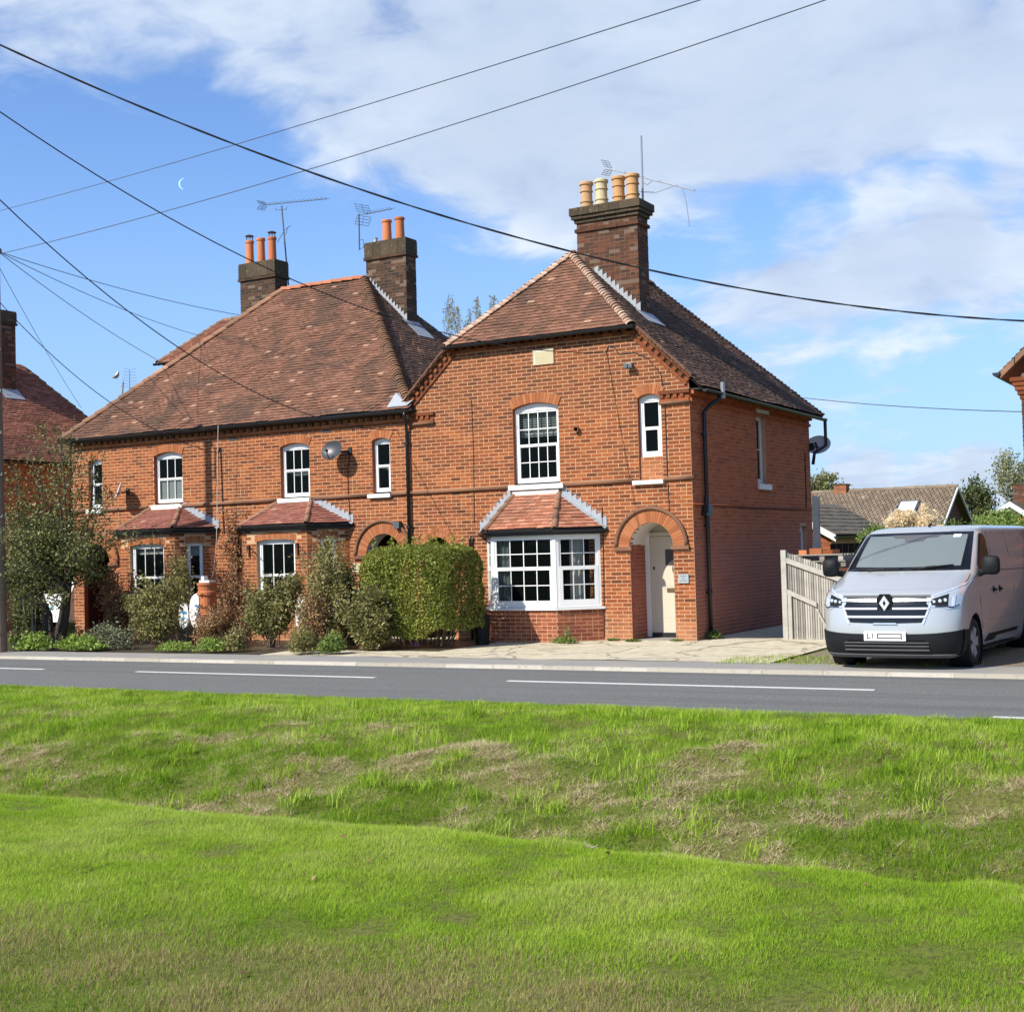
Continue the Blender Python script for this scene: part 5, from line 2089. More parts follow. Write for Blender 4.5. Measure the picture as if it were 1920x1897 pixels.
# windscreen with black border, mirror bracket and sticker
wl = lambda z, k: w_f(z) * k
hi_z, lo_z = 1.865, 1.325
bd = MB()
outer_lo = [(x * wl(lo_z, .925), lo_z + .00) for x in np.linspace(-1, 1, 9)]
outer_hi = [(x * wl(hi_z, .915), hi_z) for x in np.linspace(-1, 1, 9)]
inner_lo = [(x * wl(1.375, .80), 1.385 - .012 * (1 - x * x)) for x in np.linspace(-1, 1, 9)]
inner_hi = [(x * wl(1.83, .84), 1.825) for x in np.linspace(-1, 1, 9)]
for (a_, b_) in ((outer_lo, inner_lo), (inner_hi, outer_hi)):
    q = front_patch(a_, b_, 16, 2, .006, .006)
    bd.mesh(q.v, q.f)
for s in (-1, 1):
    a_ = [outer_lo[0 if s < 0 else -1], outer_hi[0 if s < 0 else -1]]
    b_ = [inner_lo[0 if s < 0 else -1], inner_hi[0 if s < 0 else -1]]
    q = front_patch(a_, b_, 8, 2, .006, .006)
    bd.mesh(q.v, q.f)
wsb = vpart(bd, 'windscreen_border', 'van_gloss_black')
q = front_patch(inner_lo, inner_hi, 20, 8, .003, .004)
wsg = vpart(q, 'windscreen', 'windscreen', smooth=True)
q = front_patch([(-.30, 1.79), (.30, 1.79)], [(-.38, 1.83), (.38, 1.83)], 8, 1, .007, .004)
vpart(q, 'sensor_panel', 'van_trim', wsg)
q = front_patch([(-.14, 1.735), (.12, 1.735)], [(-.17, 1.80), (.15, 1.80)], 6, 2, .008, .004)
vpart(q, 'sensor_panel', 'van_trim', wsg)
q = front_patch([(.53, 1.785), (.63, 1.785)], [(.53, 1.825), (.63, 1.825)], 2, 1, .009, .003)
vpart(q, 'sticker', 'paper', wsg)
for (a_, b_) in (((.00, 1.325), (.66, 1.385)), ((-.70, 1.335), (-.06, 1.335))):
    mb = MB()
    pts = [front_pt(a_[0] + (b_[0] - a_[0]) * k / 8, a_[1] + (b_[1] - a_[1]) * k / 8, .022) for k in range(9)]
    mb.tube(pts, .011, 6)
    mb.tube([pts[3] - Vector((.06, 0, .02)), pts[4], pts[5] + Vector((.02, 0, 0))], .02, 6)
    vpart(mb, 'wiper', 'van_black')
# grille
q = front_patch([(x, .635 + .03 * abs(x)) for x in np.linspace(-.49, .49, 9)], [(x, 1.005 - .015 * abs(x / .6) ** 2) for x in np.linspace(-.62, .62, 9)], 20, 6, .006, .02)
gr = vpart(q, 'grille', 'van_gloss_black')
for (z, hw, hgt) in ((.945, .605, .034), (.835, .575, .026), (.725, .535, .026)):
    for s in (-1, 1):
        xs = np.linspace(.105 if z > .8 else .0, hw, 6) * s
        q = front_patch([(x, z - hgt / 2) for x in xs], [(x, z + hgt / 2) for x in xs], 10, 1, .024, .018)
        vpart(q, 'grille_bar', 'chrome', gr)
q = front_patch([(x, .985) for x in np.linspace(-.62, .62, 9)], [(x, 1.010) for x in np.linspace(-.625, .625, 9)], 20, 1, .012, .012)
vpart(q, 'grille_trim', 'van_trim', gr)
for s in (-1, 1):
    q = front_patch([(s * .495, .63), (s * .62, .99)], [(s * .515, .625), (s * .64, .985)], 8, 1, .012, .01)
    vpart(q, 'grille_edge', 'chrome', gr)
# diamond badge
mb = MB()
ey = front_pt(0, .91).y
mb.prism([(-.115, ey, .96), (-.068, ey, 1.035), (.068, ey, 1.035), (.115, ey, .96), (.09, ey, .87), (.035, ey, .795), (-.035, ey, .795), (-.09, ey, .87)], (0, -.022, 0), (0, .02, 0))
em = vpart(mb, 'badge', 'van_gloss_black')
mb = MB()
oz, ow, oh, iw, ih = .912, .070, .104, .022, .044
outer = [(0, oz + oh), (ow, oz), (0, oz - oh), (-ow, oz)]
inner = [(0, oz + ih), (iw, oz), (0, oz - ih), (-iw, oz)]
for k in range(4):
    (xa, za), (xb, zb_) = outer[k], outer[(k + 1) % 4]
    (xc, zc), (xd_, zd) = inner[(k + 1) % 4], inner[k]
    mb.prism([(xa, ey, za), (xb, ey, zb_), (xc, ey, zc), (xd_, ey, zd)], (0, -.050, 0), (0, -.02, 0))
vpart(mb, 'diamond', 'chrome', em)
# headlights
for s in (-1, 1):
    lo = [(s * .555, .895), (s * .60, .850), (s * .74, .850), (s * .82, .815), (s * .94, .875)]
    hi = [(s * .55, .985), (s * .66, 1.025), (s * .76, 1.07), (s * .86, 1.13), (s * .955, 1.20)]
    q = front_patch(lo, hi, 14, 6, .008, .02)
    hl = vpart(q, 'headlight', 'lamp_clear', smooth=True)
    lo2 = [(s * .60, .885), (s * .68, .870), (s * .81, .870)]
    hi2 = [(s * .605, .955), (s * .70, .985), (s * .81, 1.02)]
    q = front_patch(lo2, hi2, 8, 3, .012, .01)
    vpart(q, 'lamp_housing', 'van_black', hl)
    for (x, z, r_) in ((.645, .92, .022), (.715, .93, .026), (.775, .94, .026)):
        c_ = front_pt(s * x, z, .014)
        mb = MB()
        mb.lathe([(r_, 0), (r_ * .8, .008), (.0, .012)], c_, 12, -VY)
        vpart(mb, 'lamp_lens', 'lamp_bright', hl)
    q = front_patch([(s * .60, .985), (s * .70, 1.015), (s * .80, 1.05), (s * .93, 1.13)], [(s * .60, 1.0), (s * .70, 1.033), (s * .80, 1.07), (s * .935, 1.16)], 12, 1, .016, .01)
    vpart(q, 'daytime_lamp', 'lamp_bright', hl)
    q = front_patch([(s * .85, .86), (s * .875, .86)], [(s * .86, .99), (s * .885, 1.0)], 1, 4, .016, .01)
    vpart(q, 'daytime_lamp', 'lamp_bright', hl)
    q = front_patch([(s * .66, .855), (s * .80, .853), (s * .85, .835), (s * .92, .872)], [(s * .66, .867), (s * .80, .866), (s * .86, .848), (s * .925, .888)], 10, 1, .014, .012)
    vpart(q, 'lamp_edge', 'van_gloss_black', hl)
# bumper: black lower part with intake, paint lip above, plate
q = front_patch([(x, .20) for x in np.linspace(-.885, .885, 13)], [(x, .495 + .06 * abs(x) ** 4) for x in np.linspace(-.96, .96, 13)], 36, 5, .012, .02)
bp = vpart(q, 'bumper', 'van_black', smooth=True)
q = front_patch([(x, .235) for x in np.linspace(-.60, .60, 9)], [(x, .415) for x in np.linspace(-.52, .52, 9)], 16, 2, .016, .01)
vpart(q, 'intake', 'van_gloss_black', bp)
for z in (.28, .33, .375):
    q = front_patch([(x, z) for x in np.linspace(-.575, .575, 9)], [(x, z + .014) for x in np.linspace(-.57, .57, 9)], 16, 1, .028, .014)
    vpart(q, 'intake_slat', 'van_trim', bp)
q = front_patch([(x, .195) for x in np.linspace(-.84, .84, 9)], [(x, .225) for x in np.linspace(-.86, .86, 9)], 24, 1, .03, .03)
vpart(q, 'bumper_lip', 'van_trim', bp)
q = front_patch([(x, .625) for x in np.linspace(-.17, .17, 5)], [(x, .645) for x in np.linspace(-.15, .15, 5)], 6, 1, .022, .02)
vpart(q, 'radar_plinth', 'lamp_clear', bp)
py_ = front_pt(0, .47).y - .02
mb = MB()
mb.box((-.285, py_ - .014, .405), (.285, py_ + .01, .53))
pl_ = vpart(mb, 'number_plate', 'plate_white')
mb = MB()
mb.box((-.245, py_ - .017, .435), (-.230, py_ - .0135, .505))
mb.box((-.2295, py_ - .017, .435), (-.195, py_ - .0135, .447))
mb.box((-.170, py_ - .017, .435), (-.155, py_ - .0135, .505))
vpart(mb, 'plate_lettering', 'engraved', pl_)
mb = MB()
for (lo, hi) in (((-.105, .435), (.235, .450)), ((-.105, .488), (.235, .503)), ((-.105, .4505), (-.088, .4875)), ((.218, .4505), (.235, .4875)), ((.222, .418), (.236, .4345))):
    mb.box((lo[0], py_ - .017, lo[1]), (hi[0], py_ - .0135, hi[1]))
vpart(mb, 'plate_bar', 'engraved', pl_)
# panel gaps: bonnet edge and doors
for s in (-1, 1):
    pts = [front_pt(s * x, z, .003) for x, z in ((.60, 1.0), (.72, 1.045), (.84, 1.09), (.90, 1.14), (.915, 1.20), (.90, 1.27))]
    mb = MB()
    mb.tube(pts, .004, 5)
    vpart(mb, 'bonnet_gap', 'van_gloss_black')


def side_strip(s, pts, rad, name, mat, off=.001):
    mb = MB()
    mb.tube([(s * (side_x(z) + off), y, z) for y, z in pts], rad, 5)
    return vpart(mb, name, mat)


def side_patch(s, poly_, name, mat, off=.004, th=.01, parent=None):
    mb = MB()
    mb.prism([(s * (side_x(z) + off), y, z) for y, z in poly_], (s * -th, 0, 0), (0, 0, 0))
    return vpart(mb, name, mat, parent)


for s in (-1, 1):
    side_strip(s, [(2.22, .32), (2.22, 1.0), (2.22, 1.55), (2.24, 1.86)], .004, 'door_gap', 'van_gloss_black')
    side_strip(s, [(1.40, .5), (1.24, .9), (1.32, 1.28)], .004, 'door_gap', 'van_gloss_black')
    side_strip(s, [(3.35, .32), (3.35, 1.0), (3.35, 1.55), (3.35, 1.86)], .004, 'door_gap', 'van_gloss_black')
    side_strip(s, [(2.24, 1.30), (3.3, 1.28), (4.9, 1.28)], .006, 'slide_rail', 'van_trim')
    side_strip(s, [(1.30, 1.12), (1.62, .64), (1.72, .60), (3.4, .60)], .007, 'swage_line', 'van_paint', .0)
    gl = [(1.42, 1.31), (2.06, 1.31), (2.10, 1.36), (2.08, 1.74), (1.98, 1.80), (1.86, 1.80), (1.62, 1.60), (1.42, 1.40)]
    side_patch(s, [(1.36, 1.29), (2.10, 1.28), (2.14, 1.34), (2.12, 1.77), (2.0, 1.835), (1.84, 1.835), (1.58, 1.62), (1.36, 1.41)], 'window_seal', 'van_gloss_black', .002)
    side_patch(s, gl, 'side_window', 'van_gloss_black', .006, .003)
    mb = MB()
    zs_ = np.linspace(.185, .535, 9)
    for za, zb_ in zip(zs_[:-1], zs_[1:]):
        ya = [WY[0] - math.sqrt(max(WR ** 2 - (z - WZ) ** 2, 0)) - .004 for z in (za, zb_)]
        q0 = [(s * (side_x(z) + .014), y, z) for y, z in ((.34, za), (ya[0], za), (ya[1], zb_), (.34, zb_))]
        mb.face(q0 if s > 0 else q0[::-1])
        mb.face([q0[1], (s * (side_x(za) - .04), ya[0], za), (s * (side_x(zb_) - .04), ya[1], zb_), q0[2]])
    vpart(mb, 'bumper_side', 'van_black')
    side_patch(s, [(1.44, .20), (3.58, .20), (3.58, .40), (1.75, .40), (1.58, .33)], 'sill_trim', 'van_black', .006)
    for y in (2.05, 2.42):
        mb = MB()
        mb.lathe([(.05, 0), (.05, .008), (.02, .012)], (s * (side_x(1.02) - .002), y, 1.02), 12, VX * s)
        mb.box((min(s * .98, s * 1.01), y - .06, 1.0), (max(s * .98, s * 1.01), y + .06, 1.035))
        vpart(mb, 'door_handle', 'van_black')
    # mirror: arm and housing
    mb = MB()
    mb.tube([(s * .93, 1.36, 1.27), (s * 1.02, 1.30, 1.29), (s * 1.12, 1.26, 1.31)], [.06, .045, .045], 8)
    mi = vpart(mb, 'mirror_arm', 'van_black')
    mb = MB()
    cx, cy, cz = s * 1.15, 1.22, 1.385
    prof = []
    for (k_, sc_) in ((-.085, .78), (-.06, .96), (0, 1.0), (.05, .95), (.065, .85)):
        prof.append([(cx + a_ * sc_, cy + k_, cz + b_ * sc_) for a_, b_ in [(.115 * math.copysign(abs(math.cos(q)) ** .5, math.cos(q)), .135 * math.copysign(abs(math.sin(q)) ** .5, math.sin(q))) for q in np.linspace(0, 2 * PI, 17)[:-1]]])
    vs = [p_ for rg in prof for p_ in rg]
    k_ = 16
    fs = [(i * k_ + q, i * k_ + (q + 1) % k_, (i + 1) * k_ + (q + 1) % k_, (i + 1) * k_ + q) for i in range(len(prof) - 1) for q in range(k_)] + [tuple(range(k_ - 1, -1, -1)), tuple((len(prof) - 1) * k_ + q for q in range(k_))]
    mb.mesh(vs, fs)
    vpart(mb, 'mirror', 'van_black', smooth=True)
# wheels
for y in WY:
    for s in (-1, 1):
        mb = MB()
        r_ = .335
        mb.lathe([(.21, -.10), (r_ - .03, -.105), (r_, -.07), (r_, .07), (r_ - .03, .105), (.215, .10), (.205, .07)], (s * .845, y, r_), 32, VX * s)
        wh = vpart(mb, 'wheel', 'tyre', smooth=True)
        mb = MB()
        mb.lathe([(.215, .085), (.20, .095), (.185, .08), (.06, .075), (.05, .095), (.0, .10)], (s * .845, y, r_), 24, VX * s)
        ri = vpart(mb, 'wheel_rim', 'van_black', wh)
        mb = MB()
        for k in range(5):
            a_ = 2 * PI * k / 5
            c0 = Vector((s * .93, y, r_))
            d_ = Vector((0, math.cos(a_), math.sin(a_)))
            e_ = Vector((0, -math.sin(a_), math.cos(a_)))
            mb.prism([c0 + d_ * .03 - e_ * .035, c0 + d_ * .20 - e_ * .075, c0 + d_ * .20 + e_ * .075, c0 + d_ * .03 + e_ * .035], (s * -.01, 0, 0), (s * .014, 0, 0))
        mb.lathe([(.06, .07), (.055, .105), (.0, .11)], (s * .845, y, r_), 16, VX * s)
        vpart(mb, 'hub_cap', 'alloy', wh)
# roof aerial base
mb = MB()
mb.tube([(.0, 2.35, 1.955), (-.0, 2.45, 2.0)], .02, 6)
vpart(mb, 'roof_aerial', 'van_black')


# ------------------------------------------------------------------ plants
def leaf_cloud(name, C, size, rnd, mat, parent, up=.25, long=1.9, outv=None, **kw):
    """one rhombus per leaf at each centre"""
    C = np.asarray(C, float)
    n = len(C)
    size = np.broadcast_to(np.asarray(size, float), (n,)) * rng.uniform(.5, 1.5, n)
    nr_ = rng.normal(0, 1, (n, 3))
    nr_[:, 2] = nr_[:, 2] * .7 + up
    if outv is not None:
        nr_ = nr_ + outv * 1.2
    nr_ /= np.linalg.norm(nr_, axis=1)[:, None] + 1e-9
    a_ = rng.normal(0, 1, (n, 3))
    a_ -= nr_ * np.sum(a_ * nr_, 1)[:, None]
    a_ /= np.linalg.norm(a_, axis=1)[:, None] + 1e-9
    b_ = np.cross(nr_, a_)
    L_ = (size * .5)[:, None]
    w_ = (size * .5 / long)[:, None]
    V = np.empty((n, 4, 3))
    V[:, 0], V[:, 1], V[:, 2], V[:, 3] = C - a_ * L_, C + b_ * w_ + nr_ * w_ * .3, C + a_ * L_, C - b_ * w_ + nr_ * w_ * .3
    k = np.arange(n) * 4
    F = np.stack([k, k + 1, k + 2, k + 3], 1).ravel()
    return numpy_mesh(name, V.reshape(-1, 3), F, np.arange(n) * 4, np.clip(rnd, 0, 1), mat, parent, **kw)


def spray(base, tips, nleaf, sig, start=.35, curl=.15, twigs=5, twig_len=.3):
    """stems from base to tips with side twigs; returns stem curves and leaf centres"""
    stems, leaves = [], []
    base = np.array(base, float)
    for tp in tips:
        tp = np.array(tp, float)
        b0 = base + np.array([random.gauss(0, .05), random.gauss(0, .05), 0])
        L_ = np.linalg.norm(tp - b0)
        mid = (b0 + tp) / 2 + rng.normal(0, curl * L_ * .5, 3) * np.array([1, 1, .3]) + np.array([0, 0, .08 * L_])
        ts = np.linspace(0, 1, 7)
        cv = [(1 - q) ** 2 * b0 + 2 * q * (1 - q) * mid + q * q * tp for q in ts]
        stems.append(cv)
        for _ in range(twigs):
            q = random.uniform(start * .8, 1)
            p_ = (1 - q) ** 2 * b0 + 2 * q * (1 - q) * mid + q * q * tp
            d_ = rng.normal(0, 1, 3)
            d_[2] = abs(d_[2]) * .6
            e_ = p_ + d_ / np.linalg.norm(d_) * twig_len * random.uniform(.5, 1.2)
            stems.append([p_, (p_ + e_) / 2 + rng.normal(0, .02, 3), e_])
            for _k in range(max(1, nleaf // (twigs * 2))):
                s_ = random.random()
                leaves.append(p_ + (e_ - p_) * s_ + rng.normal(0, sig, 3))
        for _k in range(nleaf // 2):
            q = start + (1 - start) * random.random() ** .8
            leaves.append((1 - q) ** 2 * b0 + 2 * q * (1 - q) * mid + q * q * tp + rng.normal(0, sig, 3))
    return stems, np.array(leaves)


def bush(name, label, cat, base, tips, nleaf, leaf, lmat, smat='twig', sig=.075, start=.35, rad=.012, twigs=5, twig_len=.28, group=None, tone=.5, extra=None, up=.25, crown='foliage'):
    nleaf, leaf = int(nleaf * 2.0), leaf * 1.35
    o_ = thing(name, label, cat, base, group)
    st, lv = spray(base, tips, nleaf, sig, start, .15, twigs, twig_len)
    mb = MB()
    for cv in st:
        r_ = rad if len(cv) > 3 else rad * .35
        mb.tube(cv, [r_ * (1 - .75 * i / (len(cv) - 1)) for i in range(len(cv))], 5, cap=False)
    mb.build('stems', smat, o_)
    if extra is not None:
        lv = np.vstack([lv, extra])
    cl_ = fbm(lv[:, 0] * 2 + lv[:, 1], lv[:, 2] * 2, 1.6, 91)
    rr = np.clip(tone + (cl_ - .5) * .8 + rng.normal(0, .2, len(lv)), 0, 1)
    lv[:, 2] = np.maximum(lv[:, 2], .02)
    leaf_cloud(crown, lv, leaf, rr, lmat, o_, up=up)
    return o_


def ell(center, radii, n, shell=.55, bump_=.25, seed=0, zmin=None):
    """points through an uneven ellipsoid, denser towards the outside"""
    d_ = rng.normal(0, 1, (n, 3))
    d_ /= np.linalg.norm(d_, axis=1)[:, None]
    an, el_ = np.arctan2(d_[:, 1], d_[:, 0]), d_[:, 2]
    r_ = (1 - bump_ / 2 + bump_ * 1.6 * (fbm(an * 2.2 + 9, el_ * 3.3 + 5, 1.0, seed) - .5))
    q = (shell + (1 - shell) * rng.uniform(0, 1, n) ** .6)
    p_ = np.array(center) + d_ * np.array(radii) * (r_ * q)[:, None]
    return p_ if zmin is None else p_[p_[:, 2] > zmin]


YS = -2.9
tp_ = lambda lst, Y=YS, j=.25: [tuple(at_y(px, py, Y + random.uniform(-j, j))) for px, py in lst]


def fan(px0, px1, py0, py1, n, Y=YS, j=.3):
    return [tuple(at_y(random.uniform(px0, px1), random.uniform(py0, py1), Y + random.uniform(-j, j))) for _ in range(n)]


base_at = lambda px, Y=YS: (at_y(px, 1215, Y).x, Y, 0)

# small multi-stemmed tree at the left, before the far bay
tb = at_z(98, 1211, 0)
Tr = thing('garden_tree', 'olive green multi-stemmed tree with bare lower trunks beside the wooden pole', 'tree', tb)
tips, trunks = [], MB()
forks = []
for (dx, dy, z_) in ((-.55, .1, 1.2), (-.15, -.15, 1.5), (.25, .2, 1.4), (.6, -.1, 1.3)):
    f0 = np.array([tb.x + dx * .25, tb.y + dy, 0.0])
    f1 = np.array([tb.x + dx, tb.y + dy * 1.5, z_])
    trunks.tube([f0, f0 * .5 + f1 * .5 + rng.normal(0, .05, 3), f1], [.075, .06, .05], 8)
    forks.append(f1)
lv_all = []
for k in range(44):
    f1 = forks[k % 4]
    an = random.uniform(0, 2 * PI)
    zt_ = random.uniform(.9, 5.0)
    rr_ = float(np.interp(zt_, [.5, 1.2, 2.2, 3.2, 4.0, 5.0], [1.5, 1.75, 1.95, 1.65, 1.2, .8])) * random.uniform(.45, 1.05)
    tp = np.array([tb.x + .1 + rr_ * math.cos(an), tb.y + .9 * rr_ * math.sin(an), zt_])
    st, lv = spray(f1, [tp], 400, .13, .2, .2, 12, .55)
    lv_all.append(lv)
    for cv in st:
        r_ = .026 if len(cv) > 3 else .007
        trunks.tube(cv, [r_ * (1 - .7 * i / (len(cv) - 1)) for i in range(len(cv))], 5, cap=False)
lv_all.append(ell((tb.x + .05, tb.y, 2.45), (1.45, 1.2, 1.0), 3500, .15, .8, 3))
lv_all.append(ell((tb.x - .75, tb.y, 1.7), (.85, .9, .8), 2600, .15, .8, 5))
lv_all.append(ell((tb.x + .8, tb.y, 1.95), (.75, .8, .7), 1500, .15, .8, 6))
lv = np.vstack(lv_all)
trunks.build('trunk', 'bark', Tr)
leaf_cloud('crown', lv, .062, np.clip(.52 + (fbm(lv[:, 0] * 2, lv[:, 2] * 2, 1.2, 7) - .5) + rng.normal(0, .22, len(lv)), 0, 1), 'leaf_tree', Tr)
bush('garden_shrub', 'dark green shrub filling the gap between the wooden pole and the tree trunks', 'shrub', base_at(45, -2.2), fan(8, 90, 990, 1150, 26, -2.2), 230, .055, 'leaf_tree', start=.1, tone=.15)
# pale side stems
bush('sapling', 'thin pale bare-stemmed saplings under the olive green tree', 'plant', at_z(62, 1214, 0), [tuple(at_y(px, py, -3.6)) for px, py in ((38, 1010), (52, 1040), (75, 1060), (60, 1090))], 40, .05, 'leaf_olive', 'bark_pale', start=.6)

# clipped privet before the passage arch
HY = -1.95
hl_, hr_ = at_y(706, 1100, HY).x, at_y(880, 1100, HY).x
hc = (hl_ + hr_) / 2
Hd = thing('privet_hedge', 'large yellow-green privet bush clipped square in front of the narrow arch', 'hedge', (hc, HY, 0))
n = 42000
P = rng.uniform(-1, 1, (n, 3))
face = rng.integers(0, 5, n)
for ax, sg, k in ((0, -1, 0), (0, 1, 1), (1, -1, 2), (1, -1, 4)):
    s_ = face == k
    P[s_, ax] = sg * (1 - np.abs(rng.normal(0, .16, s_.sum())))
s_ = face == 3
P[s_, 2] = 1 - np.abs(rng.normal(0, .12, s_.sum()))
sc_ = (np.abs(P) ** 5).sum(1) ** .2
P = P / np.maximum(sc_, .0001)[:, None] * np.minimum(sc_, 1)[:, None]
lump = 1 + .16 * (fbm(P[:, 0] * 2.2 + P[:, 1] * 1.3, P[:, 2] * 2.2 + 4, 1, 44) - .5)
wid = (hr_ - hl_) / 2
zc_, hzz = 1.02, .96
lv = np.stack([hc + P[:, 0] * wid * lump, HY + P[:, 1] * .78 * lump, zc_ + P[:, 2] * hzz * (1 + .10 * (fbm(P[:, 0] * 3, P[:, 1] * 3, 1, 12) - .5))], 1)
skirt = .22 + .35 * (fbm(lv[:, 0] * 2.2, lv[:, 1], 1.2, 71) - .5) + .08 * np.abs(P[:, 0])
lv = lv[lv[:, 2] > skirt]
shoots = [np.array([random.uniform(hl_ + .1, hr_ - .1), HY + random.uniform(-.5, .4), 1.93]) for _ in range(46)]
sh = np.vstack([q + np.stack([rng.normal(0, .02, 9), rng.normal(0, .02, 9), np.linspace(0, random.uniform(.08, .26), 9)], 1) for q in shoots])
lv = np.vstack([lv, sh])
top = np.clip((lv[:, 2] - 1.0) / 1.0, 0, 1)
leaf_cloud('crown', lv, .058, np.clip(.50 + .0 * top + (fbm(lv[:, 0] * 2.4, lv[:, 2] * 2.4 + lv[:, 1], 1.3, 17) - .5) * .9 + rng.normal(0, .2, len(lv)), 0, 1), 'leaf_hedge', Hd, up=.5)
mb = MB()
for k in range(26):
    x_ = random.uniform(hl_ + .25, hr_ - .25)
    y_ = HY + random.uniform(-.35, .35)
    mb.tube([(hc + (x_ - hc) * .7, y_ * .5 + HY * .5, 0), (x_, y_, .55), (x_ + random.gauss(0, .15), y_ + random.gauss(0, .1), 1.3)], [.018, .013, .006], 5)
mb.build('trunk', 'twig', Hd)

G1 = 'shrubs along the cottage front gardens'
bush('garden_shrub', 'green-brown vase-shaped shrub with bare lower stems before the far bay window', 'shrub', base_at(292), fan(232, 334, 1085, 1165, 26), 200, .048, 'leaf_olive', start=.36, group=G1, tone=.6)
bush('garden_shrub', 'rusty red-brown shrub left of the vase-shaped shrub by the far bay', 'shrub', base_at(228, -1.9), fan(192, 256, 1060, 1165, 20, -1.9), 180, .045, 'leaf_rust', start=.15, group=G1)
bush('garden_shrub', 'slender twiggy shrub against the side window of the far bay', 'shrub', base_at(340, -1.5), fan(316, 362, 1030, 1130, 14, -1.5), 130, .042, 'leaf_olive', start=.35, group=G1, tone=.7)
bush('garden_shrub', 'dark olive shrub with bare stems under the near brick bay window', 'shrub', base_at(508), fan(458, 562, 1075, 1160, 28), 220, .048, 'leaf_olive', start=.35, group=G1, tone=.4)
bush('garden_shrub', 'brown twiggy shrub between the two brick bays', 'shrub', base_at(440, -2.4), fan(408, 478, 1085, 1185, 20, -2.4), 160, .042, 'leaf_rust', start=.1, group=G1, tone=.35)
bush('garden_shrub', 'tall wispy yellow-brown shrub covering the side of the near brick bay', 'shrub', base_at(610, -2.9), fan(560, 652, 1000, 1160, 22, -2.9), 150, .042, 'leaf_olive', start=.2, group=G1, tone=.75)
bush('garden_shrub', 'loose brownish shrub between the wispy shrub and the privet', 'shrub', base_at(662, -2.3), fan(622, 708, 1065, 1170, 24, -2.3), 230, .048, 'leaf_olive', start=.2, group=G1, tone=.55)
bush('garden_shrub', 'mid green shrub with slanting stems at the foot of the privet', 'shrub', base_at(705, -2.9), fan(640, 735, 1105, 1185, 26, -2.9), 260, .048, 'leaf_olive', start=.2, group=G1, tone=.45)
bush('garden_shrub', 'dry orange-brown stems spilling over the orange pot', 'shrub', base_at(592, -3.1), fan(566, 612, 1110, 1200, 18, -3.1), 110, .04, 'leaf_rust', start=.05, group=G1, tone=.8)
bush('garden_shrub', 'dry brown stems and leaves around the foot of the slab-topped pot', 'shrub', base_at(390, -2.9), fan(362, 418, 1135, 1205, 18, -2.9), 110, .04, 'leaf_rust', start=.05, group=G1, tone=.7)
# climber on the wall between the bays
pts = []
for k in range(60):
    px, py = random.gauss(433, 10), random.uniform(955, 1150)
    q = at_y(px, py, -.12 - .25 * random.random())
    pts.append(np.array(q) + rng.normal(0, .06, (20, 3)))
cb_ = (at_y(435, 1200, -.3).x, -.3, 0)
bush('wall_climber', 'rust brown climbing plant on the wall between the brick bays', 'climber', cb_, [tuple(at_y(px, py, -.15)) for px, py in ((425, 960), (436, 975), (446, 1000), (430, 1030))], 60, .045, 'leaf_rust', 'twig', extra=np.vstack(pts), tone=.4)


def mound(name, label, px0, px1, pyt, Y, n, leaf, lmat, tone=.5, dep=.35, cat='plant', group='low plants along the pavement edge'):
    a_, b_ = at_y(px0, 1220, Y).x, at_y(px1, 1220, Y).x
    zt_ = at_y((px0 + px1) / 2, pyt, Y).z
    c_ = ((a_ + b_) / 2, Y, 0)
    o_ = thing(name, label, cat, c_, group)
    lv = ell((c_[0], Y, zt_ * .25), ((b_ - a_) / 2 * 1.1, dep * 1.1, zt_ * .9), int(n * 1.8), .4, .7, random.randint(0, 99), .0)
    mb = MB()
    for k in range(14):
        x_ = random.uniform(a_, b_)
        mb.tube([(c_[0] + (x_ - c_[0]) * .6, Y + random.uniform(-.1, .1), 0), (x_, Y + random.uniform(-dep, dep) * .6, zt_ * random.uniform(.5, 1.1))], [.006, .003], 4)
    mb.build('stems', 'twig', o_)
    leaf_cloud('foliage', lv, leaf, np.clip(tone + (fbm(lv[:, 0] * 4, lv[:, 2] * 4, 1, 5) - .5) + rng.normal(0, .18, len(lv)), 0, 1), lmat, o_, up=.6)
    return o_


mound('ground_cover', 'bright broad-leaved weeds at the foot of the wooden pole', 16, 110, 1182, -3.95, 1500, .085, 'leaf_bright', .45)
mound('ground_cover', 'bright green weeds under the olive green tree by the pavement', 100, 205, 1186, -3.9, 1700, .075, 'leaf_bright', .5)
mound('ground_cover', 'pale silvery green weeds left of the vase-shaped shrub', 150, 262, 1162, -3.5, 1700, .05, 'leaf_silver', .5)
mound('ground_cover', 'dull green low bush behind the trunks of the tree', 100, 160, 1155, -2.6, 900, .05, 'leaf_green', .35)
mound('ground_cover', 'yellow-green moss and grass hummock in the garden gap', 290, 372, 1198, -3.8, 1300, .04, 'leaf_bright', .65)
mound('ground_cover', 'yellowish low plants below the terracotta pot', 365, 435, 1190, -3.8, 1300, .045, 'leaf_bright', .4)
mound('ground_cover', 'mixed olive plants below the brown twiggy shrub', 415, 468, 1168, -3.6, 1200, .045, 'leaf_olive', .7)
mound('ground_cover', 'grey-green lavender tuft in front of the blue and white panel', 336, 366, 1160, -2.4, 500, .05, 'leaf_silver', .4)
mound('ground_cover', 'rounded olive green mound at the edge of the concrete', 532, 604, 1172, -3.85, 1900, .045, 'leaf_olive', .75)
mound('ground_cover', 'fresh green mound right of the olive mound', 594, 654, 1180, -3.75, 1600, .045, 'leaf_green', .75)
G2 = 'weeds at the foot of the end cottage'
mound('wall_weed', 'tall green weed at the corner of the white bay', 1028, 1092, 1192, -.85, 420, .045, 'leaf_green', .6, .15, 'weed', G2)
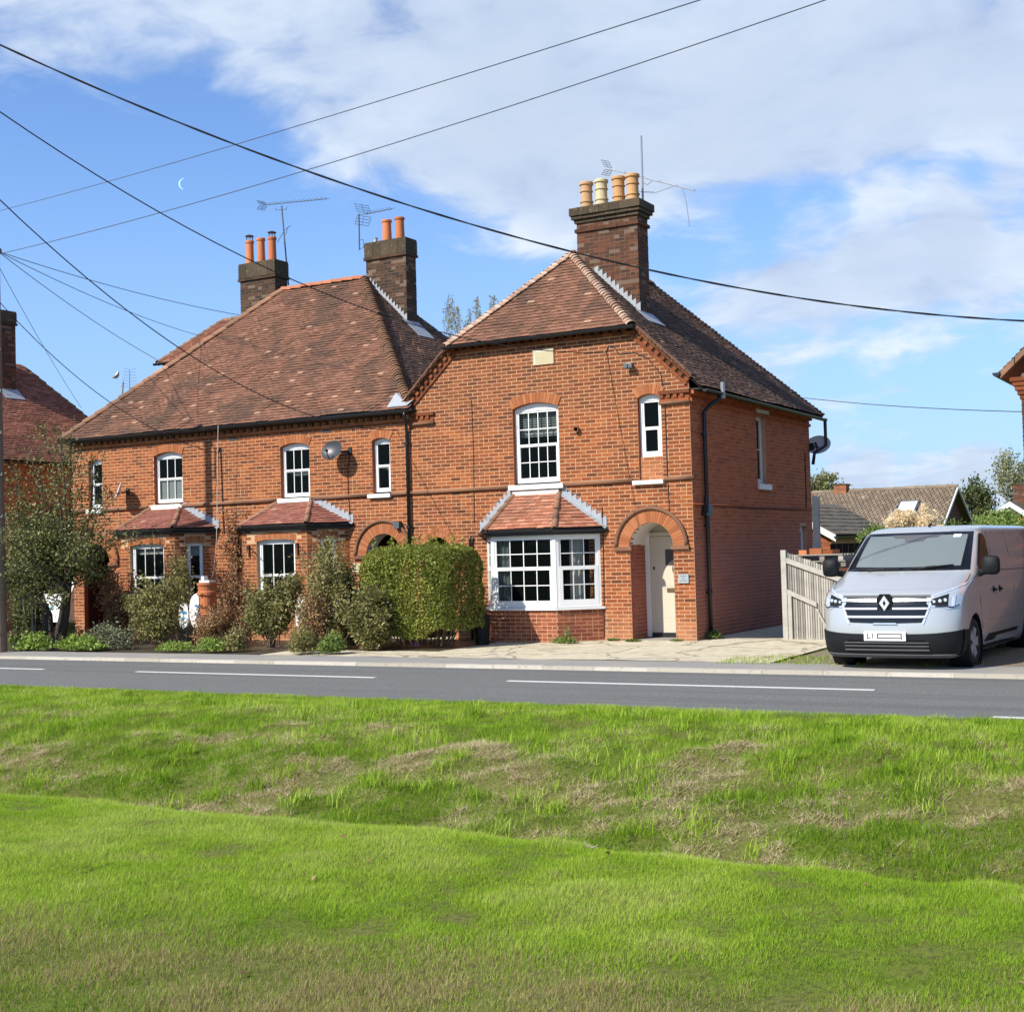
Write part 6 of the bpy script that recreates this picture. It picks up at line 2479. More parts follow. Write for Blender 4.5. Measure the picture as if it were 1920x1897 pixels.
mound('wall_weed', 'thin upright weed against the white bay brickwork', 1056, 1072, 1170, -.8, 120, .04, 'leaf_green', .7, .08, 'weed', G2)
mound('wall_weed', 'small weed tuft between the bay and the porch', 1136, 1164, 1196, -.12, 260, .04, 'leaf_green', .55, .12, 'weed', G2)
mound('wall_weed', 'low weeds at the left foot of the porch', 1168, 1206, 1198, -.25, 300, .04, 'leaf_green', .6, .12, 'weed', G2)
mound('wall_weed', 'small weed at the right foot of the porch', 1256, 1284, 1198, -.1, 220, .04, 'leaf_green', .7, .1, 'weed', G2)
mound('wall_weed', 'leafy weed clump at the foot of the black side downpipe', 1318, 1358, 1180, .55, 650, .05, 'leaf_green', .4, .2, 'weed', G2)
mound('wall_weed', 'scrubby weed on the concrete before the fence', 1480, 1510, 1196, 3.6, 200, .05, 'leaf_green', .5, .15, 'weed', G2)
mound('wall_weed', 'green weed at the foot of the fence by the van', 1518, 1556, 1190, 2.0, 420, .05, 'leaf_green', .6, .15, 'weed', G2)
bush('fence_climber', 'leafy climber hanging on the fence beside the van headlight', 'climber', (at_y(1552, 1190, 4.3).x, 4.3, -.2), [tuple(at_y(px, py, 4.3)) for px, py in ((1530, 1125), (1545, 1130), (1552, 1150), (1538, 1165), (1556, 1180))], 150, .06, 'leaf_green', tone=.5)

# pots, planter and other things in the front gardens
def clay_pot(label, px0, px1, pyt, Y, cap=False):
    a_, b_ = at_y(px0, 1150, Y).x, at_y(px1, 1150, Y).x
    zt_ = at_y((px0 + px1) / 2, pyt, Y).z
    r_ = (b_ - a_) / 2
    x_ = (a_ + b_) / 2
    o_ = thing('terracotta_pot', label, 'pot', (x_, Y, 0), 'tall terracotta pots in the gardens')
    mb = MB()
    mb.lathe([(r_ * 1.05, 0), (r_ * 1.05, .08), (r_ * .88, .10), (r_ * .84, zt_ * .78), (r_ * 1.0, zt_ * .80), (r_ * 1.0, zt_ * .85), (r_ * .88, zt_ * .87), (r_ * .92, zt_ * .95), (r_ * 1.02, zt_ * .96), (r_, zt_), (r_ * .8, zt_), (r_ * .78, zt_ * .9)], (x_, Y, 0), 20)
    mb.build('pot_body', 'terracotta', o_)
    for k in range(5):
        mb = MB()
        z_ = zt_ * (.12 + .12 * k)
        mb.lathe([(r_ * .90, z_), (r_ * .93, z_ + .015), (r_ * .90, z_ + .03)], (x_, Y, 0), 20)
        mb.build('pot_band', 'terracotta', o_)
    if cap:
        mb = MB()
        mb.box((x_ - .12, Y - .1, zt_), (x_ + .16, Y + .1, zt_ + .05))
        mb.box((x_ - .10, Y - .06, zt_ + .052), (x_ - .02, Y + .06, zt_ + .14))
        mb.build('broken_slab', 'aged_white', o_)
    return x_


clay_pot('tall terracotta pot topped with a broken white slab, by the far bay', 375, 402, 1092, -2.35, True)
clay_pot('tall orange terracotta pot half covered by dry stems, near brick bay', 573, 600, 1114, -2.5)


def board(label, px0, px1, pyt, pyb, Y, name='board'):
    a_, b_ = at_y(px0, 1150, Y), at_y(px1, 1150, Y)
    zt_, zb_ = at_y(px0, pyt, Y).z, max(at_y(px0, pyb, Y).z, .02)
    cx, cz = (a_.x + b_.x) / 2, (zt_ + zb_) / 2
    hw, hh = (b_.x - a_.x) / 2, (zt_ - zb_) / 2
    o_ = thing(name, label, 'board', (cx, Y, zb_), 'blue and white boards standing in the gardens')
    sh_ = lambda s_, n_=22: [(cx + hw * s_ * math.copysign(abs(math.cos(q)) ** .8, math.cos(q)), Y, cz + hh * s_ * math.copysign(abs(math.sin(q)) ** .8, math.sin(q))) for q in np.linspace(0, 2 * PI, n_ + 1)[:-1]]
    mb = MB()
    mb.prism(sh_(1.0), (0, 0, 0), (0, .06, 0))
    mb.build('board_face', 'upvc', o_)
    mb = MB()
    mb.prism([(cx - hw * .55, Y, cz + hh * .35), (cx + hw * .7, Y, cz + hh * .35), (cx + hw * .7, Y, cz + hh * .15), (cx - hw * .1, Y, cz + hh * .15)], (0, -.006, 0), (0, .02, 0))
    mb.prism([(cx - hw * .5, Y, cz - hh * .1), (cx + hw * .4, Y, cz - hh * .1), (cx - hw * .1, Y, cz - hh * .4)], (0, -.006, 0), (0, .02, 0))
    mb.build('blue_marking', 'blue_paint', o_)
    mb = MB()
    mb.box((cx - .03, Y + .05, 0), (cx + .03, Y + .1, cz))
    mb.build('board_stand', 'fence_wood', o_)


plain('blue_paint', (.03, .22, .45), .4)
plain('sky_blue_paint', (.35, .62, .75), .4)
board('white oval board with blue marks beside the orange pot, near brick bay', 552, 590, 1118, 1185, -2.1)
board('white and light blue upright board behind the slab-topped pot', 355, 392, 1112, 1180, -1.9)
board('narrow white board with blue top left of the slab-topped pot', 335, 353, 1130, 1180, -1.7)

plx = at_y(904, 1190, -1.25).x
pl0 = thing('planter', 'black plastic planter with a dried-up plant beside the white bay', 'planter', (plx, -1.25, -.03))
mb = MB()
mb.lathe([(.135, -.03), (.165, .52), (.18, .52), (.18, .56), (.15, .56), (.14, .48), (.0, .48)], (plx, -1.25, 0), 20)
mb.build('planter_body', 'van_black', pl0)
mb = MB()
for k in range(34):
    an, rr_ = random.uniform(0, 2 * PI), random.uniform(.05, .22)
    tip = Vector((plx + rr_ * math.cos(an), -1.25 + rr_ * math.sin(an), .56 + random.uniform(.1, .36)))
    b_ = Vector((plx + random.gauss(0, .04), -1.25 + random.gauss(0, .04), .48))
    mb.tube([b_, b_.lerp(tip, .5) + VZ * .06, tip, tip + Vector((random.gauss(0, .05), random.gauss(0, .05), random.uniform(-.12, .02)))], [.006, .005, .004, .003], 4)
mb.build('dead_stems', 'leaf_rust', pl0)
fx = at_z(780, 1214, -.03)
fl = thing('flower', 'small pink flower cluster at the foot of the privet', 'flower', (fx.x, fx.y, -.03))
lv = ell((fx.x, fx.y, .03), (.11, .06, .05), 60, .4, .3)
leaf_cloud('petals', lv, .045, rng.uniform(0, 1, len(lv)), 'petal', fl)
mb = MB()
for k in range(5):
    mb.tube([(fx.x + random.gauss(0, .03), fx.y, -.03), (fx.x + random.gauss(0, .05), fx.y, .03)], .004, 4)
mb.build('stems', 'twig', fl)
# pale curl of bark on the lawn edge
bc = at_z(1107, 1591, .09)
mb = MB()
cv = [(bc.x - .04, bc.y + .01, .13), (bc.x - .02, bc.y, .105), (bc.x + .02, bc.y - .005, .10), (bc.x + .05, bc.y, .115)]
mb.tube(cv, [.003, .007, .007, .004], 6)
tag(mb.build('bark_curl', 'bark_pale'), 'small pale curl of bark lying on the lawn edge', 'bark')


# ------------------------------------------------------------------ pole and overhead cables
pb0 = at_z(1, 1222, -.05)
PTOP = at_y(-8, 468, pb0.y).z
Po = thing('utility_pole', 'weathered brown wooden telegraph pole with steel steps at the pavement edge', 'pole', (pb0.x, pb0.y, -.06))
mb = MB()
mb.tube([(pb0.x, pb0.y, -.1), (pb0.x, pb0.y, 4), (pb0.x, pb0.y, PTOP + .2)], [.145, .125, .10], 14)
mb.build('pole_shaft', 'pole_wood', Po)
for k in range(13):
    mb = MB()
    z_ = 2.4 + k * .45
    s_ = 1 if k % 2 else -1
    mb.tube([(pb0.x + .10 * s_, pb0.y - .05, z_), (pb0.x + .24 * s_, pb0.y - .10, z_), (pb0.x + .24 * s_, pb0.y - .10, z_ + .05)], .011, 5)
    mb.build('step_iron', 'galv', Po)
mb = MB()
mb.tube([(pb0.x - .05, pb0.y - .13, PTOP - .75), (pb0.x + .14, pb0.y - .15, PTOP - .75), (pb0.x + .16, pb0.y - .15, PTOP - .05)], .03, 6)
mb.lathe([(.14, -.05), (.15, 0), (.12, .04)], (pb0.x, pb0.y, PTOP), 12)
mb.build('pole_bracket', 'alu_dark', Po)
mb = MB()
mb.box((pb0.x - .16, pb0.y - .155, .35), (pb0.x + .10, pb0.y - .135, .40))
mb.build('pole_plate', 'galv', Po)


def catenary(A, B, sag, n=28):
    A, B = Vector(A), Vector(B)
    return [A.lerp(B, k / n) - VZ * (sag * 4 * (k / n) * (1 - k / n)) for k in range(n + 1)]


def wire(label, A, B, sag, rad, mat='cable', extra=None, twist=False, group='overhead cables'):
    pts = catenary(A, B, sag, 60 if twist else 28)
    mb = MB()
    if twist:
        for ph in (0, PI):
            mb.tube([p_ + Vector((0, math.cos(k * 1.3 + ph), math.sin(k * 1.3 + ph))) * rad * .5 for k, p_ in enumerate(pts)], rad * .75, 6)
    else:
        mb.tube(pts + ([Vector(q) for q in extra] if extra else []), rad, 6)
    o_ = mb.build('overhead_cable', mat)
    return tag(o_, label, 'cable', group)


wire('thick twisted overhead cable crossing in front of the end cottage chimney', at_d(-260, -42, 17), at_d(2300, 600, 20), 1.311, .0125, twist=True)
wire('black overhead cable sloping down to the gable of the end cottage', at_d(-220, 51, 18), at_y(1136, 661, -.03), 1.134, .009)
wire('black overhead cable sloping to the small upper window of the left pair', at_d(-220, 150, 18), at_y(743, 806.5, -.03), 1.15, .009)
wire('black cable from the wooden pole to the eaves of the left pair', (pb0.x, pb0.y, at_y(-4, 557, pb0.y).z), at_y(408, 850, -.03), .56, .009)
ptop = (pb0.x + .1, pb0.y, PTOP - .05)
wire('thin cable from the pole top to the rear chimney, highest of the fan', ptop, at_y(450, 591, 5.2), .12, .008, 'cable_thin')
wire('thin cable from the pole top to the rear roof ridge', ptop, at_y(372, 629, 8.6), .15, .008, 'cable_thin')
wire('thin cable from the pole top to the rear roof gutter', ptop, at_y(294, 674, 7.2), .12, .008, 'cable_thin')
wire('thin cable from the pole down to the far left neighbour roof', (pb0.x + .1, pb0.y, PTOP - .35), at_y(152, 764, 8), .10, .007, 'cable_thin')
wire('upper of two thin lines rising across the sky', at_d(-80, 415, 42), at_d(1700, -124, 13), .144, .007, 'cable_thin')
wire('lower of two thin lines rising across the sky from the pole', (pb0.x, pb0.y, at_y(-2, 477, pb0.y).z), at_d(1900, -123, 14), .216, .007, 'cable_thin')
wire('thin cable between the end cottage eaves and the neighbour on its right', at_y(1508, 746, 7.9), at_y(1916, 772, .0), .05, .009, 'cable_thin')


# ------------------------------------------------------------------ aerials and dishes
def aerial(label, mast, boom, nel, el_len, refl, Y, mat='alu_dark', mrad=.018, el_vert=False, extra=None):
    """mast and boom given as pixel end points on the plane Y"""
    A, B = at_y(*mast[0], Y), at_y(*mast[1], Y)
    o_ = thing('tv_aerial', label, 'aerial', A, 'television aerials')
    mb = MB()
    mb.tube([A, B], mrad, 8)
    mb.build('mast', mat, o_)
    C, D = at_y(*boom[0], Y), at_y(*boom[1], Y)
    mb = MB()
    mb.tube([C, D], .012, 6)
    bo = mb.build('boom', mat, o_)
    E_ = VZ if el_vert else Vector((.35, .93, 0))
    for k in range(nel):
        p_ = C.lerp(D, (k + 1.0) / nel)
        q = MB()
        l_ = el_len * (1 - .35 * k / nel)
        q.tube([p_ - E_ * l_ * .5 + VZ * .035, p_, p_ + E_ * l_ * .5 + VZ * .035], .005, 4)
        q.build('element', mat, bo)
    if refl:
        q = MB()
        (w_, h_) = refl
        for s_ in (-1, 1):
            tlt = VZ * (h_ * s_) + (D - C).normalized() * (-.10)
            for i in range(4):
                u = tlt * (.2 + .8 * i / 3)
                q.tube([C + u - E_ * w_ * .5, C + u + E_ * w_ * .5], .006, 4)
            for e_ in (-.5, 0, .5):
                q.tube([C + tlt * .2 + E_ * w_ * e_, C + tlt + E_ * w_ * e_], .006, 4)
        q.build('reflector', mat, bo)
    if extra:
        for pl_ in extra:
            q = MB()
            q.tube([at_y(px, py, Y) for px, py in pl_], .008, 5)
            q.build('aerial_lead', mat, o_)
    return o_


aerial('long aerial on a steel mast beside the four buff chimney pots', ((1208, 465), (1202, 255)), ((1142, 317), (1303, 358)), 5, .12, (.22, .16), 2.32, 'galv', .024,
       extra=[[(1205, 342), (1214, 347), (1222, 340)], [(1198, 360), (1230, 361), (1265, 349)], [(1280, 353), (1287, 380), (1293, 425)], [(1204, 340), (1170, 330)]])
aerial('long toothed aerial on a mast above the three-pot chimney', ((541, 535), (528, 386)), ((494, 385), (613, 373)), 18, .30, (.24, .12), 4.85, 'alu_dark', .02,
       extra=[[(516, 390), (517, 394), (537, 393), (538, 387)], [(520, 455), (533, 432), (545, 423)], [(536, 440), (540, 425)]])
aerial('short aerial with twin grid reflectors on the two-pot chimney', ((674, 468), (673, 401)), ((684, 402), (734, 392)), 9, .26, (.42, .26), 3.85, 'alu_dark', .018,
       extra=[[(673, 402), (688, 402)], [(670, 451), (681, 449), (682, 464), (672, 469)]])
Aa = aerial('pale aerial with stacked rods standing behind the left hip', ((229, 742), (231, 716)), ((243, 732), (243, 693)), 7, .62, None, 9.0, 'galv', .03,
            extra=[[(208, 711), (240, 711)], [(207, 708), (216, 709)]])
bp_ = at_y(217, 709, 9.0)
mb = MB()
ring = [(-.16, .02, .012), (-.10, .03, .03), (-.04, .045, .06), (.03, .07, .075), (.08, .11, .07), (.105, .155, .045), (.11, .18, .04), (.12, .205, .035), (.15, .212, .008)]
mb.tube([bp_ + Vector((a_, 0, b_)) for a_, b_, c_ in ring], [c_ for a_, b_, c_ in ring], 10)
tag(mb.build('bird', 'galv', smooth=True), 'small grey pigeon perched on the pale aerial behind the left hip', 'bird')


def dish(label, px, py, Y, w_, h_, N, mat, bracket):
    C = at_y(px, py, Y)
    N = Vector(N).normalized()
    X = N.cross(VZ).normalized()
    Z = X.cross(N).normalized()
    o_ = thing('satellite_dish', label, 'satellite dish', C, 'satellite dishes on the cottages')
    mb = MB()
    nr_, na = 6, 28
    for side in (0, 1):
        g_ = []
        for i in range(nr_ + 1):
            r_ = i / nr_
            for k in range(na):
                an = 2 * PI * k / na
                g_.append(C + X * (w_ / 2 * r_ * math.cos(an)) + Z * (h_ / 2 * r_ * math.sin(an)) + N * (.07 * r_ * r_ - .004 * side))
        mb.mesh(g_, [(i * na + k, i * na + (k + 1) % na, (i + 1) * na + (k + 1) % na, (i + 1) * na + k) for i in range(nr_) for k in range(na)])
    mb.build('dish_face', mat, o_, smooth=True)
    mb = MB()
    F_ = C - Z * (h_ * .18) + N * (w_ * .42)
    mb.tube([C - Z * (h_ * .47) + N * .05, C - Z * h_ * .42 + N * .12, F_], .012, 6)
    mb.tube([F_ - N * .04, F_ + N * .05], .03, 8)
    mb.build('feed_arm', 'cable', o_)
    mb = MB()
    W_ = Vector(bracket)
    mb.tube([C - N * .01, C - N * .06, W_ - (W_ - C) * .25, W_], .022, 6)
    mb.box(W_ - Vector((.05, .015, .09)), W_ + Vector((.05, .02, .09)))
    mb.build('dish_bracket', 'cable', o_)
    return o_


dish('dark grey dish on the front wall between the upper windows of the left pair', 625, 846, -.28, .56, .46, (-.02, -.93, .36), 'dish_grey', (at_y(656, 846, 0).x, -.01, at_y(656, 846, 0).z))
dish('pale weathered dish seen edge-on behind the tree', 226, 922, -.30, .50, .48, (-.62, -.7, .34), 'dish_light', (at_y(240, 922, 0).x, -.01, at_y(240, 922, 0).z))
dish('light grey dish at the rear corner of the end cottage', 1535, 836, 7.85, .62, .50, (.05, -.9, .42), 'dish_light', (.06, 7.48, at_y(1520, 838, 7.5).z))

# ------------------------------------------------------------------ fittings on the fronts
for (px, py, lb) in ((466, 1032, 'left scrolled black iron basket bracket on the near brick bay'), (557, 1028, 'right scrolled black iron basket bracket on the near brick bay')):
    C = at_y(px, py, -.70)
    o_ = thing('iron_bracket', lb, 'bracket', C, 'scrolled iron brackets')
    mb = MB()
    mb.box((C.x - .015, -.69, C.z - .15), (C.x + .015, -.66, C.z + .12))
    mb.build('back_plate', 'black_iron', o_)
    mb = MB()
    mb.tube([(C.x, -.68, C.z + .08), (C.x + .1, -.86, C.z + .10), (C.x + .16, -.95, C.z + .06)], .010, 5)
    mb.tube([(C.x + .07 * math.cos(q) * (1 - q / 9) + .05, -.80 - .05 * math.cos(q), C.z + .02 + .07 * math.sin(q) * (1 - q / 9)) for q in np.linspace(0, 7, 20)], .008, 5)
    mb.build('scroll', 'black_iron', o_)
C = at_y(1182, 686, -.02)
o_ = thing('floodlight', 'small grey twin floodlight high on the end cottage gable', 'light', C)
mb = MB()
mb.box((C.x - .05, -.10, C.z - .06), (C.x + .05, .0, C.z + .05))
mb.build('lamp_base', 'galv', o_)
mb = MB()
mb.box((C.x - .09, -.16, C.z - .05), (C.x - .01, -.10, C.z + .03))
mb.box((C.x + .01, -.16, C.z - .05), (C.x + .09, -.10, C.z + .03))
mb.build('lamp_heads', 'alu_dark', o_)
C = at_y(1083, 805, 0)
o_ = thing('vent_pipe', 'round vent pipe with dark mouth between the upper windows of the end cottage', 'vent', C)
mb = MB()
mb.lathe([(.055, 0), (.058, .09), (.045, .09), (.043, .02)], (C.x, 0, C.z), 16, -VY)
mb.build('pipe_collar', 'roll', o_)
mb = MB()
mb.lathe([(.044, .025), (.0, .025)], (C.x, 0, C.z), 16, -VY)
mb.build('pipe_mouth', 'engraved', o_)
C = at_y(748, 985, 0)
o_ = thing('porch_lamp', 'dark wedge-shaped lamp over the arched porch of the left pair', 'light', C)
mb = MB()
mb.prism([(C.x - .10, 0, C.z + .07), (C.x + .08, 0, C.z + .09), (C.x + .08, 0, C.z - .06), (C.x - .04, 0, C.z - .08)], (0, -.12, 0), (0, -.005, 0))
mb.build('lamp_body', 'alu_dark', o_)
mb = MB()
mb.tube([(C.x + .06, -.02, C.z), (C.x + .14, -.02, C.z - .02), (C.x + .17, -.02, C.z - .2)], .008, 5)
mb.build('lamp_cable', 'cable', o_)
C = at_y(671, 1065, 0)
o_ = thing('number_plaque', 'small cream stone plaque beside the arched porch of the left pair', 'plaque', C)
mb = MB()
mb.box((C.x - .14, -.02, C.z - .09), (C.x + .14, -.001, C.z + .10))
mb.build('plaque_face', 'stone_plate', o_)
mb = MB()
for (xa, za, xb, zb_) in ((-.09, .04, -.02, .055), (-.06, -.05, -.045, .04), (.02, .04, .09, .055), (.02, -.05, .09, -.035), (.02, -.0, .09, .012)):
    mb.box((C.x + xa, -.023, C.z + min(za, zb_)), (C.x + xb, -.019, C.z + max(za, zb_)))
mb.build('plaque_mark', 'roll', o_)


def wall_cable(label, pts, Y, rad=.009, mat='cable', X=None):
    mb = MB()
    if X is None:
        mb.tube([at_y(px, py, Y) for px, py in pts], rad, 5)
    else:
        mb.tube([at_x(px, py, X) for px, py in pts], rad, 5)
    return tag(mb.build('wall_cable', mat), label, 'cable', 'cables clipped to the cottage walls')


wall_cable('black cable running down the gable past the small upper window to the porch', [(1136, 662), (1141, 648), (1150, 650), (1160, 664), (1190, 661), (1215, 672), (1238, 700), (1246, 740), (1248, 800), (1251, 880), (1254, 940), (1256, 1000)], -.012)
wall_cable('black cable down the wall between the two brick bays', [(408, 850), (413, 838), (415, 880), (417, 940), (420, 1000)], -.012, .016)
wall_cable('thin pale cable hanging from the gutter to the slab-topped pot', [(409, 797), (408, 850), (407, 940), (406, 1010), (402, 1060), (398, 1082)], -.42, .008, 'cable_white')
wall_cable('black lead hanging below the dark grey dish', [(656, 848), (652, 880), (653, 930), (657, 975)], -.012, .008)
wall_cable('thin black lead on the end cottage wall left of its upper window', [(884, 750), (886, 800), (888, 860), (889, 980)], -.012, .006)
wall_cable('black cable between the white bay and the porch', [(1129, 950), (1131, 1010), (1132, 1100), (1133, 1195)], -.012, .007)
wall_cable('sagging black cable along the side wall of the end cottage', [(1300, 944), (1315, 946), (1334, 948), (1370, 950), (1410, 953), (1450, 954), (1490, 956), (1511, 955), (1512, 945), (1511, 900), (1509, 850)], 0, .011, 'cable', X=.012)
downpipe(R, [(-4.98, -.08, 2.16), (-5.0, -.06, 2.05), (-5.0, -.06, -.03)], .032)
downpipe(Lh, [(-11.36, -.08, 2.44), (-11.32, -.07, 2.3), (-11.32, -.07, -.03)], .032)

# ------------------------------------------------------------------ fence, post and pallets beside the end cottage
FY = .95
Fe = thing('picket_fence', 'silvery weathered close-board fence with sloping top beside the end cottage', 'fence', (2.2, FY, -.05))
X0f, X1f = at_y(1472, 1100, FY).x, 3.35
ZF0 = at_y(1470, 1034, FY).z
SLF = (ZF0 - at_y(1555, 1064, FY).z) / (at_y(1555, 1064, FY).x - X0f)
npk = 40
for k in range(npk):
    x_ = X0f + (X1f - X0f) * k / npk
    zt_ = ZF0 - (x_ - X0f) * SLF + random.uniform(-.012, .012)
    mb = MB()
    w_ = (X1f - X0f) / npk
    mb.box((x_ + .006, FY + random.uniform(-.006, .006), -.06 + random.uniform(-.01, .01)), (x_ + w_ - .006, FY + .02, zt_), 0)
    mb.build('paling', 'fence_wood', Fe)
for (dz0, xr, sl_, h_) in ((.10, X1f, SLF, .10), (.70, X0f + .62, .45, .09)):
    za = ZF0 - dz0
    mb = MB()
    mb.prism([(X0f, FY, za), (xr, FY, za - sl_ * (xr - X0f)), (xr, FY, za - h_ - sl_ * (xr - X0f)), (X0f, FY, za - h_)], (0, -.05, 0), (0, -.012, 0))
    mb.build('fence_rail', 'fence_wood_pale', Fe)
mb = MB()
mb.box((X0f - .05, FY - .06, -.1), (X0f + .05, FY + .03, ZF0 + .03))
mb.build('fence_post', 'fence_wood_pale', Fe)
mb = MB()
mb.box((X0f + .052, FY - .045, -.08), (X0f + .13, FY - .008, ZF0 - .76))
mb.build('fence_post', 'fence_wood_pale', Fe)
mb = MB()
mb.tube([(X0f + .62, FY - .05, .55), (X0f + .95, FY - .12, -.05)], .02, 5)
mb.build('prop', 'fence_wood_pale', Fe)

a_, b_ = at_y(1528, 930, 3.4), at_y(1522, 1062, 3.4)
mb = MB()
mb.prism([(a_.x - .065, 3.4, a_.z), (a_.x + .07, 3.4, a_.z), (a_.x + .05, 3.4, -.2), (a_.x - .085, 3.4, -.2)], (0, 0, 0), (0, .09, 0))
tag(mb.build('timber_post', 'fence_wood_pale'), 'tall pale timber post at the rear corner of the end cottage', 'post')
# stacked pallets with loose bricks
for (px0, px1, pyt, lb) in ((1492, 1580, 1040, 'upper wooden pallet stacked behind the fence'), (1500, 1585, 1052, 'lower wooden pallet stacked behind the fence')):
    A, B = at_y(px0, pyt, 2.4), at_y(px1, pyt, 2.4)
    o_ = thing('pallet', lb, 'pallet', ((A.x + B.x) / 2, 2.4, A.z - .13), 'pallets behind the fence')
    for k in range(5):
        mb = MB()
        y_ = 2.4 + k * .2
        mb.box((A.x, y_, A.z - .025), (B.x, y_ + .12, A.z))
        mb.build('deck_board', 'fence_wood', o_)
    for q in range(3):
        mb = MB()
        x_ = A.x + (B.x - A.x) * q / 2.0 - (.1 if q == 2 else 0)
        mb.box((x_, 2.42, A.z - .125), (x_ + .1, 3.3, A.z - .03))
        mb.build('bearer', 'fence_wood', o_)
zp = at_y(1540, 1040, 2.4).z
A = at_y(1500, 1052, 2.4)
mb = MB()
mb.box((A.x, 2.45, -.2), (A.x + 1.0, 3.3, at_y(1540, 1052, 2.4).z - .13))
tag(mb.build('brick_stack', 'brick_chimney'), 'dark stack of bricks carrying the pallets behind the fence', 'brick stack')
for k, (px, w_, h_, d_, mt, lb) in enumerate(((1507, .16, .10, .15, 'terracotta', 'broken terracotta brick at the left end of the upper pallet'), (1530, .24, .13, .18, 'brick_soft', 'largest orange brick block on the upper pallet'),
                                              (1551, .19, .08, .15, 'brick', 'low red brick on the upper pallet right of the large block'), (1566, .14, .10, .15, 'brick_chimney', 'dark brick near the right end of the upper pallet'))):
    c_ = at_y(px, 1035, 2.6)
    mb = MB()
    mb.frame_box(Vector((c_.x, 2.6, zp + .002)), Vector((math.cos(.2 * k), math.sin(.2 * k), 0)), VZ, Vector((math.sin(.2 * k), -math.cos(.2 * k), 0)), -w_ / 2, w_ / 2, 0, h_, -d_ / 2, d_ / 2, .3, back=True)
    tag(mb.build('loose_brick', mt), lb, 'brick', 'loose bricks on the pallet')
# shed behind the pallets
A, B = at_y(1556, 1015, 9), at_y(1660, 1015, 9)
o_ = thing('shed', 'low dark timber shed behind the pallets', 'shed', ((A.x + B.x) / 2, 9.5, -.2))
for k in range(9):
    mb = MB()
    x_ = A.x + (B.x - A.x) * k / 9
    mb.box((x_ + .006, 9, -.3), (x_ + (B.x - A.x) / 9 - .006, 9.03, at_y(1600, 1018, 9).z))
    mb.build('board', 'soffit', o_)

# ------------------------------------------------------------------ neighbours and background
def simple_wall(mb, O, U, N, L, z0_, z1_, cut=None):
    lay(mb, cells(0, L, z0_, z1_, cut, broken=0), O, U, VZ, N)


# far left neighbour, seen from its side
FX = -22.0
N1 = thing('brick_cottage', 'neighbouring red brick cottage at the far left behind the wooden pole', 'house', (FX - 3.25, 3.8, 0))
mb = MB()
mb.box((FX - 6.4, .0, -.3), (FX - .008, 7.5, 4.8))
nw = mb.build('wall', 'mortar_side', N1)
mb = MB()
simple_wall(mb, Vector((FX, 0, 0)), VY, VX, 7.5, -.2, 4.75)
mb.build('bricks', 'brick_side', nw)['kind'] = 'stuff'
fx_ = FX + .33
zf = lambda X: 8.18 - PITCH_R * abs(X - (FX - 3.25))
pk1, rb1 = Vector((FX - 3.25, 1.6, 8.18)), Vector((FX - 3.25, 5.8, 8.18))
nr0, _ = roof_plane(N1, 'roof', [(fx_, -.13, zf(fx_)), (fx_, 7.62, zf(fx_)), rb1, pk1], 'tile_red', gauge=.1, seed=51, sag=.02)
mb = MB()
for tri in ([(fx_, -.13, zf(fx_)), (fx_, 7.62, zf(fx_)), rb1, pk1], [(fx_ - 7.1, 7.62, zf(fx_)), (fx_ - 7.1, -.13, zf(fx_)), pk1, rb1], [(fx_, 7.62, zf(fx_)), (fx_ - 7.1, 7.62, zf(fx_)), rb1], [(fx_ - 7.1, -.13, zf(fx_)), (fx_, -.13, zf(fx_)), pk1]):
    mb.face([Vector(p_) - VZ * .05 for p_ in tri])
mb.build('roof_deck', 'underlay', nr0)
ridge_run(nr0, 'hip', Vector((fx_, 7.64, zf(fx_))), rb1, .10, .3, 'ridge', 'hip_tile')
gutter(nr0, [(fx_ + .05, -.1, zf(fx_) - .03), (fx_ + .05, 7.7, zf(fx_) - .03)], .06)
cN = chimney(N1, 'chimney', FX - 3.5, FX - 2.2, 4.1, 4.65, 6.3, 9.65, 'brick_chimney', 'mortar_dark', [(9.25, 9.32, .05), (9.33, 9.64, .03)])
lead_patch(cN, [(FX - 2.22, 3.95, zf(FX - 2.22) + .05), (FX - 1.85, 3.95, zf(FX - 1.85) + .05), (FX - 1.85, 4.7, zf(FX - 1.85) + .05), (FX - 2.22, 4.7, zf(FX - 2.22) + .05)])

# white car half hidden beside the left end of the row
cx, cy = at_y(122, 1150, 1.6).x, 1.6
CarW = thing('parked_car', 'white car half hidden behind the tree at the left end of the row', 'car', (cx, cy, -.03))
mb = MB()
prof = [(0, .25), (0, .85), (.12, 1.0), (.42, 1.44), (2.2, 1.46), (2.9, 1.0), (3.75, .88), (3.9, .6), (3.85, .25)]
hwc = .82
for (a_, b_) in ((-1, 1),):
    vs = [(cx - .7 + s_ * hwc * (1 - .14 * max(0, z - .9) / .55), cy + y, z) for s_ in (-1, 1) for y, z in prof]
    k = len(prof)
    mb.mesh(vs, [tuple(range(k)), tuple(range(2 * k - 1, k - 1, -1))] + [(i, (i + 1) % k + 0, k + (i + 1) % k, k + i) for i in range(k)])
mb.build('car_body', 'upvc', CarW)
mb = MB()
mb.prism([(cx - 1.32, cy + .14, 1.02), (cx - .08, cy + .14, 1.02), (cx - .16, cy + .40, 1.40), (cx - 1.24, cy + .40, 1.40)], (0, -.02, 0), (0, -.012, .0))
mb.build('rear_window', 'van_gloss_black', CarW)
plain('red_lamp', (.45, .01, .015), .25)
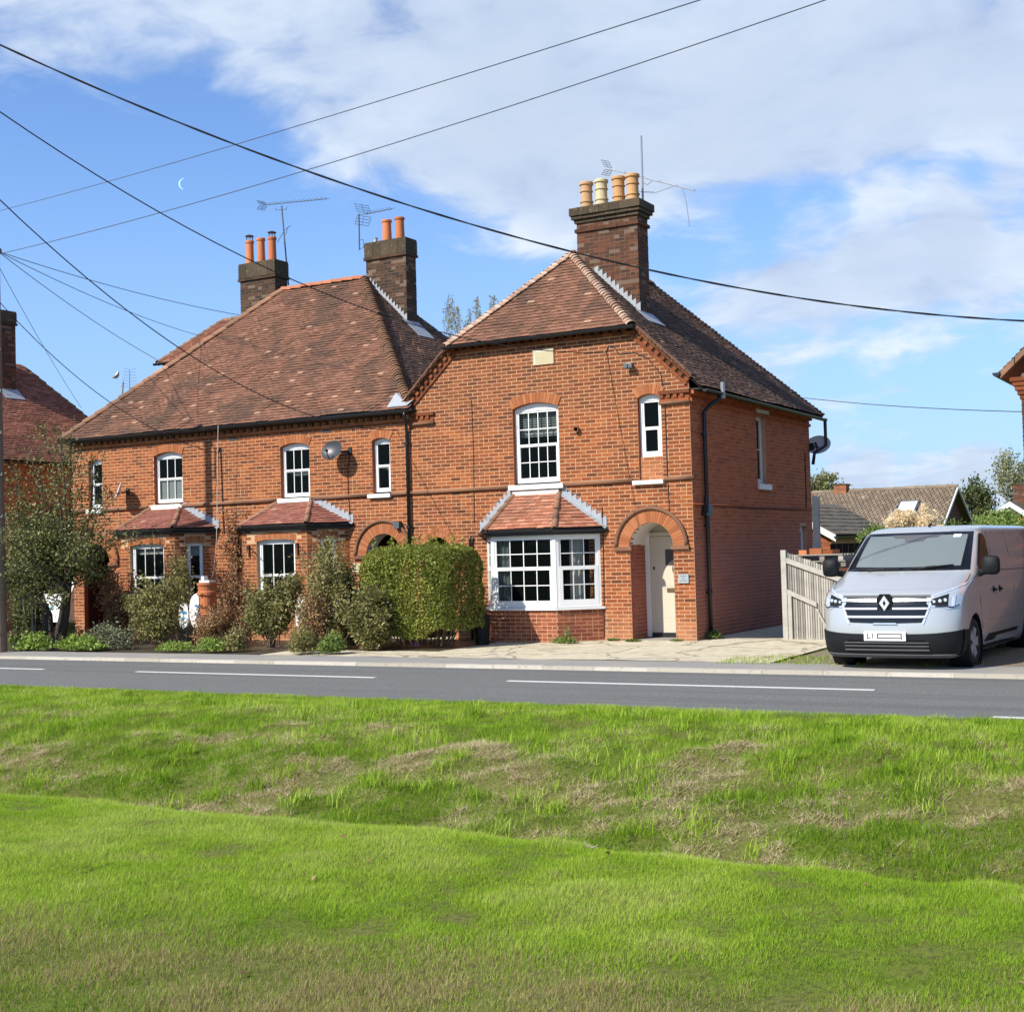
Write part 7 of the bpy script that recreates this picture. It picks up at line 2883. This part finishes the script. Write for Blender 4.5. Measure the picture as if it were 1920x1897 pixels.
for x_ in (cx - 1.46, cx - .02):
    mb = MB()
    mb.box((x_ - .07, cy - .02, .62), (x_ + .09, cy + .1, .95))
    mb.build('tail_lamp', 'red_lamp', CarW)
mb = MB()
mb.box((cx - .95, cy - .015, .58), (cx - .45, cy + .01, .70))
mb.build('number_plate', 'sky_blue_paint', CarW)
for y in (.65, 3.1):
    for s_ in (-1, 1):
        mb = MB()
        mb.lathe([(.0, -.1), (.31, -.1), (.31, .1), (.0, .1)], (cx - .7 + s_ * .76, cy + y, .31), 20, VX)
        mb.build('wheel', 'tyre', CarW)

# right neighbour, only its front corner shows
NX = 6.07
N2 = thing('brick_cottage', 'corner of a red brick cottage cut off by the right edge, black gutter end', 'house', (NX + 3, 3.6, 0))
mb = MB()
mb.box((NX + .008, .008, -.2), (NX + 6.4, 7.5, 4.6))
n2w = mb.build('wall', 'mortar_dark', N2)
mb = MB()
simple_wall(mb, Vector((NX, 0, 0)), VX, -VY, 6.4, -.19, 4.15)
mb.build('bricks', 'brick_chimney', n2w)['kind'] = 'stuff'
mb = MB()
simple_wall(mb, Vector((NX, 7.5, 0)), -VY, -VX, 7.5, -.19, 4.6)
mb.build('side_bricks', 'brick_chimney', n2w)['kind'] = 'stuff'
mb = MB()
for i in range(5):
    mb.box((NX - .02 - .035 * i, -.02 - .02 * i, 4.15 + .0765 * i + .004), (NX + 1.2, .3, 4.15 + .0765 * (i + 1) - .004), random.random())
mb.build('kneeler', 'brick', n2w)
rp2 = [(NX - .32, 7.6, 4.62), (NX - .32, -.14, 4.62), (NX + 3.2, -.14, 7.92), (NX + 3.2, 7.6, 7.92)]
r2, _ = roof_plane(N2, 'roof', rp2, 'tile', gauge=.1, seed=61)
mb = MB()
mb.face([Vector(p_) - VZ * .06 for p_ in rp2])
mb.face([(NX + 3.2, -.14, 7.86), (NX + 6.7, -.14, 4.58), (NX + 6.7, 7.6, 4.58), (NX + 3.2, 7.6, 7.86)])
mb.poly([(NX, .0, 4.5), (NX + 6.4, .0, 4.5), (NX + 3.2, .0, 7.75)])
mb.build('roof_deck', 'brick_side', r2)
mb = MB()
for i in range(14):
    A = Vector((NX - .3, -.15, 4.63)).lerp(Vector((NX + 3.2, -.15, 7.91)), i / 14)
    B = Vector((NX - .3, -.15, 4.63)).lerp(Vector((NX + 3.2, -.15, 7.91)), (i + 1) / 14 - .004)
    mb.prism([A, B, B - VZ * .11, A - VZ * .11], (0, -.02, 0), (0, .1, 0), random.random())
mb.build('verge', 'ridge', r2)
gutter(r2, [(NX - .36, 7.6, 4.62), (NX - .36, -.2, 4.62)], .065)

# bungalow behind with brown interlocking tiles
BX = -2.25
Bu = thing('bungalow', 'low brick bungalow with brown interlocking tile roof and rooflight behind the van', 'house', (-7, 35, 0))
mb = MB()
mb.box((-16, 31.3, -.5), (BX - .25, 38.7, 1.9))
mb.poly([(BX - .25, 31.3, 1.85), (BX - .25, 38.7, 1.85), (BX - .25, 35, 3.95)])
mb.build('wall', 'brick_chimney', Bu)
bu_r, (O, U, V, N) = roof_plane(Bu, 'roof', [(-16, 31, 1.9), (BX, 31, 1.9), (BX, 35, 4.08), (-16, 35, 4.08)], 'tile_brown', gauge=.21, tw=.185, sag=.01, thick=.045, gap=.035, piece='tile', singles=300)
mb = MB()
for k in ([(-16, 31, 1.9), (BX, 31, 1.9), (BX, 35, 4.08), (-16, 35, 4.08)], [(BX, 39, 1.9), (-16, 39, 1.9), (-16, 35, 4.08), (BX, 35, 4.08)]):
    mb.face([Vector(p_) - VZ * .04 for p_ in k])
mb.build('roof_deck', 'tile_grey', bu_r)
for sgn in (-1, 1):
    mb = MB()
    mb.prism([(BX, 35, 4.10), (BX, 35 + sgn * 4.05, 1.9), (BX, 35 + sgn * 4.05, 1.78), (BX, 35, 3.98)], (.0, 0, 0), (.06, 0, 0))
    mb.build('bargeboard', 'aged_white', bu_r)
ridge_run(bu_r, 'ridge', (-16, 35, 4.10), (BX, 35, 4.10), .11, .45, 'tile_brown', 'ridge_tile')
C = at_y(1702, 940, 33.4)
on_roof = lambda X, Y, o_=.0: Vector((X, Y, 1.9 + (Y - 31) * (2.18 / 4) + o_))
sk = [on_roof(C.x - .42, 32.9, .06), on_roof(C.x + .42, 32.9, .06), on_roof(C.x + .42, 33.8, .06), on_roof(C.x - .42, 33.8, .06)]
mb = MB()
mb.prism(sk, (0, 0, -.04), (0, -.03, .05))
rl = mb.build('rooflight_frame', 'alu_dark', bu_r)
mb = MB()
cc = sum((Vector(p_) for p_ in sk), Vector()) / 4
mb.face([cc + (Vector(p_) - cc) * .82 + Vector((0, -.035, .062)) for p_ in sk])
mb.build('rooflight_pane', 'dish_light', rl)
C = at_y(1578, 915, 35)
cB = chimney(Bu, 'chimney', C.x - .27, C.x + .27, 34.75, 35.25, 3.6, at_y(1578, 909, 35).z, 'brick_soft', 'mortar_dark', [])
# garage with grey tiles and white bargeboard
Ga = thing('garage', 'small brick garage with dark grey tiled roof and white bargeboard', 'garage', (-4.2, 21, 0))
GXe, GXr = -2.55, -4.35
mb = MB()
mb.box((-6.1, 18.2, -.4), (GXe - .2, 24.8, 2.0))
mb.poly([(-6.1, 18.2, 1.95), (GXe - .2, 18.2, 1.95), (GXr, 18.2, 3.0)])
gw = mb.build('wall', 'mortar_side', Ga)
mb = MB()
simple_wall(mb, Vector((-6.1, 18.19, 0)), VX, -VY, -GXe * 0 + (GXe - .2 + 6.1), -.2, 2.9, lambda va, vb: [] if vb < 2 else [(-1, (vb - 2.0) * 1.75), (3.35 - (vb - 2.0) * 1.75, 9)])
mb.build('bricks', 'brick', gw)['kind'] = 'stuff'
ga_r, _ = roof_plane(Ga, 'roof', [(GXe, 18, 2.06), (GXe, 25, 2.06), (GXr, 25, 3.12), (GXr, 18, 3.12)], 'tile_grey', gauge=.27, tw=.33, sag=.01, thick=.045, gap=.02)
mb = MB()
mb.face([(GXe, 18, 2.0), (GXe, 25, 2.0), (GXr, 25, 3.07), (GXr, 18, 3.07)])
mb.face([(GXr, 18, 3.07), (GXr, 25, 3.07), (-6.2, 25, 2.0), (-6.2, 18, 2.0)])
mb.build('roof_deck', 'tile_grey', ga_r)
mb = MB()
mb.prism([(GXr, 18, 3.13), (GXe + .03, 18, 2.07), (GXe + .03, 18, 1.86), (GXr, 18, 2.92)], (0, -.05, 0), (0, .0, 0))
mb.prism([(GXr, 18, 3.13), (-6.2, 18, 2.07), (-6.2, 18, 1.86), (GXr, 18, 2.92)], (0, -.05, 0), (0, .0, 0))
mb.build('bargeboard', 'white_paint', ga_r)
gutter(ga_r, [(GXe + .06, 17.9, 2.03), (GXe + .06, 25, 2.03)], .08)
# small gable far right
P0, P1, P2 = at_y(1893, 940, 50), at_y(1852, 967, 50), at_y(1935, 966, 50)
Gh = thing('gabled_house', 'distant brick house gable with white bargeboards at the right edge', 'house', (P0.x, 52, 0))
mb = MB()
mb.box((P1.x + .3, 50.2, -.5), (P2.x - .3, 58, P1.z))
mb.poly([(P1.x + .3, 50.2, P1.z), (P2.x - .3, 50.2, P1.z), (P0.x, 50.2, P0.z - .1)])
mb.build('wall', 'brick_side', Gh)
mb = MB()
for (A, B) in ((P1, P0), (P0, P2)):
    mb.prism([A, B, B - VZ * .28, A - VZ * .28], (0, -.06, 0), (0, .05, 0))
mb.build('bargeboard', 'white_paint', Gh)
mb = MB()
mb.prism([P1, P0, P2], (0, 0, .03), (0, 8, .03))
mb.build('roof', 'tile_grey', Gh)
C = at_y(1914, 920, 53)
chimney(Gh, 'chimney', C.x - .4, C.x + .6, 53, 53.8, 3, at_y(1914, 908, 53).z, 'brick_chimney', 'mortar_dark', [])
aerial('thin distant aerial between the bungalow and the far gable', ((1866, 960), (1866, 915)), ((1855, 926), (1880, 925)), 5, .6, None, 48, 'galv', .03)

# ------------------------------------------------------------------ trees and plants behind
def tree(name, label, base, zc, radii, n, leaf, lmat, trunk_r=.15, bumpy=.6, shell=.3, seed=0, drop=0.0, bark='bark'):
    o_ = thing(name, label, 'tree', base, 'trees behind the houses')
    mb = MB()
    c_ = np.array([base[0], base[1], zc])
    mb.tube([base, (base[0] + .1, base[1], zc * .6), (base[0], base[1], zc)], [trunk_r, trunk_r * .7, trunk_r * .4], 8)
    lv = []
    nb = 16
    for k in range(nb):
        d_ = rng.normal(0, 1, 3)
        d_ /= np.linalg.norm(d_)
        tp = c_ + d_ * np.array(radii) * random.uniform(.5, .95)
        st, q = spray((base[0], base[1], zc * .55), [tp], 60, leaf * 1.6, .4, .2, 6, max(radii) * .28)
        for cv in st:
            mb.tube(cv, [trunk_r * (.22 if len(cv) > 3 else .07) * (1 - .7 * i / (len(cv) - 1)) for i in range(len(cv))], 4, cap=False)
        lv.append(q)
    cen = ell(c_, radii, 34, .35, .3, seed)
    for q in cen:
        k = n // 34
        p_ = q + rng.normal(0, 1, (k, 3)) * np.array(radii) * .17
        p_[:, 2] -= drop * np.abs(rng.normal(0, 1, k))
        lv.append(p_)
    lv = np.vstack(lv)
    mb.build('trunk', bark, o_)
    leaf_cloud('crown', lv, leaf, np.clip(.5 + (fbm(lv[:, 0], lv[:, 2], .8, seed) - .5) + rng.normal(0, .2, len(lv)), 0, 1), lmat, o_)
    return o_


leafmat('leaf_birch_pale', [(0, (.22, .22, .10)), (.5, (.34, .33, .16)), (1, (.50, .46, .26))], .5)
# weeping birch between the two roofs
wbk = at_y(885, 640, 22)
Bi = thing('birch_tree', 'pale weeping birch top showing between the two cottage roofs', 'tree', (wbk.x, 22, 0), 'trees behind the houses')
mb = MB()
mb.tube([(wbk.x, 22, 0), (wbk.x + .2, 22, 5), (wbk.x, 22, 8.6)], [.18, .13, .05], 8)
lvs = []
for k in range(30):
    px, py = random.uniform(838, 928), random.uniform(552, 632)
    tp = np.array(at_y(px, py, 22 + random.uniform(-.8, .8)))
    b0 = np.array([wbk.x + random.uniform(-.3, .3), 22, random.uniform(5.6, 8.0)])
    md = (b0 + tp) / 2 + np.array([0, 0, .3])
    mb.tube([b0, md, tp], [.022, .014, .006], 4, cap=False)
    for j in range(5):
        e_ = tp + np.array([random.gauss(0, .22), random.gauss(0, .2), random.uniform(-1.5, -.4)])
        mb.tube([tp, (tp + e_) / 2 + rng.normal(0, .05, 3), e_], [.005, .004, .003], 3, cap=False)
        q = rng.uniform(0, 1, 15)[:, None]
        lvs.append(tp + (e_ - tp) * q + rng.normal(0, .045, (15, 3)))
mb.build('trunk', 'bark_pale', Bi)
lvs = np.vstack(lvs)
leaf_cloud('crown', lvs, .075, np.clip(rng.normal(.5, .25, len(lvs)), 0, 1), 'leaf_birch_pale', Bi, long=1.8)
b_ = at_y(1905, 940, 62)
tree('garden_tree', 'airy green-yellow tree above the far gable at the right edge', (b_.x, 62, -.3), at_y(1905, 885, 62).z, (1.5, 1.3, 1.5), 2600, .14, 'leaf_birch', .12, seed=3)
b_ = at_y(1545, 940, 42)
tree('garden_tree', 'rounded willow-like tree behind the bungalow chimney', (b_.x, 42, -.3), at_y(1545, 915, 42).z - .2, (1.3, 1.0, .9), 2600, .16, 'leaf_birch', .15, seed=5)
b_ = at_y(1828, 960, 44)
tree('garden_tree', 'dark green shrub tree beside the bungalow gable', (b_.x, 44, -.3), at_y(1825, 950, 44).z, (1.1, 1.0, 1.3), 3600, .15, 'leaf_far', .12, seed=8)
b_ = at_y(1862, 975, 40)
tree('garden_tree', 'spreading green bush in front of the far gable', (b_.x, 40, -.3), at_y(1860, 988, 40).z, (1.5, 1.0, .7), 4200, .14, 'leaf_green', .10, seed=9)
b_ = at_y(1800, 985, 28)
for k, (px, pyt, Y, lb) in enumerate(((1770, 985, 24, 'low green hedge top just above the van roof'), (1880, 975, 26, 'bright green hedge top above the rear of the van'))):
    q = at_y(px, pyt, Y)
    tree('hedge', lb, (q.x, Y, -.3), q.z - .45, (1.5, .7, .6), 3600, .09, 'leaf_green', .06, seed=20 + k)
q = at_y(1636, 985, 17)
tree('hedge', 'green shrub under the garage gutter left of the pampas grass', (q.x, 17, -.3), q.z - .35, (.6, .4, .35), 1400, .08, 'leaf_green', .05, seed=30)
# pampas grass
pg = at_y(1712, 985, 20)
Pg = thing('pampas_grass', 'cream pampas grass plumes rising behind the van roof', 'grass plant', (pg.x, 20, -.2))
mb = MB()
lvs = []
for (px, py, hh) in ((1668, 972, .42), (1676, 962, .5), (1684, 955, .5), (1693, 962, .5), (1704, 955, .55), (1712, 958, .6), (1722, 972, .5), (1732, 943, .95), (1747, 966, .7), (1738, 965, .6), (1690, 978, .5), (1752, 956, .85), (1762, 984, .4)):
    tp = np.array(at_y(px, py, 20 + random.uniform(-.4, .4)))
    b0 = np.array([pg.x + random.gauss(0, .2), 20 + random.gauss(0, .15), -.2])
    mb.tube([b0, (b0 + tp) / 2 + np.array([0, 0, .15]), tp - np.array([0, 0, hh * .5])], [.015, .011, .008], 4)
    q = rng.uniform(0, 1, 900)
    rr_ = .13 * np.sin(np.clip(q, .02, 1) ** .6 * PI) + .012
    lvs.append(tp + np.stack([rng.normal(0, .65, 900) * rr_, rng.normal(0, .65, 900) * rr_, -q * hh], 1))
mb.build('stems', 'twig', Pg)
lvs = np.vstack(lvs)
leaf_cloud('plumes', lvs, .075, rng.uniform(0, 1, len(lvs)), 'plume', Pg, long=2.6)

# crescent moon, faint in the day sky
mm, mt_, mbd = newmat('moon')
mbd.inputs['Base Color'].default_value = (.3, .4, .6, 1)
mbd.inputs['Emission Color'].default_value = (.20, .325, .58, 1)
mbd.inputs['Emission Strength'].default_value = 1.0
C = at_d(345, 345, 2600)
mb = MB()
r_ = 10.5
arc1 = [(math.cos(q), math.sin(q)) for q in np.linspace(PI * .52, PI * 1.42, 18)]
arc2 = [(.34 * .0 + math.cos(q) * .86 + .12, math.sin(q) * .96) for q in np.linspace(PI * 1.42, PI * .52, 18)]
pl_ = [C + RIGHT * (a_ * r_) + UP * (b_ * r_) for a_, b_ in arc1 + arc2]
mb.prism(pl_, fwd * 0, fwd * 1.5)
tag(mb.build('moon', 'moon'), 'faint pale crescent moon in the blue sky', 'moon')

# dead leaves lying in the grass
nl = len(LEAF_XY)
leafmat('leaf_dead', [(0, (.10, .055, .02)), (.5, (.20, .12, .05)), (1, (.34, .24, .10))], .2)
o_ = leaf_cloud('fallen_leaves', LEAF_XY + np.array([0, 0, .022]), .032, rng.uniform(0, 1, nl), 'leaf_dead', None, up=2.5, long=1.5)
tag(o_, 'scattered dead brown leaves lying in the lawn and bank', 'leaves', kind='stuff')
